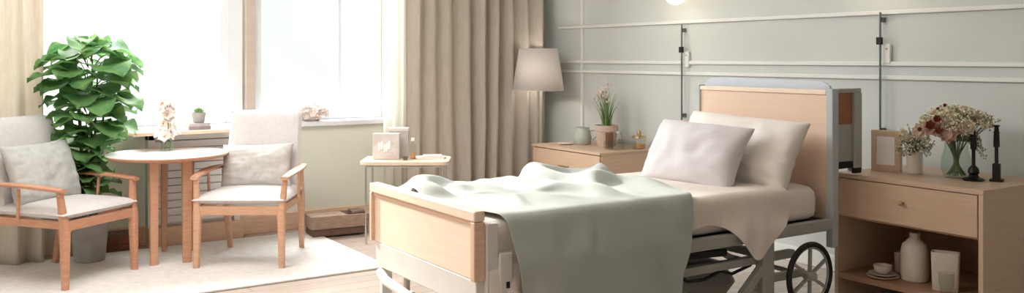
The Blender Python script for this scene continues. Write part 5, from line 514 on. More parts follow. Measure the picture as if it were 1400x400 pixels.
M['leaf_dk'] = mat('deep_green_stem', (118, 130, 92), .6, (96, 112, 76), 9)
M['leaf_pale'] = mat('pale_green_leaf', (150, 176, 118), .55, (120, 152, 92), 20, trans=.25)
M['concrete'] = mat('grey_stone_planter', (170, 168, 164), .8, (156, 154, 150), 12, bump=.2)
M['soil'] = mat('potting_soil', (92, 74, 58), .95, (70, 56, 44), 60, bump=.6)
M['white_lam'] = mat('white_laminate', (244, 240, 240), .35, (240, 236, 236), 5)
M['table_wood'] = mat('table_beech', (210, 162, 130), .42, (198, 148, 116), 4, (3, 3, 26))
M['metal_w'] = mat('white_enamel_metal', (226, 224, 218), .38, (220, 218, 212), 4)
M['metal_g'] = mat('blue_grey_metal', (192, 199, 202), .38, (186, 193, 196), 4)
M['metal_gd'] = mat('warm_grey_metal', (178, 178, 172), .4, (170, 170, 164), 4)
M['chrome'] = mat('brushed_steel', (196, 198, 198), .3, (180, 182, 182), 6, metal=.9)
M['rod'] = mat('dark_steel_rod', (122, 126, 126), .35, (108, 112, 112), 6, metal=.6)
M['brass'] = mat('brushed_brass', (208, 182, 136), .3, (196, 168, 120), 6, metal=.9)
M['black'] = mat('black_rubber', (30, 29, 28), .6, (22, 21, 21), 8)
M['blackm'] = mat('black_cast_metal', (36, 33, 31), .38, (26, 24, 23), 8, metal=.4)
M['sheet'] = mat('white_cotton_sheet', (240, 230, 222), .92, (236, 225, 216), 5, bump=.12, bscale=500)
M['matt'] = mat('mattress_cotton', (242, 234, 228), .92, (238, 229, 222), 8, bump=.1, bscale=400)
M['blanket'] = mat('sage_grey_blanket', (182, 188, 184), .95, (176, 182, 177), 6, bump=.2, bscale=500, sheen=.15)
M['pillow'] = mat('white_pillow_cotton', (242, 236, 230), .92, (238, 231, 224), 6, bump=.1, bscale=400)
M['pillow2'] = mat('lilac_white_pillow_cotton', (226, 222, 224), .92, (220, 216, 219), 6, bump=.1, bscale=400)
M['shade'] = mat('white_lamp_shade', (244, 238, 234), .9, (240, 234, 230), 30, bump=.1, bscale=300, trans=.35)
M['bulb'] = mat('warm_glowing_globe', (255, 238, 208), .4, (255, 240, 214), 4, emit=2.2)
M['ceramic'] = mat('matte_white_ceramic', (232, 220, 208), .55, (226, 213, 200), 14, bump=.1)
M['ceramic_p'] = mat('pinkish_clay_pot', (214, 192, 180), .75, (202, 178, 166), 18, bump=.2)
M['ceramic_g'] = mat('grey_green_glaze', (196, 204, 196), .35, (184, 192, 184), 10)
M['ceramic_w'] = mat('glossy_cream_ceramic', (238, 228, 218), .3, (232, 222, 212), 10)
M['paper'] = mat('white_paper', (250, 248, 246), .8, (246, 244, 242), 8)
M['print'] = mat('pale_print', (230, 224, 220), .7, (214, 204, 198), 20)
M['petal_w'] = mat('white_petal', (255, 250, 246), .7, (252, 242, 236), 30, trans=.5)
M['petal_c'] = mat('cream_petal', (252, 242, 224), .7, (246, 232, 208), 24, trans=.25)
M['petal_b'] = mat('blush_petal', (248, 224, 208), .7, (240, 208, 190), 24, trans=.25)
M['petal_r'] = mat('dusky_red_petal', (190, 112, 94), .7, (168, 88, 74), 24)
M['sprig'] = mat('gypsophila_white', (238, 234, 212), .8, (224, 222, 192), 40)
M['sprig_g'] = mat('olive_sprig', (174, 182, 138), .7, (150, 160, 116), 40)
M['peach'] = mat('peach_centre', (232, 168, 128), .7, (220, 148, 108), 30)
M['box_br'] = mat('brown_woven_box', (176, 152, 134), .8, (156, 130, 112), 20, (1, 1, 6), bump=.5, bscale=60)
M['box_dk'] = mat('dark_brown_base', (124, 98, 82), .8, (108, 84, 70), 20, (1, 1, 6), bump=.4)
M['basket'] = mat('rust_brown_basket', (142, 92, 66), .8, (116, 72, 52), 26, (1, 1, 4), bump=.7, bscale=50)
M['amber'] = mat('amber_liquid', (222, 168, 116), .3, (210, 152, 100), 8)
M['book_a'] = mat('grey_book_cloth', (190, 186, 190), .8, (176, 172, 178), 20)
M['book_b'] = mat('mauve_book_cloth', (164, 152, 160), .8, (150, 138, 148), 20)
M['travertine'] = mat('cream_stone_top', (238, 220, 200), .5, (226, 202, 176), 9, bump=.1)
M['rad'] = mat('white_radiator_enamel', (232, 232, 230), .5, (228, 228, 226), 5)
M['pale_acryl'] = mat('pale_blue_plastic', (214, 222, 232), .35, (208, 216, 228), 4)

def floor_mat():
    m = bpy.data.materials.new('polished_wood_boards'); m.use_nodes = True
    nt = m.node_tree; b = nt.nodes['Principled BSDF']; N = nt.nodes.new; L = nt.links.new
    tc = N('ShaderNodeTexCoord'); br = N('ShaderNodeTexBrick'); mp = N('ShaderNodeMapping')
    L(tc.outputs['Object'], mp.inputs[0]); L(mp.outputs[0], br.inputs[0])
    br.inputs['Scale'].default_value = 1; br.inputs['Brick Width'].default_value = 1.6; br.inputs['Row Height'].default_value = .14
    br.inputs['Mortar Size'].default_value = .0015
    br.inputs['Color1'].default_value = lin((206, 190, 178)) + (1,); br.inputs['Color2'].default_value = lin((196, 178, 164)) + (1,)
    br.inputs['Mortar'].default_value = lin((130, 100, 82)) + (1,)
    nz = N('ShaderNodeTexNoise'); mp2 = N('ShaderNodeMapping'); mp2.inputs['Scale'].default_value = (1, 14, 1); L(tc.outputs['Object'], mp2.inputs[0])
    L(mp2.outputs[0], nz.inputs[0]); nz.inputs['Scale'].default_value = 4
    mx = N('ShaderNodeMix'); mx.data_type = 'RGBA'; mx.blend_type = 'MULTIPLY'; mx.inputs[0].default_value = .25
    L(br.outputs['Color'], mx.inputs[6]); L(nz.outputs['Fac'], mx.inputs[7]); L(mx.outputs[2], b.inputs['Base Color'])
    b.inputs['Roughness'].default_value = .2
    return m
M['floor'] = floor_mat()

# ------------------------------------------------------------------ mesh building
class MB:
    def __init__(s): s.bm = bmesh.new()
    def box(s, a, b):
        r = bmesh.ops.create_cube(s.bm, size=1)
        for v in r['verts']: v.co = Vector([(a[i]+b[i])/2 + v.co[i]*(b[i]-a[i]) for i in range(3)])
        return s
    def rbox(s, c, size, rot=(0, 0, 0)):
        m = Matrix.Translation(c) @ Euler(rot).to_matrix().to_4x4() @ Matrix.Diagonal(tuple(size)+(1,))
        bmesh.ops.create_cube(s.bm, size=1, matrix=m); return s
    def rings(s, rings, cap=True, closed=True):
        vs = [[s.bm.verts.new(p) for p in r] for r in rings]
        for a, b in zip(vs, vs[1:]):
            n = len(a)
            for i in range(n if closed else n-1):
                j = (i+1) % n
                try: s.bm.faces.new((a[i], a[j], b[j], b[i]))
                except ValueError: pass
        if cap:
            for r in (vs[0][::-1], vs[-1]):
                if len(r) > 2: s.bm.faces.new(r)
        return s
    def lathe(s, prof, c=(0, 0, 0), n=32, cap=True):
        return s.rings([[(c[0]+r*cos(2*pi*i/n), c[1]+r*sin(2*pi*i/n), c[2]+z) for i in range(n)] for r, z in prof], cap)
    def tube(s, pts, r, n=10):
        pts = [Vector(p) for p in pts]; R = r if isinstance(r, (list, tuple)) else [r]*len(pts)
        out = []
        for k, p in enumerate(pts):
            d = (pts[min(k+1, len(pts)-1)] - pts[max(k-1, 0)]).normalized()
            u = d.cross(Vector((0, 0, 1)));
            if u.length < .1: u = d.cross(Vector((0, 1, 0)))
            u.normalize(); w = d.cross(u)
            out.append([p + (u*cos(2*pi*i/n) + w*sin(2*pi*i/n))*R[k] for i in range(n)])
        return s.rings(out)
    def loft(s, secs):      # secs: (centre, halfx, halfy) rounded rectangles stacked
        out = []
        for c, hx, hy in secs:
            ring = []
            for sx, sy, a0 in ((1, 1, 0), (-1, 1, 90), (-1, -1, 180), (1, -1, 270)):
                rr = min(hx, hy)*.45
                for t in (0, 30, 60, 90):
                    a = radians(a0+t); ring.append((c[0]+sx*(hx-rr)+rr*cos(a), c[1]+sy*(hy-rr)+rr*sin(a), c[2]))
            out.append(ring)
        return s.rings(out)
    def bar(s, a, b, w, t, up=(0, 0, 1)):   # straight rectangular bar
        a = Vector(a); b = Vector(b); d = (b-a).normalized(); u = Vector(up).cross(d).normalized(); n = d.cross(u)
        out = []
        for p in (a, b): out.append([p+u*w/2+n*t/2, p-u*w/2+n*t/2, p-u*w/2-n*t/2, p+u*w/2-n*t/2])
        return s.rings(out)
    def sphere(s, c, r, seg=12, sc=(1, 1, 1)):
        m = Matrix.Translation(c) @ Matrix.Diagonal((r*sc[0], r*sc[1], r*sc[2], 1))
        bmesh.ops.create_uvsphere(s.bm, u_segments=seg, v_segments=max(6, seg//2), radius=1, matrix=m); return s
    def ico(s, c, r, sub=1):
        bmesh.ops.create_icosphere(s.bm, subdivisions=sub, radius=r, matrix=Matrix.Translation(c)); return s
    def prism(s, poly, axis, a, b):   # poly in the two other axes, extruded along axis from a to b
        def P(q, t):
            return {0: (t, q[0], q[1]), 1: (q[0], t, q[1]), 2: (q[0], q[1], t)}[axis]
        return s.rings([[P(q, a) for q in poly], [P(q, b) for q in poly]])
    def torus(s, c, R, r, axis=1, n=40, k=10):
        out = []
        for i in range(n+1):
            a = 2*pi*i/n; ring = []
            for j in range(k):
                b = 2*pi*j/k; q = R + r*cos(b); x, z, y = q*cos(a), q*sin(a), r*sin(b)
                ring.append({1: (c[0]+x, c[1]+y, c[2]+z), 0: (c[0]+y, c[1]+x, c[2]+z), 2: (c[0]+x, c[1]+z, c[2]+y)}[axis])
            out.append(ring)
        return s.rings(out, cap=False)
    def grid(s, f, nu, nv):
        vs = [[s.bm.verts.new(f(i/nu, j/nv)) for i in range(nu+1)] for j in range(nv+1)]
        for j in range(nv):
            for i in range(nu): s.bm.faces.new((vs[j][i], vs[j][i+1], vs[j+1][i+1], vs[j+1][i]))
        return s
    def petal(s, c, d, up, L, W, cup=.25, n=5):   # curved petal from c along d
        d = Vector(d).normalized(); side = d.cross(Vector(up)); side = side.normalized() if side.length > .01 else Vector((1, 0, 0)); nn = side.cross(d)
        c = Vector(c)
        def f(u, v):
            w = W*sin(pi*min(1, .12+.88*v)**.8)*(u-.5); h = cup*L*(v*v*.9) + cup*W*(2*(u-.5))**2*.6
            return c + d*L*v*(1-.12*abs(u-.5)*2) + side*w + nn*h
        return s.grid(f, 4, n)

def obj(name, mb, m, parent=None, smooth=True, bevel=0., sub=0, solid=0.):
    bm = mb.bm
    bmesh.ops.recalc_face_normals(bm, faces=bm.faces)
    me = bpy.data.meshes.new(name)
    if parent is not None and parent.type == 'EMPTY' and parent.get('_w'):
        l = Vector(parent['_w']); bmesh.ops.translate(bm, vec=-l, verts=bm.verts)
    elif parent is not None and parent.get('_w'):
        l = Vector(parent['_w']); bmesh.ops.translate(bm, vec=-l, verts=bm.verts)
    bm.to_mesh(me); bm.free(); me.materials.append(m)
    o = bpy.data.objects.new(name, me); C.objects.link(o)
    if parent is not None: o.parent = parent
    if parent is not None and parent.get('_w'): o['_w'] = parent['_w']
    if smooth:
        for p in me.polygons: p.use_smooth = True
    if bevel:
        b = o.modifiers.new('bevel', 'BEVEL'); b.width = bevel; b.segments = 2; b.limit_method = 'ANGLE'; b.angle_limit = radians(35); b.harden_normals = True
    if solid:
        b = o.modifiers.new('solid', 'SOLIDIFY'); b.thickness = solid; b.offset = 0
    if sub:
        b = o.modifiers.new('sub', 'SUBSURF'); b.levels = sub; b.render_levels = sub
    if smooth and not sub and not bevel:
        try: me.set_sharp_from_angle(angle=radians(40))
        except Exception: pass
    return o

def tag(o, label=None, cat=None, group=None, kind=None):
    if label: o['label'] = label
    if cat: o['category'] = cat
    if group: o['group'] = group
    if kind: o['kind'] = kind
    return o

def thing(name, label, cat, loc, rot=None, group=None, world=True):
    o = bpy.data.objects.new(name, None); o.empty_display_size = .1; C.objects.link(o); o.location = loc
    if rot is not None: o.rotation_euler = (0, 0, rot)
    elif world: o['_w'] = list(loc)
    return tag(o, label, cat, group)

def struct(name, mb, m, **k): return tag(obj(name, mb, m, **k), kind='structure')

def pillow_mb(w, h, t, seed=0, wr=.012, nu=44, nv=32):
    mb = MB(); r = []
    for side in (1, -1):
        def f(u, v, side=side):
            a = 2*u-1; b = 2*v-1
            pa = (1-abs(a)**2.6); pb = (1-abs(b)**2.6)
            th = max(0, pa*pb)**.42
            x = a*w/2*(1-.07*(1-b*b)*abs(a)**3) ; y = b*h/2*(1-.09*(1-a*a)*abs(b)**3)
            q = Vector((a*1.7+seed, b*1.4, side*2.))
            z = side*th*t/2*(1+.18*noise.noise(q)) + wr*th*(noise.noise(q*2.3)) + wr*.7*noise.noise(Vector((a*2+seed, b*9*(1-.3*a), 3)))*min(1, th*2)*(.3+abs(a)*.9)
            # a gentle slump
            z += -.02*a*a*w - .015*b*b
            return (x, y, z)
        mb.grid(f, nu, nv)
    bmesh.ops.remove_doubles(mb.bm, verts=mb.bm.verts, dist=.0008)
    return mb

def pillow(name, w, h, t, m, label, cat, origin, xdir, ydir, seed=0, group=None, wr=.012):
    o = obj(name, pillow_mb(w, h, t, seed, wr), m, sub=1)
    x = Vector(xdir).normalized(); z = x.cross(Vector(ydir)).normalized(); y = z.cross(x)
    mt = Matrix((x, y, z)).transposed().to_4x4(); mt.translation = Vector(origin)
    o.matrix_world = mt
    return tag(o, label, cat, group)

# ------------------------------------------------------------------ the room
WX, WY, CH = 4.853, 6.893, 3.0      # headboard wall plane, window wall plane, ceiling height
LX, BY = -1.6, -1.6
struct('floor', MB().box((LX-.1, BY-.1, -.1), (WX+.1, WY+.35, 0)), M['floor'], smooth=False)
struct('ceiling', MB().box((LX-.1, BY-.1, CH), (WX+.1, WY+.35, CH+.1)), M['ceil'], smooth=False)
struct('wall_right', MB().box((WX, BY-.1, 0), (WX+.12, WY+.3, CH)), M['sage'], smooth=False)
struct('wall_left', MB().box((LX-.12, BY-.1, 0), (LX, WY+.3, CH)), M['white_wall'], smooth=False)
struct('wall_front', MB().box((LX, BY-.12, 0), (WX, BY, CH)), M['white_wall'], smooth=False)
WL, WR, SZ, WT = .30, 3.29, .81, 2.80
wb = MB().box((LX, WY, 0), (WX, WY+.3, SZ)).box((LX, WY, WT), (WX, WY+.3, CH)).box((LX, WY, SZ), (WL, WY+.3, WT)).box((WR, WY, SZ), (WX, WY+.3, WT))
struct('wall_back', wb, M['cream_wall'], smooth=False)
struct('trim_1', MB().box((WL-.05, WY-.035, SZ-.005), (WR+.03, WY+.2, SZ+.035)), M['win_white'], bevel=.005)       # window sill
FY = WY+.17
SH = SZ+.035
def window(n, x0, x1, muls):
    f = MB(); fw = .05
    f.box((x0, FY, SH), (x1, FY+.07, SH+.085)).box((x0, FY, WT-.07), (x1, FY+.07, WT))
    f.box((x0, FY, SH+.085), (x0+fw, FY+.07, WT-.07)).box((x1-fw, FY, SH+.085), (x1, FY+.07, WT-.07))
    for a, b in muls: f.box((a, FY+.005, SH+.085), (b, FY+.065, WT-.07))
    fr = struct('window_%d' % n, f, M['win_white'], bevel=.004)
    obj('glass_pane', MB().box((x0+fw*.5, FY+.03, SH+.05), (x1-fw*.5, FY+.036, WT-.05)), M['glass'], fr, smooth=False)
window(1, WL, 1.975, [(1.155, 1.185)])
window(2, 2.20, WR, [(2.90, 2.925)])
struct('trim_2', MB().box((1.975, FY-.02, SH), (2.095, FY+.08, WT)), M['win_white'], bevel=.004)
struct('trim_3', MB().box((2.11, FY-.06, SH+.10), (2.185, FY+.07, WT)), M['tan_post'], bevel=.004)
struct('trim_4', MB().box((2.095, FY-.03, SH), (2.20, FY+.08, SH+.10)), M['win_white'], bevel=.004)
struct('baseboard_back', MB().box((LX, WY-.02, 0), (WX, WY, .14)), M['skirt_wood'], bevel=.004)
struct('baseboard_right', MB().box((WX-.018, BY, 0), (WX, WY-.02, .1)), M['white_trim'], bevel=.004)
# wall panelling rails on the sage wall
n = 5
for z, h in ((1.623, .026), (1.315, .026), (1.233, .026)):
    struct('trim_%d' % n, MB().box((WX-.02, BY, z-h/2), (WX, 6.62, z+h/2)), M['white_trim'], bevel=.005); n += 1
struct('trim_%d' % n, MB().box((WX-.018, 6.255, .1), (WX, 6.285, CH)), M['white_trim'], bevel=.005); n += 1

# wall rods with brackets
def wall_rod(y, top, label, box_dz, white_dz):
    t = thing('wall_rod', label, 'wall rod', (WX, y, .1), group='steel rods with cable boxes on the panelled wall')
    obj('rod', MB().box((WX-.045, y-.005, .1), (WX-.034, y+.006, top)), M['rod'], t, bevel=.003)
    for z in (.3, .9, top-.06): obj('bracket', MB().box((WX-.035, y-.012, z), (WX-.001, y+.012, z+.03)), M['rod'], t, bevel=.002)
    obj('black_socket', MB().box((WX-.052, y-.014, box_dz), (WX-.03, y+.022, box_dz+.045)), M['blackm'], t, bevel=.004)
    s_ = obj('white_socket', MB().box((WX-.025, y-.055, white_dz), (WX-.001, y-.012, white_dz+.12)), M['white_trim'], t, bevel=.006)
    obj('knob', MB().sphere((WX-.028, y-.034, white_dz+.09), .006), M['chrome'], s_)
    return t
wall_rod(5.0, 1.605, 'slim dark steel rod on the panelled wall above the left edge of the headboard', 1.39, 1.28)
wall_rod(3.31, 1.625, 'slim steel rod with black box on the panelled wall above the framed picture', 1.43, 1.315)

# globe wall lamps
def wall_lamp(y, z, label):
    t = thing('wall_lamp', label, 'wall lamp', (WX, y, z), group='globe wall lamps')
    obj('back_plate', MB().rings([[(WX-x, y+.045*cos(2*pi*i/24), z+.05+.045*sin(2*pi*i/24)) for i in range(24)] for x in (0, .018)]), M['brass'], t)
    obj('arm', MB().tube([(WX-.015, y, z+.05), (WX-.09, y, z+.06), (WX-.13, y, z+.03)], .009), M['brass'], t)
    obj('globe', MB().sphere((WX-.13, y, z-.03), .085, 24), M['bulb'], t)
    l = bpy.data.lights.new('wall_lamp_light', 'POINT'); l.energy = 2.2; l.color = (1, .84, .62); l.shadow_soft_size = .09
    lo = bpy.data.objects.new('wall_lamp_light', l); C.objects.link(lo); lo.location = (WX-.26, y, z-.05)
wall_lamp(4.97, 1.862, 'glowing white globe wall lamp on the sage wall above the bed')
l = bpy.data.lights.new('second_lamp_light', 'POINT'); l.energy = 2.2; l.color = (1, .84, .62); l.shadow_soft_size = .09
lo = bpy.data.objects.new('second_lamp_light', l); C.objects.link(lo); lo.location = (WX-.2, 3.3, 1.93)

# ------------------------------------------------------------------ curtains
def curtain_mb(x0, x1, y0, amp, wl, z0, z1, seed=0, nx=None):
    nx = nx or int((x1-x0)/wl*14)
    def f(u, v):
        x = x0+(x1-x0)*u; z = z1+(z0-z1)*v
        ph = 2*pi*(x-x0)/wl + 1.1*noise.noise(Vector((x*3, seed, z*.25)))*2
        a = amp*(.75+.5*noise.noise(Vector((x*2.1, seed+5, z*.4))))
        y = y0 + a*sin(ph) + a*.25*sin(2*ph+.8) + .012*noise.noise(Vector((x*9, seed, z*1.3)))
        return (x + .25*a*cos(ph), y, z)
    return MB().grid(f, nx, 34)
c = obj('curtain', curtain_mb(3.30, 4.70, 6.62, .042, .15, .02, 2.90, 2), M['curtain'], solid=.003)
tag(c, 'long taupe linen curtain in deep folds in the corner behind the lamp', 'curtain')
c = obj('curtain', curtain_mb(-.6, .66, 6.66, .05, .16, .015, 2.90, 4), M['curtain_l'], solid=.003)
tag(c, 'beige curtain hanging behind the leafy plant at the far left', 'curtain')
c = obj('sheer_curtain', curtain_mb(.62, 1.0, 6.83, .016, .075, .02, 2.90, 7), M['sheer'])
tag(c, 'thin white sheer curtain at the left side of the window', 'curtain')
c = obj('sheer_curtain', curtain_mb(3.16, 3.40, 6.76, .02, .09, .02, 2.90, 9), M['sheer_r'])
tag(c, 'narrow cream sheer curtain between the window and the taupe curtain', 'curtain')
t = thing('curtain_rail', 'white ceiling curtain rail running above the window', 'curtain rail', (1.9, 6.7, 2.92))
obj('rail', MB().box((-.8, 6.64, 2.905), (4.84, 6.80, 2.94)), M['white_trim'], t, bevel=.004)
for k in (0, 2, 4): obj('bracket', MB().box((k, 6.70, 2.94), (k+.05, 6.75, CH)), M['white_trim'], t)

# ------------------------------------------------------------------ under the window: radiator, shelf, things on the sill
t = thing('radiator', 'white slatted radiator cover under the window behind the round table', 'radiator', (1.6, 6.80, 0))
obj('plinth', MB().box((1.345, 6.765, 0), (2.02, WY-.02, .135)), M['skirt_wood'], t, bevel=.004)
obj('casing', MB().box((1.345, 6.78, .135), (1.39, WY-.001, .80)).box((1.345, 6.78, .76), (2.0, WY-.001, .80)).box((1.955, 6.78, .135), (2.0, WY-.001, .76)).box((1.345, 6.83, .135), (2.0, WY-.03, .76)), M['rad'], t, bevel=.003)
s_ = MB()
for k in range(11): s_.box((1.39, 6.80, .160+k*.054), (1.955, 6.83, .209+k*.054))
obj('grille', s_, M['rad'], t, bevel=.003)
sh = obj('wall_shelf', MB().box((1.20, 6.55, .812), (1.90, 6.855, .836)), M['skirt_wood'], bevel=.004)
tag(sh, 'narrow oak shelf board in front of the window sill behind the round table', 'shelf')
for k, (bw, bh, m, lab) in enumerate(((.155, .022, M['book_b'], 'mauve book lying at the bottom of the small stack on the oak shelf'), (.15, .022, M['book_a'], 'grey book lying on top of the stack under the grey plant pot'))):
    z = .8365+k*.023; cx, cy = 1.665, 6.69
    t = thing('book', lab, 'book', (cx, cy, z), group='books stacked on the oak shelf')
    obj('pages', MB().box((cx-bw/2+.003, cy-.055, z+.003), (cx+bw/2-.003, cy+.052, z+bh-.003)), M['paper'], t, smooth=False)
    cv = MB().box((cx-bw/2, cy-.06, z), (cx+bw/2, cy+.057, z+.003)).box((cx-bw/2, cy-.06, z+bh-.003), (cx+bw/2, cy+.057, z+bh)).box((cx-bw/2, cy-.062, z), (cx+bw/2, cy-.058, z+bh))
    obj('cover', cv, m, t, smooth=False)
t = thing('potted_succulent', 'small succulent in a grey tapered pot on the stacked books by the window', 'potted plant', (1.672, 6.69, .8825))
obj('pot', MB().lathe([(.034, 0), (.038, .002), (.050, .07), (.050, .074), (.045, .074), (.043, .06), (.0, .06)], (1.672, 6.69, .8825)), M['concrete'], t)
lf = MB()
for k in range(22):
    a = k*2.4; e = .3+.05*k; lf.petal((1.672, 6.69, .945), (cos(a)*cos(e), sin(a)*cos(e), sin(e)), (0, 0, 1), .045, .02, .3)
for dx, dy, h in ((0, 0, .05), (-.015, .01, .04), (.018, -.005, .035)): lf.lathe([(.001, 0), (.008, .01), (.009, h*.7), (.0015, h)], (1.672+dx, 6.69+dy, .94), 10)
obj('leaves', lf, M['leaf_pale'], t, solid=.002)

def blossom(mb, c, d, r, n=6, cup=.35, rnd=random):
    d = Vector(d).normalized(); u = d.cross(Vector((.3, .2, 1))).normalized(); w = d.cross(u); o = rnd.random()*6
    for k in range(n):
        a = o+2*pi*k/n; q = (u*cos(a)+w*sin(a)); mb.petal(c, q+d*.25, d, r, r*1.05, cup)

def bloom(parent, m, spec, centre=None, rnd=random):
    mb = MB()
    for c, d, r, n, cup in spec: blossom(mb, c, d, r, n, cup, rnd)
    o = obj('blossom', mb, m, parent)
    if centre is not None: obj('flower_centre', MB().ico(centre, .006), M['peach'], o)
    return o

# white bouquet resting on the sill at right
bx_, by_ = 2.62, 6.95
t = thing('flower_bouquet', 'round white bouquet lying on the sill right of the armchair', 'flowers', (bx_, by_, SH))
mb = MB(); ct = MB(); R = random.Random(3)
obj('bowl', MB().lathe([(.05, 0), (.06, .002), (.10, .035), (.095, .035), (.05, .008), (0, .008)], (bx_, by_, SH)), M['ceramic_w'], t)
for k in range(48):
    a = R.random()*2*pi; e = R.random()*.95; d = Vector((cos(a)*sqrt(1-e*e), sin(a)*sqrt(1-e*e), e))
    p = Vector((bx_, by_, SH+.045)) + Vector((d.x*.13, d.y*.075, d.z*.075)); bloom(t, M['petal_w'], [(p, d, .035+.015*R.random(), 6, .4)], p+d*.012 if k % 4 == 0 else None, R)

# ------------------------------------------------------------------ rug
rg = MB().box((LX+.2, 5.28, .001), (2.52, 6.70, .014))
tag(obj('rug', rg, M['rug'], bevel=.005), 'large pale grey wool rug under the armchairs and round table', 'rug')

# ------------------------------------------------------------------ tall leafy plant
px_, py_ = .925, 6.51
t = thing('potted_plant', 'tall bushy green plant with broad leaves in a grey planter by the window', 'potted plant', (px_, py_, .014))
obj('planter', MB().lathe([(.09, 0), (.095, .004), (.118, .27), (.118, .275), (.106, .275), (.104, .25), (0, .25)], (px_, py_, .014)), M['concrete'], t)
obj('soil', MB().lathe([(.103, 0), (.08, .008), (0, .012)], (px_, py_, .262)), M['soil'], t)
R = random.Random(11); st = MB(); lv = MB()
stems = []
for k in range(5):
    a = k*2*pi/5; b0 = Vector((px_+.04*cos(a), py_+.04*sin(a), .26)); lean = .05+.05*R.random()
    pts = [b0 + Vector((lean*cos(a)*(s/8)**1.5, lean*sin(a)*(s/8)**1.5, (.98+.16*R.random()*(k % 2))*s/8)) for s in range(9)]
    st.tube(pts, [.011-.0008*i for i in range(9)], 8); stems.append(pts)
def big_leaf(c, d, L, W, droop):
    d = Vector(d).normalized(); side = d.cross(Vector((0, 0, 1))).normalized(); c = Vector(c); ph = R.random()*6; tw = (R.random()-.5)*.5
    side = (side + Vector((0, 0, tw))).normalized()
    nn = side.cross(d)
    def f(u, v):
        a = 2*u-1
        w = W*.5*(sin(pi*(.06+.94*v)**.75)**.55)*(1.0 if v < .999 else 0.)
        if v < .04: w *= .3
        z = -droop*L*v*v + .10*W*abs(a)**1.5 - .05*W + .018*sin(v*9+ph+a*2)*abs(a)
        notch = -.05*L*(1-abs(a))*(v > .9)*0
        return c + d*(L*v*(1-.10*droop*v)) + side*(a*w) + nn*0 + Vector((0, 0, z+notch))
    lv.grid(f, 6, 8)
def rad(z):
    tab = [(.42, .12), (.6, .17), (.85, .20), (1.0, .25), (1.15, .285), (1.32, .285), (1.43, .22), (1.5, .08)]
    for (a, b), (c_, d_) in zip(tab, tab[1:]):
        if z <= c_: return b+(d_-b)*(z-a)/(c_-a)
    return .08
NL = 84
for k in range(NL):
    z = .44+1.0*(k/NL)**.9; a = k*2.39996+R.random()*.5
    r = rad(z); L = .175+.075*R.random()+(.03 if z > .9 else 0)
    r0 = max(.02, r-L*.9*(.6+.5*R.random()))
    c0 = Vector((px_+r0*cos(a), py_+r0*sin(a), z+.02)); s0 = Vector((px_+.3*r0*cos(a), py_+.3*r0*sin(a), z-.05))
    st.tube([s0, (s0+c0)/2+Vector((0, 0, .02)), c0], .0035, 6)
    big_leaf(c0, (cos(a), sin(a), .15+.2*R.random()), L, L*(.95+.2*R.random()), .25+.4*R.random())
# named large outer leaves as the photo shows them: to the upper left, to the right, and crowning the top
for dx, dz, L in ((-1, 1.36, .20), (-1, 1.10, .17), (1, 1.10, .22), (1, 1.27, .18), (.9, .93, .2), (-.9, 1.22, .2)):
    d = Vector((.8365*dx, -.548*dx, .1)); r0 = .17
    c0 = Vector((px_, py_, dz)) + Vector((d.x*r0, d.y*r0, 0))
    st.tube([Vector((px_, py_, dz-.06)), c0], .0035, 6)
    big_leaf(c0, d+Vector((-.15, -.25, 0)), L, L*.95, .5)
for a in (0, 2.1, 4.2):
    big_leaf((px_, py_, 1.47), (cos(a), sin(a), .3), .15, .15, .4)
for v in lv.bm.verts:      # foliage stays clear of the curtains behind and the table beside
    lim = 6.58 if v.co.x < .70 else 6.74
    if v.co.y > lim-.08: v.co.y = lim-.08+.08*(1-math.exp(-(v.co.y-lim+.08)/.08))
    dx, dy = v.co.x-1.385, v.co.y-6.36; q = sqrt(dx*dx+dy*dy)
    if q < .415 and .55 < v.co.z < .80: v.co.x, v.co.y = 1.385+dx/q*.415, 6.36+dy/q*.415
obj('stems', st, M['leaf_dk'], t); obj('leaves', lv, M['leaf'], t)

# brown basket by the plant
t = thing('basket', 'small dark rust basket against the skirting behind the left armchair', 'basket', (1.14, 6.74, 0.0))
obj('body', MB().loft([((1.14, 6.79, 0), .10, .06), ((1.14, 6.79, .12), .11, .065)]), M['basket'], t)
obj('rim', MB().loft([((1.14, 6.79, .115), .114, .07), ((1.14, 6.79, .13), .114, .07)]), M['box_dk'], t)
obj('handle', MB().tube([(1.14, 6.72, .10), (1.14, 6.70, .07), (1.14, 6.71, .04)], .006), M['box_dk'], t)

# ------------------------------------------------------------------ round table
tx, ty, tz = 1.385, 6.36, .71
t = thing('round_table', 'round white-topped wooden table between the two grey armchairs', 'table', (tx, ty, .014))
tp = obj('table_top', MB().lathe([(.0, tz-.026), (.372, tz-.026), (.392, tz-.014), (.397, tz-.006), (.395, tz-.003), (.0, tz-.003)], (tx, ty, 0), 72), M['table_wood'], t)
obj('white_surface', MB().lathe([(0, tz-.003), (.392, tz-.003), (.390, tz), (0, tz)], (tx, ty, 0), 72), M['white_lam'], tp)
for (a, b, w) in ((1.25, 6.125, .030), (1.45, 6.10, .033), (1.40, 6.53, .022), (1.56, 6.46, .022)):
    d = Vector((tx-a, ty-b)).normalized()
    obj('leg', MB().loft([((a, b, .014), w*.8, .017), ((a, b, tz-.026), w, .024)]), M['table_wood'], t)
ap = MB()
L4 = [(1.25, 6.125), (1.45, 6.10), (1.56, 6.46), (1.40, 6.53)]
for i in range(4):
    a, b = L4[i], L4[(i+1) % 4]; ap.bar((a[0], a[1], tz-.037), (b[0], b[1], tz-.037), .018, .02)
obj('apron', ap, M['table_wood'], t)
vx, vy = 1.375, 6.36
t = thing('glass_vase', 'clear glass vase with pale blossoms standing on the round white table', 'vase', (vx, vy, tz))
obj('body', MB().lathe([(.0, 0), (.038, 0), (.042, .004), (.036, .05), (.038, .10), (.043, .125), (.040, .125), (.034, .10), (.032, .05), (.036, .012), (0, .012)], (vx, vy, tz), 32), M['cglass'], t)
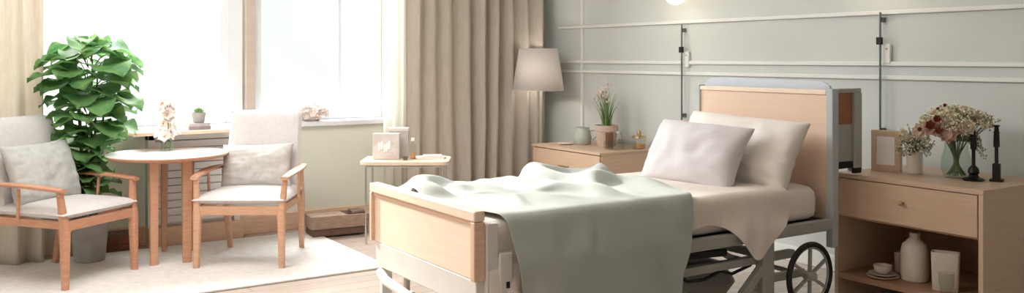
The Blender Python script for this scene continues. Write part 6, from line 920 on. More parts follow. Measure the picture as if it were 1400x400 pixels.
t = thing('orchid_spray', 'white and pink orchid blossoms in the glass vase on the round table', 'flowers', (vx, vy, tz+.014))
R = random.Random(5); stm = MB(); pt = MB(); ct = MB()
for k in range(3):
    pts = [Vector((vx+.01*(k-1), vy, tz+.014+.3*s/6)) + Vector((.03*sin(s/6*2+k), .02*cos(s/3+k), 0)) for s in range(7)]
    stm.tube(pts, .0025, 6)
for k in range(30):
    z = tz+.11+.24*R.random(); a = R.random()*2*pi; rr = .06*R.random()+.015
    if z > tz+.24: rr *= .6
    p = Vector((vx+rr*cos(a), vy+rr*sin(a), z)); d = Vector((cos(a), sin(a), .3)); bloom(t, M['petal_w'], [(p, d, .052, 5, .25)], p+d*.008 if k % 2 == 0 else None, R)
obj('stems', stm, M['leaf_pale'], t)

# ------------------------------------------------------------------ armchairs
def seat_mb():
    mb = MB()
    def f_side(top):
        def f(u, v):
            a = 2*u-1; b = 2*v-1
            k = (1-abs(a)**5)*(1-abs(b)**5); k = max(0, k)**.4
            x = a*(.302-.025*(b+1)/2) ; y = b*.315
            z = .430 + (.034+.012*(1-a*a)*(1-b*b))*k if top else .430 - .038*k
            return (x, y, z)
        return f
    mb.grid(f_side(True), 28, 28).grid(f_side(False), 28, 28)
    bmesh.ops.remove_doubles(mb.bm, verts=mb.bm.verts, dist=.0006); return mb
def back_mb():
    mb = MB()
    y0, z0, y1, z1 = .235, .43, .375, .968
    for side in (1, -1):
        def f(u, v, side=side):
            a = 2*u-1; b = 2*v-1; k = max(0, (1-abs(a)**7)*(1-abs(b)**9))**.35
            hw = .262-.012*v; x = a*hw
            cy = y0+(y1-y0)*v; cz = z0+(z1-z0)*v - .012*(abs(a)**6)*(v > .5)*v
            return (x, cy - side*.036*k*1.0 + .018*a*a*-1*side*0 - .02*(a*a), cz)
        mb.grid(f, 26, 30)
    bmesh.ops.remove_doubles(mb.bm, verts=mb.bm.verts, dist=.0006); return mb
def armchair(loc, rot, label, wood, arm_mid):
    t = thing('armchair', label, 'armchair', loc, rot, group='grey upholstered wooden armchairs')
    for s in (-1, 1):
        obj('leg', MB().loft([((s*.272, -.300, 0), .017, .018), ((s*.268, -.292, .34), .025, .026), ((s*.272, -.286, .40), .020, .021), ((s*.285, -.270, .565), .015, .016)]), wood, t)
        obj('leg', MB().loft([((s*.252, .330, 0), .016, .018), ((s*.262, .27, .34), .022, .026), ((s*.266, .240, .585), .016, .017)]), wood, t)
        # arm rest, gently bowed
        ring = []
        for k in range(13):
            u = k/12; y = -.305+.60*u; x = s*(.287+.020*sin(pi*u)-.012*u); z = .570+.012*sin(pi*u)+.014*u
            w = .024+.010*sin(pi*u); h = .011
            ring.append([(x-w, y, z-h*.4), (x-w*.7, y, z-h), (x+w*.7, y, z-h), (x+w, y, z-h*.4), (x+w, y, z+h*.5), (x+w*.7, y, z+h), (x-w*.7, y, z+h), (x-w, y, z+h*.5)])
        a = obj('armrest', MB().rings(ring), wood, t)
        if arm_mid: obj('spindle', MB().tube([(s*.300, .03, .39), (s*.304, .02, .57)], .010), wood, a)
    obj('seat_frame', MB().box((-.262, -.305, .335), (.262, -.278, .392)).box((-.275, -.28, .345), (-.250, .27, .392)).box((.250, -.28, .345), (.275, .27, .392)).box((-.262, .245, .345), (.262, .268, .392)), wood, t, bevel=.004)
    for s in (-1, 1): obj('corner_bracket', MB().prism([(s*.262, .335), (s*.225, .335), (s*.245, .318), (s*.252, .295)], 1, -.302, -.284), wood, t)
    obj('seat_cushion', seat_mb(), M['uphol'], t)
    obj('backrest', back_mb(), M['uphol'], t)
    obj('back_frame', MB().bar((-.21, .262, .40), (-.21, .405, .93), .03, .02, (1, 0, 0)).bar((.21, .262, .40), (.21, .405, .93), .03, .02, (1, 0, 0)), wood, t)
    return t
TH1 = radians(-33.2)
armchair((1.852, 6.0, .014), TH1, 'grey upholstered wooden armchair right of the round table facing the camera', M['chair_wood2'], True)
TH2 = radians(37)
ch2 = (.725, 6.15, .014)
armchair(ch2, TH2, 'grey upholstered wooden armchair cut off by the left edge beside the plant', M['chair_wood'], True)
def local(loc, th, p): return (loc[0]+p[0]*cos(th)-p[1]*sin(th), loc[1]+p[0]*sin(th)+p[1]*cos(th), loc[2]+p[2])
for loc, th, w, h, lab, m, off, sd in (((1.852, 6.0, .014), TH1, .50, .32, 'grey linen cushion leaning on the back of the armchair right of the table', M['cush'], (-.015, .14, .60), 1),
                            (ch2, TH2, .50, .40, 'cool grey cushion slumped on the armchair at the left edge', M['cush2'], (-.02, .13, .635), 4)):
    xd = (cos(th), sin(th), .03); lean = .32
    yd = (-sin(th)*lean, cos(th)*lean, 1)
    pillow('throw_cushion', w, h, .13, m, lab, 'cushion', local(loc, th, off), xd, yd, sd, 'throw cushions on the armchairs')

# ------------------------------------------------------------------ storage box on the floor
bc = Vector((2.655, 6.50, .014))
t = thing('storage_box', 'low brown storage box on the rug beside the armchair below the window', 'box', bc, radians(-6), world=False)
def lb(x0, x1, y0, y1, z0, z1, mb=None): return (mb or MB()).box((x0, y0, z0), (x1, y1, z1))
obj('base', lb(-.215, .215, -.10, .10, 0, .055), M['box_dk'], t, bevel=.006)
b = MB(); lb(-.225, .225, -.11, -.098, .055, .15, b); lb(-.225, .225, .098, .11, .055, .15, b); lb(-.225, -.213, -.098, .098, .055, .15, b); lb(.213, .225, -.098, .098, .055, .15, b); lb(-.213, .213, -.098, .098, .055, .10, b)
obj('body', b, M['box_br'], t, bevel=.004)
b = MB(); lb(-.213, .05, -.095, .09, .125, .151, b)
obj('lid', b, M['box_br'], t, bevel=.006)
obj('bundle', MB().tube([(.10, -.04, .14), (.20, -.03, .145)], [.03, .034], 12).tube([(.11, .045, .14), (.20, .05, .14)], .03, 12), M['box_dk'], t)

# ------------------------------------------------------------------ side table with its things
sx, sy, sz = 3.02, 6.04, .60
t = thing('side_table', 'small cream-topped side table on thin steel legs before the taupe curtain', 'side table', (sx, sy, 0), radians(-33), world=False)
def rr(hx, hy, r, n=6):
    o = []
    for qx, qy, a0 in ((1, 1, 0), (-1, 1, 90), (-1, -1, 180), (1, -1, 270)):
        for k in range(n+1):
            a = radians(a0+90*k/n); o.append((qx*(hx-r)+r*cos(a), qy*(hy-r)+r*sin(a)))
    return o
obj('table_top', MB().prism(rr(.325, .20, .06), 2, sz-.028, sz), M['travertine'], t, bevel=.006)
for a, b in ((-.28, -.16), (.28, -.16), (-.28, .16), (.28, .16)):
    obj('leg', MB().tube([(a, b, 0), (a, b, sz-.028)], .007), M['chrome'], t)
obj('under_frame', MB().tube([(-.28, -.16, sz-.04), (.28, -.16, sz-.04), (.28, .16, sz-.04), (-.28, .16, sz-.04), (-.28, -.16, sz-.04)], .006), M['chrome'], t)
A33 = radians(-33)
def sidel(x, y, z=0): return local((sx, sy, sz), A33, (x, y, z))
t = thing('photo_frame', 'grey frosted picture block standing on the side table', 'picture frame', sidel(-.15, -.02), A33)
obj('frame', MB().box((-.098, -.025, 0), (.098, .025, .19)), M['print'], t, bevel=.004)
obj('border', MB().box((-.098, .026, 0), (.098, .032, .19)), M['cush'], t, bevel=.002)
pr = MB()
for k in range(5): pr.lathe([(0, 0), (.010, .004), (.012, .05), (.004, .065), (0, .066)], (-.045+.018*k, -.027, .06+.012*sin(k*2)), 8)
obj('print', pr, M['paper'], t)
t = thing('wooden_block', 'tall taupe box behind the frosted picture block on the side table', 'box', sidel(-.07, .085), A33)
obj('body', MB().box((-.075, -.035, 0), (.075, .04, .20)), M['cush'], t, bevel=.005)
obj('lid', MB().box((-.077, -.037, .2), (.077, .042, .225)), M['print'], t, bevel=.004)
t = thing('bottle', 'small clear bottle of amber oil beside the frosted picture block', 'bottle', sidel(.045, .0), A33)
obj('body', MB().lathe([(0, 0), (.022, 0), (.024, .004), (.024, .10), (.010, .12), (.010, .135), (0, .135)], (0, 0, 0), 20), M['cglass'], t)
obj('liquid', MB().lathe([(0, .003), (.020, .003), (.0205, .045), (0, .045)], (0, 0, 0), 20), M['amber'], t)
obj('cap', MB().lathe([(0, .133), (.013, .133), (.013, .155), (0, .157)], (0, 0, 0), 20), M['paper'], t)
t = thing('perfume_box', 'tiny dark cube beside the amber bottle on the side table', 'box', sidel(.00, -.09), A33)
obj('body', MB().box((-.014, -.014, 0), (.014, .014, .026)), M['box_dk'], t, bevel=.002)
for k, (ox, oy, dw, lab, m) in enumerate(((.18, .03, 0, 'white magazine lying at the bottom of the pair on the side table', M['paper']), (.19, .025, .03, 'beige leaflet lying on the white magazine on the side table', M['print']))):
    p = sidel(ox, oy, .0005+k*.0125); t = thing('magazine', lab, 'magazine', p, A33+.15*k)
    obj('pages', MB().box((-.098+dw, -.068+dw/2, .001), (.098-dw, .068-dw/2, .011)), M['paper'], t, smooth=False)
    obj('cover', MB().box((-.1+dw, -.07+dw/2, .011), (.1-dw, .07-dw/2, .012)).box((-.1+dw, -.07+dw/2, 0), (.1-dw, .07-dw/2, .001)), m, t, smooth=False)

# ------------------------------------------------------------------ dresser left of the headboard
DX, DY0, DY1, DZ = 4.242, 5.276, 6.162, .639
t = thing('dresser', 'pale oak dresser with drawers against the wall beside the floor lamp', 'dresser', (4.53, 5.72, 0))
obj('carcass', MB().box((DX+.02, DY0, .08), (WX-.02, DY0+.02, DZ-.02)).box((DX+.02, DY1-.02, .08), (WX-.02, DY1, DZ-.02)).box((DX+.02, DY0+.02, .08), (WX-.02, DY1-.02, .10)).box((WX-.04, DY0+.02, .10), (WX-.02, DY1-.02, DZ-.02)), M['oak'], t, bevel=.003)
obj('top', MB().box((DX-.004, DY0-.004, DZ-.02), (WX-.018, DY1+.004, DZ)), M['oak_y'], t, bevel=.003)
for z0, z1 in ((.36, DZ-.026), (.095, .352)):
    d = obj('drawer', MB().box((DX, DY0+.004, z0), (DX+.02, DY1-.004, z1)), M['oak_y'], t, bevel=.003)
    zc = (z0+z1)/2+.01; yc = (DY0+DY1)/2
    obj('handle', MB().box((DX-.022, yc-.065, zc-.005), (DX-.014, yc+.065, zc+.005)).box((DX-.016, yc-.06, zc-.004), (DX, yc-.05, zc+.004)).box((DX-.016, yc+.05, zc-.004), (DX, yc+.06, zc+.004)), M['brass'], d, bevel=.002)
for a in (DX+.05, WX-.08):
    for b in (DY0+.05, DY1-.05): obj('leg', MB().loft([((a, b, 0), .012, .012), ((a, b, .08), .018, .018)]), M['oak'], t)

cx, cy = 4.56, 5.90
t = thing('jug', 'small grey-green ceramic jug at the left of the oak dresser', 'jug', (cx, cy, DZ))
obj('body', MB().lathe([(0, 0), (.062, 0), (.07, .01), (.078, .05), (.066, .105), (.054, .128), (.055, .14), (.051, .14), (.05, .128), (.06, .105), (.07, .05), (.06, .012), (0, .012)], (cx, cy, DZ)), M['ceramic_g'], t)
obj('handle', MB().tube([(cx+.045, cy-.05, DZ+.115), (cx+.08, cy-.085, DZ+.115), (cx+.085, cy-.09, DZ+.07), (cx+.055, cy-.06, DZ+.035)], .008), M['ceramic_g'], t)
t2 = thing('saucer', 'thin pale saucer lying at the left front corner of the oak dresser', 'saucer', (cx-.13, cy+.06, DZ))
obj('dish', MB().lathe([(0, .0), (.04, 0), (.065, .008), (.064, .011), (.04, .004), (0, .004)], (cx-.13, cy+.06, DZ)), M['ceramic_w'], t2)

cx, cy = 4.62, 5.66
t = thing('potted_flower', 'white snowdrop-like flowers in a pinkish clay pot on the oak dresser', 'potted plant', (cx, cy, DZ))
obj('pot', MB().lathe([(0, 0), (.070, 0), (.074, .005), (.088, .12), (.096, .124), (.096, .17), (.084, .17), (.08, .13), (0, .13)], (cx, cy, DZ)), M['ceramic_p'], t)
obj('soil', MB().lathe([(.079, .125), (.04, .148), (0, .152)], (cx, cy, DZ)), M['soil'], t)
R = random.Random(2); lf = MB(); fl = MB(); sm = MB()
for k in range(34):
    a = R.random()*2*pi; r0 = R.random()*.04; H = .16+.16*R.random(); sp = .02+.07*R.random()
    pts = []; c0 = Vector((cx+r0*cos(a), cy+r0*sin(a), DZ+.14)); sd = Vector((-sin(a), cos(a), 0))
    def f(u, v):
        w = .009*(1-.85*v)*(2*u-1); return c0+Vector((cos(a)*sp*v*v*1.4, sin(a)*sp*v*v*1.4, H*v))+sd*w
    lf.grid(f, 2, 7)
for k in range(12):
    a = R.random()*2*pi; sp = .085*R.random(); H = .26+.12*R.random()
    pts = [Vector((cx+cos(a)*sp*(s/6)**1.5, cy+sin(a)*sp*(s/6)**1.5, DZ+.14+H*s/6)) for s in range(7)]
    sm.tube(pts, .0022, 6)
    for q in range(4):
        p = pts[-1]+Vector(((R.random()-.5)*.035, (R.random()-.5)*.035, -.02*q+.01)); bloom(t, M['petal_w'], [(p, Vector((R.random()-.5, R.random()-.5, .3)), .018, 5, .5)], None, R)
obj('leaves', lf, M['leaf_pale'], t); obj('stems', sm, M['leaf_dk'], t)

def tumbler(name, c, r, h, m, lab, cat, g=None):
    o = obj(name, MB().lathe([(0, 0), (r*.86, 0), (r*.9, .004), (r, h), (r*.93, h), (r*.84, .01), (0, .01)], c, 24), m); return tag(o, lab, cat, g)
tumbler('drinking_glass', (4.52, 5.50, DZ), .034, .125, M['acryl'], 'tall clear glass with pink tint beside the pinkish clay pot', 'glass')
t = thing('glass_tray', 'clear rectangular glass tray near the right end of the oak dresser', 'tray', (4.55, 5.42, DZ))
tr = MB().box((4.44, 5.335, DZ), (4.66, 5.475, DZ+.006)).box((4.44, 5.335, DZ+.006), (4.446, 5.475, DZ+.065)).box((4.654, 5.335, DZ+.006), (4.66, 5.475, DZ+.065)).box((4.446, 5.335, DZ+.006), (4.654, 5.341, DZ+.065)).box((4.446, 5.469, DZ+.006), (4.654, 5.475, DZ+.065))
obj('tray_body', tr, M['cglass'], t, smooth=False)
t = thing('pump_bottle', 'short bottle with a grey pump head in the clear tray on the dresser', 'bottle', (4.58, 5.435, DZ+.0065))
obj('body', MB().lathe([(0, 0), (.024, 0), (.026, .004), (.026, .06), (.012, .075), (0, .075)], (4.58, 5.435, DZ+.0065), 20), M['cglass'], t)
obj('pump', MB().tube([(4.58, 5.435, DZ+.08), (4.58, 5.435, DZ+.125)], .006).rbox((4.572, 5.45, DZ+.128), (.018, .052, .014)), M['metal_gd'], t)
t = thing('perfume_bottle', 'squat glass perfume bottle with gold collar at the right end of the dresser', 'bottle', (4.70, 5.36, DZ))
obj('body', MB().loft([((4.70, 5.355, DZ), .042, .04), ((4.70, 5.355, DZ+.075), .046, .044), ((4.70, 5.355, DZ+.085), .02, .02)]), M['cglass'], t)
obj('liquid', MB().loft([((4.70, 5.355, DZ+.006), .037, .035), ((4.70, 5.355, DZ+.04), .037, .035)]), M['amber'], t)
obj('collar', MB().loft([((4.70, 5.355, DZ+.085), .048, .046), ((4.70, 5.355, DZ+.10), .046, .044)]), M['brass'], t)
obj('stopper', MB().lathe([(0, .10), (.014, .10), (.018, .12), (.012, .14), (0, .145)], (4.70, 5.355, DZ), 16), M['brass'], t)

# floor lamp
fx, fy = 4.5, 6.45
t = thing('floor_lamp', 'floor lamp with white tapered shade on a steel pole beside the curtain', 'floor lamp', (fx, fy, 0))
obj('base', MB().lathe([(0, 0), (.14, 0), (.14, .012), (.02, .022), (0, .022)], (fx, fy, 0)), M['chrome'], t)
obj('pole', MB().tube([(fx, fy, .02), (fx, fy, 1.34)], .010), M['chrome'], t)
obj('lamp_shade', MB().lathe([(.225, 1.068), (.168, 1.43)], (fx, fy, 0), 56, cap=False), M['shade'], t, solid=.003)
obj('shade_ring', MB().torus((fx, fy, 1.07), .224, .003, 2).torus((fx, fy, 1.428), .168, .003, 2).tube([(fx-.166, fy, 1.40), (fx+.166, fy, 1.40)], .003).tube([(fx, fy-.166, 1.40), (fx, fy+.166, 1.40)], .003), M['white_trim'], t)
l = bpy.data.lights.new('shade_fill_light', 'POINT'); l.energy = 9; l.color = (1, .93, .86); l.shadow_soft_size = .05  # lamp seems unlit; light and glowing bulb added to brighten the shade
lo = bpy.data.objects.new('shade_fill_light', l); C.objects.link(lo); lo.location = (fx, fy, 1.25)
obj('light_bulb', MB().sphere((fx, fy, 1.27), .035, 14, (1, 1, 1.3)), M['bulb'], t)

# ------------------------------------------------------------------ hospital bed
XF, XH, Y0, Y1 = 1.802, 3.993, 3.014, 3.991
t = bed = thing('hospital_bed', 'adjustable hospital bed with pale oak head and foot boards on castors', 'bed', (2.9, 3.5, 0))
# footboard
f = obj('footboard', MB().box((XF+.012, Y0+.03, .475), (XF+.034, Y1-.02, .715)), M['bed_oak'], t, bevel=.003)
obj('top_rail', MB().box((XF-.006, Y0-.004, .708), (XF+.046, Y1+.004, .752)), M['bed_oak'], f, bevel=.008)
obj('end_stile', MB().box((XF-.006, Y1-.022, .475), (XF+.046, Y1+.004, .708)), M['skirt_wood'], f, bevel=.006)
obj('end_stile', MB().box((XF-.006, Y0-.004, .475), (XF+.046, Y0+.030, .708)), M['skirt_wood'], f, bevel=.006)
obj('shadow_bead', MB().box((XF+.004, Y0+.03, .694), (XF+.012, Y1-.022, .708)), M['skirt_wood'], f)
fp = obj('foot_frame', MB().box((XF+.012, Y0+.01, .36), (XF+.05, Y1-.03, .474)), M['metal_w'], t, bevel=.006)
obj('bumper', MB().tube([(XF+.015, Y1-.08, .335), (XF-.015, Y1-.2, .325), (XF-.03, 3.5, .31), (XF-.02, Y0+.1, .32), (XF+.03, Y0+.0, .335)], .022, 12), M['metal_w'], fp)
for y in (Y0-.012, ):
    p = obj('foot_post', MB().box((XF+.046, y-.002, .20), (XF+.10, y+.035, .70)), M['metal_w'], t, bevel=.006)
    obj('control_box', MB().box((XF+.10, y-.012, .38), (XF+.165, y+.02, .58)), M['metal_w'], p, bevel=.008)
    obj('button', MB().box((XF+.13, y-.016, .44), (XF+.145, y-.011, .465)), M['blackm'], p)
obj('foot_post', MB().box((XF+.046, Y1-.035, .20), (XF+.10, Y1-.002, .68)), M['metal_w'], t, bevel=.006)
# headboard
h = obj('headboard', MB().box((XH-.012, Y0+.04, .50), (XH+.012, Y1-.02, 1.155)), M['head_oak'], t, bevel=.003)
obj('top_rail', MB().box((XH-.020, Y0+.04, 1.155), (XH+.022, Y1-.02, 1.182)), M['bed_oak'], h, bevel=.006)
for y in (Y0-.006, Y1-.022):
    obj('head_post', MB().box((XH-.024, y, .36), (XH+.028, y+.042, 1.188)), M['metal_g'], t, bevel=.005)
obj('rear_panel', MB().prism([(Y1+.02, .7), (Y0+.10, .7), (Y0+.06, 1.16), (Y0+.075, 1.20), (Y0+.12, 1.225), (Y1-.15, 1.235), (Y1-.03, 1.225), (Y1+.02, 1.19)], 0, XH+.055, XH+.075), M['pale_acryl'], t, bevel=.005)
rf = obj('rear_frame', MB().box((XH+.028, Y0+.0, 1.165), (XH+.225, Y0+.03, 1.188)).box((XH+.16, Y0-.005, .745), (XH+.225, Y0+.04, 1.165)).box((XH+.028, Y0+.012, .80), (XH+.16, Y0+.03, 1.0)), M['metal_gd'], t, bevel=.004)
obj('side_panel', MB().box((XH+.028, Y0+.010, 1.0), (XH+.16, Y0+.030, 1.165)), M['brown_wood'], rf, bevel=.002)
obj('black_clamp', MB().box((XH+.028, Y0+.004, .765), (XH+.20, Y0+.03, .800)).box((XH+.155, Y0-.008, .735), (XH+.215, Y0+.012, .765)), M['blackm'], rf, bevel=.003)
hg = obj('grab_handle', MB().tube([(XH-.03, Y1+.0, .93), (XH-.06, Y1+.09, .945), (XH-.10, Y1+.13, .94), (XH-.13, Y1+.14, .90)], [.018, .022, .024, .018], 12), M['skirt_wood'], t)
# frame rails
sf = MB()
for y in (Y0-.014, Y1-.022): sf.box((XF+.10, y, .455), (XH-.024, y+.036, .515))
obj('side_rail', sf, M['metal_gd'], t, bevel=.006)
dk = MB().box((XF+.12, Y0+.03, .485), (XH-.03, Y1-.03, .507))
obj('mattress_deck', dk, M['blackm'], t, bevel=.004)
lr = MB()
for y in (Y0+.03, Y1-.07): lr.box((XF+.06, y, .335), (3.72, y+.04, .375))
for x in (XF+.09, 2.6, 3.56): lr.box((x, Y0+.05, .33), (x+.045, Y1-.06, .37))
obj('lower_frame', lr, M['metal_gd'], t, bevel=.005)
mo = obj('motor', MB().box((2.75, 3.25, .375), (3.25, 3.40, .44)).tube([(2.4, 3.32, .41), (3.5, 3.32, .41)], .028).rbox((3.05, 3.12, .42), (.42, .10, .035), (0, .05, 0)), M['blackm'], t, bevel=.006)
obj('linkage', MB().bar((2.90, 3.10, .36), (3.02, 3.10, .49), .02, .03).bar((3.02, 3.14, .36), (2.86, 3.14, .49), .02, .03).bar((3.34, 3.10, .36), (3.10, 3.10, .48), .02, .028), M['metal_gd'], mo)
obj('cable', MB().tube([(2.9, 3.08, .37), (2.98, 3.06, .31), (3.1, 3.07, .30), (3.2, 3.06, .33), (3.3, 3.08, .30), (3.42, 3.07, .33)], .008), M['black'], t)
cov = obj('base_cover', MB().loft([((2.9, 3.5, .14), .62, .24), ((2.9, 3.5, .20), .66, .27), ((2.9, 3.5, .29), .60, .24), ((2.9, 3.5, .315), .50, .20)]), M['metal_gd'], t)
for xa, yy in ((3.43, Y0-.012), (3.43, Y1-.03)):
    hp = obj('head_leg', MB().box((xa, yy, .12), (xa+.085, yy+.035, .455)).prism([(xa+.0, .455), (xa-.03, .455), (xa, .40)], 1, yy, yy+.035).bar((xa+.02, yy+.017, .33), (xa-.13, yy+.017, .205), .035, .042, (0, 0, 1)), M['metal_gd'], t, bevel=.004)
def wheel(c, R, spokes, p, rt=.014, ym=M['metal_gd']):
    w = obj('wheel', MB().torus(c, R-rt, rt, 1, 48, 12), M['black'], p)
    sp = MB().rings([[(c[0]+.022*cos(2*pi*i/20), c[1]+y, c[2]+.022*sin(2*pi*i/20)) for i in range(20)] for y in (-.03, .03)])
    sp.torus(c, R-2*rt-.002, .006, 1, 48, 8)
    for k in range(spokes):
        a = 2*pi*k/spokes+.5; sp.bar((c[0]+.015*cos(a), c[1], c[2]+.015*sin(a)), (c[0]+(R-2*rt)*cos(a), c[1], c[2]+(R-2*rt)*sin(a)), .012, .016, (0, 1, 0))
    obj('spokes', sp, ym, w)
wheel((3.713, Y0-.065, .262), .170, 6, t)
obj('axle', MB().tube([(3.713, Y0-.03, .262), (3.713, Y1, .262)], .012).box((3.50, Y0-.010, .245), (3.74, Y0+.012, .285)), M['metal_gd'], t)
# swivel castors
def castor(x, y, R, p, zt=.335):
    cs = obj('castor', MB().box((x-.02, y-.034, R), (x+.02, y-.026, R*2+.03)).box((x-.02, y+.026, R), (x+.02, y+.034, R*2+.03)).box((x-.025, y-.034, R*2+.012), (x+.025, y+.034, R*2+.03)).tube([(x, y, R*2+.03), (x, y, zt)], .016), M['metal_w'], p)
    w = MB().torus((x, y, R), R-.016, .016, 1, 32, 10)
    obj('castor_tyre', w, M['black'], cs)
    obj('castor_hub', MB().rings([[(x+(R-.02)*cos(2*pi*i/28), y+d, R+(R-.02)*sin(2*pi*i/28)) for i in range(28)] for d in (-.012, .012)]).torus((x, y-.006, R), (R-.02)*.6, .010, 1, 28, 8), M['metal_gd'], cs)
castor(1.93, 3.86, .105, t); castor(1.93, 3.14, .105, t); castor(3.58, 3.16, .07, t); castor(3.58, 3.86, .07, t)

# mattress and bedding
def mattress_mb():
    mb = MB(); ax0, ax1, ay0, ay1, z0, z1 = 1.855, 3.945, 3.045, 3.965, .508, .684
    cx, cy, hx, hy = (ax0+ax1)/2, (ay0+ay1)/2, (ax1-ax0)/2, (ay1-ay0)/2; out = []
    for z, ins in ((z0, .05), (z0+.006, .025), (z0+.022, .006), (z0+.05, 0), (z1-.06, 0), (z1-.03, .006), (z1-.012, .022), (z1-.003, .05), (z1, .10), (z1+.001, .3)):
        out.append([(cx+p[0], cy+p[1], z) for p in rr(hx-ins, hy-ins, max(.03, .10-ins*.3), 6)])
    return mb.rings(out)
mt = obj('mattress', mattress_mb(), M['matt'])
tag(mt, 'thick white mattress lying on the hospital bed frame', 'mattress')

def cloth_obj(name, key, m, label, cat):
    nx, ny, s = CLOTH[key]
    ax = []
    for steps in s:
        v = 0; col = []
        for q in steps: v += q; col.append(v/1000)
        ax.append(col)
    me = bpy.data.meshes.new(name)
    me.from_pydata(list(zip(*ax)), [], [(j*nx+i, j*nx+i+1, (j+1)*nx+i+1, (j+1)*nx+i) for j in range(ny-1) for i in range(nx-1)])
    for p in me.polygons: p.use_smooth = True
    me.materials.append(m); o = bpy.data.objects.new(name, me); C.objects.link(o)
    b = o.modifiers.new('smooth', 'SMOOTH'); b.factor = .5; b.iterations = 3 if key == 'blanket' else 1
    b = o.modifiers.new('solid', 'SOLIDIFY'); b.thickness = .003; b.offset = 1
    b = o.modifiers.new('sub', 'SUBSURF'); b.levels = 2; b.render_levels = 2
    return tag(o, label, cat)
cloth_obj('bed_sheet', 'sheet', M['sheet'], 'white cotton sheet over the mattress with a corner hanging down near the wheel', 'sheet')
cloth_obj('blanket', 'blanket', M['blanket'], 'sage grey blanket draped across the bed and hanging over its near side', 'blanket')

pillow('pillow', .86, .43, .20, M['pillow'], 'large white pillow leaning against the headboard behind the smaller pillow', 'pillow',
       (3.735, 3.48, .848), (0, -1, -.03), (.48, 0, 1), 9, 'bed pillows', .016)
pillow('pillow', .62, .40, .17, M['pillow2'], 'smaller lilac-white pillow propped in front of the large white pillow', 'pillow',
       (3.46, 3.51, .838), (.12, -1, -.03), (.60, 0, 1), 2, 'bed pillows', .009)

# ------------------------------------------------------------------ nightstand on the right
NX, NY0, NY1, NZ = 4.194, 2.337, 3.166, .724
t = thing('nightstand', 'oak nightstand with one drawer over an open shelf right of the bed', 'nightstand', (4.5, 2.75, 0))
obj('side_panel', MB().box((NX, NY0, 0), (WX-.03, NY0+.024, NZ-.024)), M['oak'], t, bevel=.002)
obj('side_panel', MB().box((NX, NY1-.024, 0), (WX-.03, NY1, NZ-.024)), M['oak'], t, bevel=.002)
obj('top', MB().box((NX-.002, NY0-.002, NZ-.024), (WX-.022, NY1+.002, NZ)), M['oak_y'], t, bevel=.002)
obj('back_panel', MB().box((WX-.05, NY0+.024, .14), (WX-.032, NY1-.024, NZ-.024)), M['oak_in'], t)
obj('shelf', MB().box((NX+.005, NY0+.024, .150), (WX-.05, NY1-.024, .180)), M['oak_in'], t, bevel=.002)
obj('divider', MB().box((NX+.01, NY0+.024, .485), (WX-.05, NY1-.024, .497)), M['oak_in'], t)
d = obj('drawer', MB().box((NX-.003, NY0+.028, .495), (NX+.02, NY1-.028, NZ-.028)), M['oak_y'], t, bevel=.002)
obj('knob', MB().tube([(NX-.003, 2.752, .61), (NX-.018, 2.752, .61)], .005).sphere((NX-.024, 2.752, .61), .012, 14), M['brass'], d)

# framed picture
def picture(c, th):
    t = thing('photo_frame', 'small oak frame with blank white picture standing on the nightstand', 'picture frame', c, th)
    w, h, b = .080, .225, .030
    fr = MB().box((-w, -.012, 0), (-w+b, .022, h)).box((w-b, -.012, 0), (w, .022, h)).box((-w+b, -.012, 0), (w-b, .022, b*1.2)).box((-w+b, -.012, h-b*1.1), (w-b, .022, h)).box((-w+b*.5, .004, b*.5), (w-b*.5, .010, h-b*.5))
    obj('frame', fr, M['oak'], t, bevel=.002)
    obj('picture', MB().box((-w+b, -.009, b*1.2), (w-b, .004, h-b*1.1)), M['paper'], t, smooth=False)
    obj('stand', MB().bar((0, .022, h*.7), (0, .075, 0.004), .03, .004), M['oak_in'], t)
picture((4.46, 3.03, NZ), radians(-78))

cx, cy = 4.50, 2.885
t = tag(obj('vase', MB().lathe([(0, 0), (.036, 0), (.040, .004), (.041, .112), (.038, .118), (.034, .116), (.034, .02), (0, .02)], (cx, cy, NZ), 32), M['ceramic_w']), 'small white ceramic vase between the picture frame and the glass vase', 'vase')
def sprigs(name, lab, c, z0, n, hx, hz, R, blobs, neck=.02, lean=None, spread=.12):
    t = thing(name, lab, 'flowers', (c[0], c[1], z0))
    sm = MB(); fl = MB(); gr = MB()
    for k in range(n):
        a = R.random()*2*pi; e = R.random(); tip = Vector((c[0]+hx*cos(a)*sqrt(e), c[1]+hx*sin(a)*sqrt(e), z0+hz*(.55+.45*R.random())*(1-.35*e)))
        if lean: tip += Vector(lean)*R.random()
        base = Vector((c[0]+neck*cos(a+3)*.6, c[1]+neck*sin(a+3)*.6, z0)); mid = Vector((c[0]+neck*.5*cos(a), c[1]+neck*.5*sin(a), z0+hz*.4))
        sm.tube([base, mid, (mid+tip)/2+Vector((0, 0, .01)), tip], .0014, 5)
        for q in range(blobs):
            p = tip+Vector((R.gauss(0, .014), R.gauss(0, .014), R.gauss(0, .014)))
            sm.tube([tip-Vector((0, 0, .02)), p], .0007, 4)
            (gr if R.random() < .3 else fl).ico(p, .0038+.002*R.random())
    obj('stems', sm, M['leaf_dk'], t); tag(obj('small_blossoms', fl, M['sprig'], t), kind='stuff'); tag(obj('buds', gr, M['sprig_g'], t), kind='stuff')
    return t
t = sprigs('small_posy', 'loose posy of tiny cream flowers in the small white vase', (cx, cy), NZ+.021, 40, .085, .24, random.Random(8), 9, .02, (0, .03, -.02))
fl = MB(); R = random.Random(81)
for k in range(7):
    a = R.random()*6.28; bloom(t, M['petal_c'], [((cx+.06*cos(a), cy+.06*sin(a), NZ+.17+.06*R.random()), (cos(a), sin(a), .6), .028, 6, .35)], None, R)

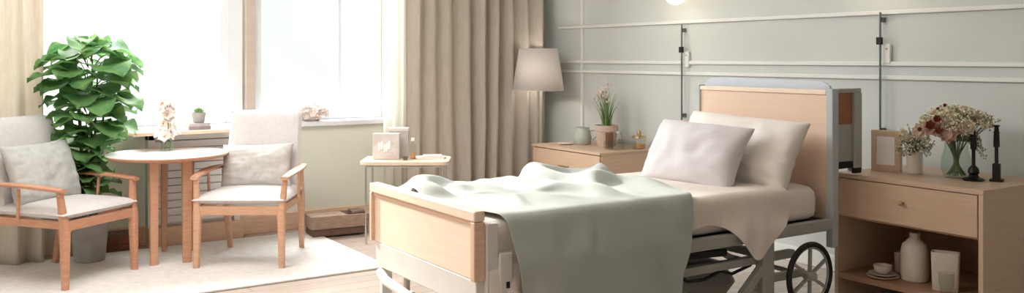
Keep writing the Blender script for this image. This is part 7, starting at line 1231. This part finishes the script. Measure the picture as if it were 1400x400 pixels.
# glass vase with bouquet
cx, cy = 4.53, 2.668
tag(obj('glass_vase', MB().lathe([(0, 0), (.055, 0), (.062, .006), (.075, .05), (.072, .10), (.058, .15), (.056, .185), (.053, .185), (.055, .15), (.068, .10), (.071, .05), (.058, .012), (0, .010)], (cx, cy, NZ), 40), M['vglass']), 'clear glass vase of bouquet stems on the nightstand beside the candlesticks', 'vase')
t = thing('flower_bouquet', 'full cream and blush bouquet in the glass vase on the nightstand', 'flowers', (cx, cy, NZ+.012))
R = random.Random(21); sm = MB(); sp = MB(); gr = MB(); cr = MB(); bl = MB(); rd = MB()
for k in range(26):
    a = k*2.4; r0 = .045; base = Vector((cx+r0*cos(a+2.6), cy+r0*sin(a+2.6), NZ+.016)); nk = Vector((cx+.02*cos(a), cy+.02*sin(a), NZ+.13))
    tip = Vector((cx+.11*cos(a)*(.4+.6*R.random()), cy+.11*sin(a)*(.4+.6*R.random()), NZ+.27))
    sm.tube([base, (base+nk)/2+Vector((.01*cos(a), .01*sin(a), 0)), nk, tip], .0028, 6)
for k in range(110):
    a = R.random()*2*pi; e = R.random(); rr_ = .175*sqrt(e); z = NZ+.235+.145*sqrt(max(0, 1-e*.85))*(.55+.45*R.random())
    tip = Vector((cx+rr_*cos(a), cy+rr_*sin(a), z)); st0 = Vector((cx+rr_*.25*cos(a), cy+rr_*.25*sin(a), NZ+.19))
    sm.tube([st0, (st0+tip)/2+Vector((0, 0, -.01)), tip], .0012, 4)
    for q in range(9):
        p = tip+Vector((R.gauss(0, .013), R.gauss(0, .013), R.gauss(0, .013)))
        (gr if R.random() < .28 else sp).ico(p, .0042+.002*R.random())
for k in range(34):
    a = R.random()*2*pi; e = R.random(); d = Vector((cos(a)*sqrt(e), sin(a)*sqrt(e), sqrt(max(.05, 1-e)))); p = Vector((cx, cy, NZ+.235))+Vector((d.x*.15, d.y*.15, d.z*.11))
    bloom(t, M['petal_c'] if k % 3 else M['petal_b'], [(p, d, .034+.014*R.random(), 7, .4)], None, R)
# two large open blooms facing the room, dusky red hearts
for (dx, dy, z, r, mb_, dd) in ((-.15, .03, NZ+.265, .066, M['petal_b'], (-1, -.25, .25)), (-.15, -.045, NZ+.235, .058, M['petal_b'], (-1, -.6, .15)), (-.11, .12, NZ+.235, .056, M['petal_c'], (-.9, .1, .3)), (-.11, -.12, NZ+.27, .054, M['petal_c'], (-.8, -.7, .4))):
    bloom(t, mb_, [((cx+dx, cy+dy, z), dd, r, 8, .3), ((cx+dx-.006, cy+dy, z), dd, r*.7, 7, .5)], None, R)
for (dx, dy, z, r) in ((-.185, .022, NZ+.275, .036), (-.185, -.02, NZ+.252, .028), (-.17, -.005, NZ+.31, .028), (-.16, .10, NZ+.25, .018), (-.05, .03, NZ+.378, .013), (-.09, .045, NZ+.36, .012), (-.07, -.10, NZ+.335, .010), (-.05, -.13, NZ+.31, .010)):
    bloom(t, M['petal_r'], [((cx+dx, cy+dy, z), (-1, -.3, .3), r, 6, .5), ((cx+dx-.003, cy+dy, z), (-1, -.3, .3), r*.6, 6, .8)], None, R)
# a low trailing spray on the right
for k in range(22):
    u = R.random(); tip = Vector((cx-.02+.03*R.random(), cy-.10-.06*u, NZ+.24-.13*u)); sm.tube([(cx, cy-.05, NZ+.2), tip], .0012, 4)
    for q in range(6): gr.ico(tip+Vector((R.gauss(0, .008), R.gauss(0, .008), R.gauss(0, .01))), .004)
obj('stems', sm, M['leaf_dk'], t); tag(obj('small_blossoms', sp, M['sprig'], t), kind='stuff'); tag(obj('buds', gr, M['sprig_g'], t), kind='stuff')

# candlesticks
def candlestick(c, h, lab, square):
    t = thing('candlestick', lab, 'candlestick', c, group='black candlesticks on the nightstand')
    x, y, z = c
    if square: obj('base', MB().rbox((x, y, z+.006), (.062, .062, .012), (0, 0, .4)).rbox((x, y, z+.05), (.036, .036, .08), (0, 0, .4)), M['blackm'], t, bevel=.003)
    else: obj('base', MB().lathe([(0, 0), (.050, 0), (.054, .006), (.042, .014), (.028, .018), (.02, .03), (.028, .04), (.024, .062), (.012, .075), (0, .075)], c, 24), M['blackm'], t)
    obj('stem', MB().lathe([(.012, .07), (.009, .08), (.009, h*.60), (.015, h*.62), (.015, h*.70), (.013, h*.86), (.017, h*.87), (.012, h*.89), (.010, h*.97), (.016, h*.98), (.015, h), (0, h)], c, 20), M['blackm'], t)
candlestick((4.50, 2.558, NZ), .262, 'black turned candlestick with round foot beside the glass vase', False)
candlestick((4.57, 2.478, NZ), .285, 'taller black candlestick with square block foot, outermost on the nightstand', True)

# inside the open shelf
SZ_ = .18
cx, cy = 4.29, 2.935
t = tag(obj('saucer', MB().lathe([(0, 0), (.05, 0), (.082, .010), (.083, .013), (.05, .006), (0, .006)], (cx, cy, SZ_), 36), M['ceramic_w']), 'white saucer at the bottom of the small pile on the nightstand shelf', 'saucer')
tag(obj('plate', MB().lathe([(0, 0), (.04, 0), (.070, .009), (.071, .012), (.04, .005), (0, .005)], (cx, cy, SZ_+.0135), 36), M['ceramic_w']), 'smaller white plate lying between the saucer and the cup', 'plate')
t = thing('cup', 'small white cup standing on the plates inside the nightstand', 'cup', (cx, cy, SZ_+.021))
obj('bowl', MB().lathe([(0, 0), (.022, 0), (.026, .004), (.042, .02), (.047, .045), (.045, .045), (.039, .02), (.02, .006), (0, .006)], (cx, cy, SZ_+.021), 32), M['ceramic'], t)
obj('rim', MB().torus((cx, cy, SZ_+.066), .046, .0015, 2), M['ceramic_p'], t)
tumbler('beaker', (4.50, 2.965, SZ_), .036, .105, M['ceramic_p'], 'small clay beaker behind the bottle vase inside the nightstand', 'cup')
c = (4.37, 2.80, SZ_)
tag(obj('bottle_vase', MB().lathe([(0, 0), (.060, 0), (.068, .008), (.070, .05), (.069, .16), (.062, .19), (.040, .212), (.027, .225), (.026, .245), (.029, .252), (.023, .252), (.021, .23), (.02, .20), (0, .19)], c, 40), M['ceramic']), 'tall cream bottle-shaped vase standing inside the nightstand', 'vase')
t = thing('rectangular_vase', 'flat rectangular off-white vase at the right inside the nightstand', 'vase', (4.32, 2.60, SZ_), radians(-62))
vs = []
for z, hx, hy in ((0, .058, .032), (.004, .060, .034), (.19, .066, .040), (.192, .063, .037), (.188, .058, .032), (.02, .052, .027)):
    vs.append([(a, b, z) for a, b in rr(hx, hy, .012, 3)])
obj('body', MB().rings(vs), M['ceramic'], t)
t = thing('wine_glass', 'clear stemless glass in front of the flat rectangular vase', 'glass', (4.235, 2.545, SZ_))
obj('bowl', MB().lathe([(0, 0), (.026, 0), (.028, .004), (.035, .06), (.037, .11), (.0355, .11), (.0335, .06), (.025, .008), (0, .008)], (4.235, 2.545, SZ_), 28), M['cglass'], t)

# ------------------------------------------------------------------ light
def area(name, loc, target, sx, sy, e, col=(1, 1, 1)):
    l = bpy.data.lights.new(name, 'AREA'); l.shape = 'RECTANGLE'; l.size = sx; l.size_y = sy; l.energy = e; l.color = col
    o = bpy.data.objects.new(name, l); C.objects.link(o); o.location = loc
    o.rotation_euler = (Vector(target)-Vector(loc)).to_track_quat('-Z', 'Y').to_euler(); return o
area('sky_glow', (1.8, 8.6, 3.4), (2.2, 4.5, .6), 4.5, 2.2, SKY_E, (.97, .99, 1))
area('ceiling_fill', (.9, 5.2, CH-.02), (.9, 5.4, 0), 2.6, 2.2, FILL_E, (1, .98, .96))  # unseen area lamp added overhead to brighten the window end
area('ceiling_fill', (.1, 2.9, CH-.02), (.3, 2.9, 0), 2.0, 2.0, FILL2_E, (1, .88, .78))  # added warm fill for the left-facing fronts, not a fitted ceiling lamp
l = bpy.data.lights.new('sun_beam', 'SPOT'); l.energy = SUN_E; l.spot_size = radians(11.5); l.spot_blend = .25; l.shadow_soft_size = .12; l.color = (1, .95, .86)
o = bpy.data.objects.new('sun_beam', l); C.objects.link(o); o.location = (.2, 10.2, 4.0)
o.rotation_euler = (Vector((2.22, 3.72, .66))-Vector(o.location)).to_track_quat('-Z', 'Y').to_euler()

w = bpy.data.worlds.new('World'); bpy.context.scene.world = w; w.use_nodes = True
nt = w.node_tree; bg = nt.nodes['Background']; N = nt.nodes.new; L = nt.links.new
tc = N('ShaderNodeTexCoord'); nz = N('ShaderNodeTexNoise'); nz.inputs['Scale'].default_value = 9; nz.inputs['Detail'].default_value = 3
L(tc.outputs['Generated'], nz.inputs[0])
rp = N('ShaderNodeValToRGB'); rp.color_ramp.elements[0].position = .4; rp.color_ramp.elements[1].position = .62
rp.color_ramp.elements[0].color = lin((240, 243, 239)) + (1,); rp.color_ramp.elements[1].color = lin((249, 252, 252)) + (1,)
L(nz.outputs['Fac'], rp.inputs[0]); L(rp.outputs[0], bg.inputs[0]); bg.inputs[1].default_value = WORLD_E

# ------------------------------------------------------------------ camera
cam = bpy.data.cameras.new('camera'); co = bpy.data.objects.new('camera', cam); C.objects.link(co)
co.location = (0, 0, 1.35); co.rotation_euler = (radians(90), 0, radians(-33.23))
cam.sensor_width = 36; cam.lens = 36*1230.2/1400; cam.shift_y = -(200-79.13)/1400; cam.clip_start = .05
bpy.context.scene.camera = co
vs_ = bpy.context.scene.view_settings
vs_.view_transform = 'Standard'; vs_.look = 'None'; vs_.exposure = EXPO; vs_.gamma = 1
bpy.context.scene.cycles.max_bounces = 10; bpy.context.scene.cycles.transparent_max_bounces = 16
bpy.context.scene.cycles.caustics_reflective = False; bpy.context.scene.cycles.caustics_refractive = False
bpy.context.scene.cycles.sample_clamp_indirect = 6
for o in bpy.data.objects:
    if o.get('_w') is not None: del o['_w']
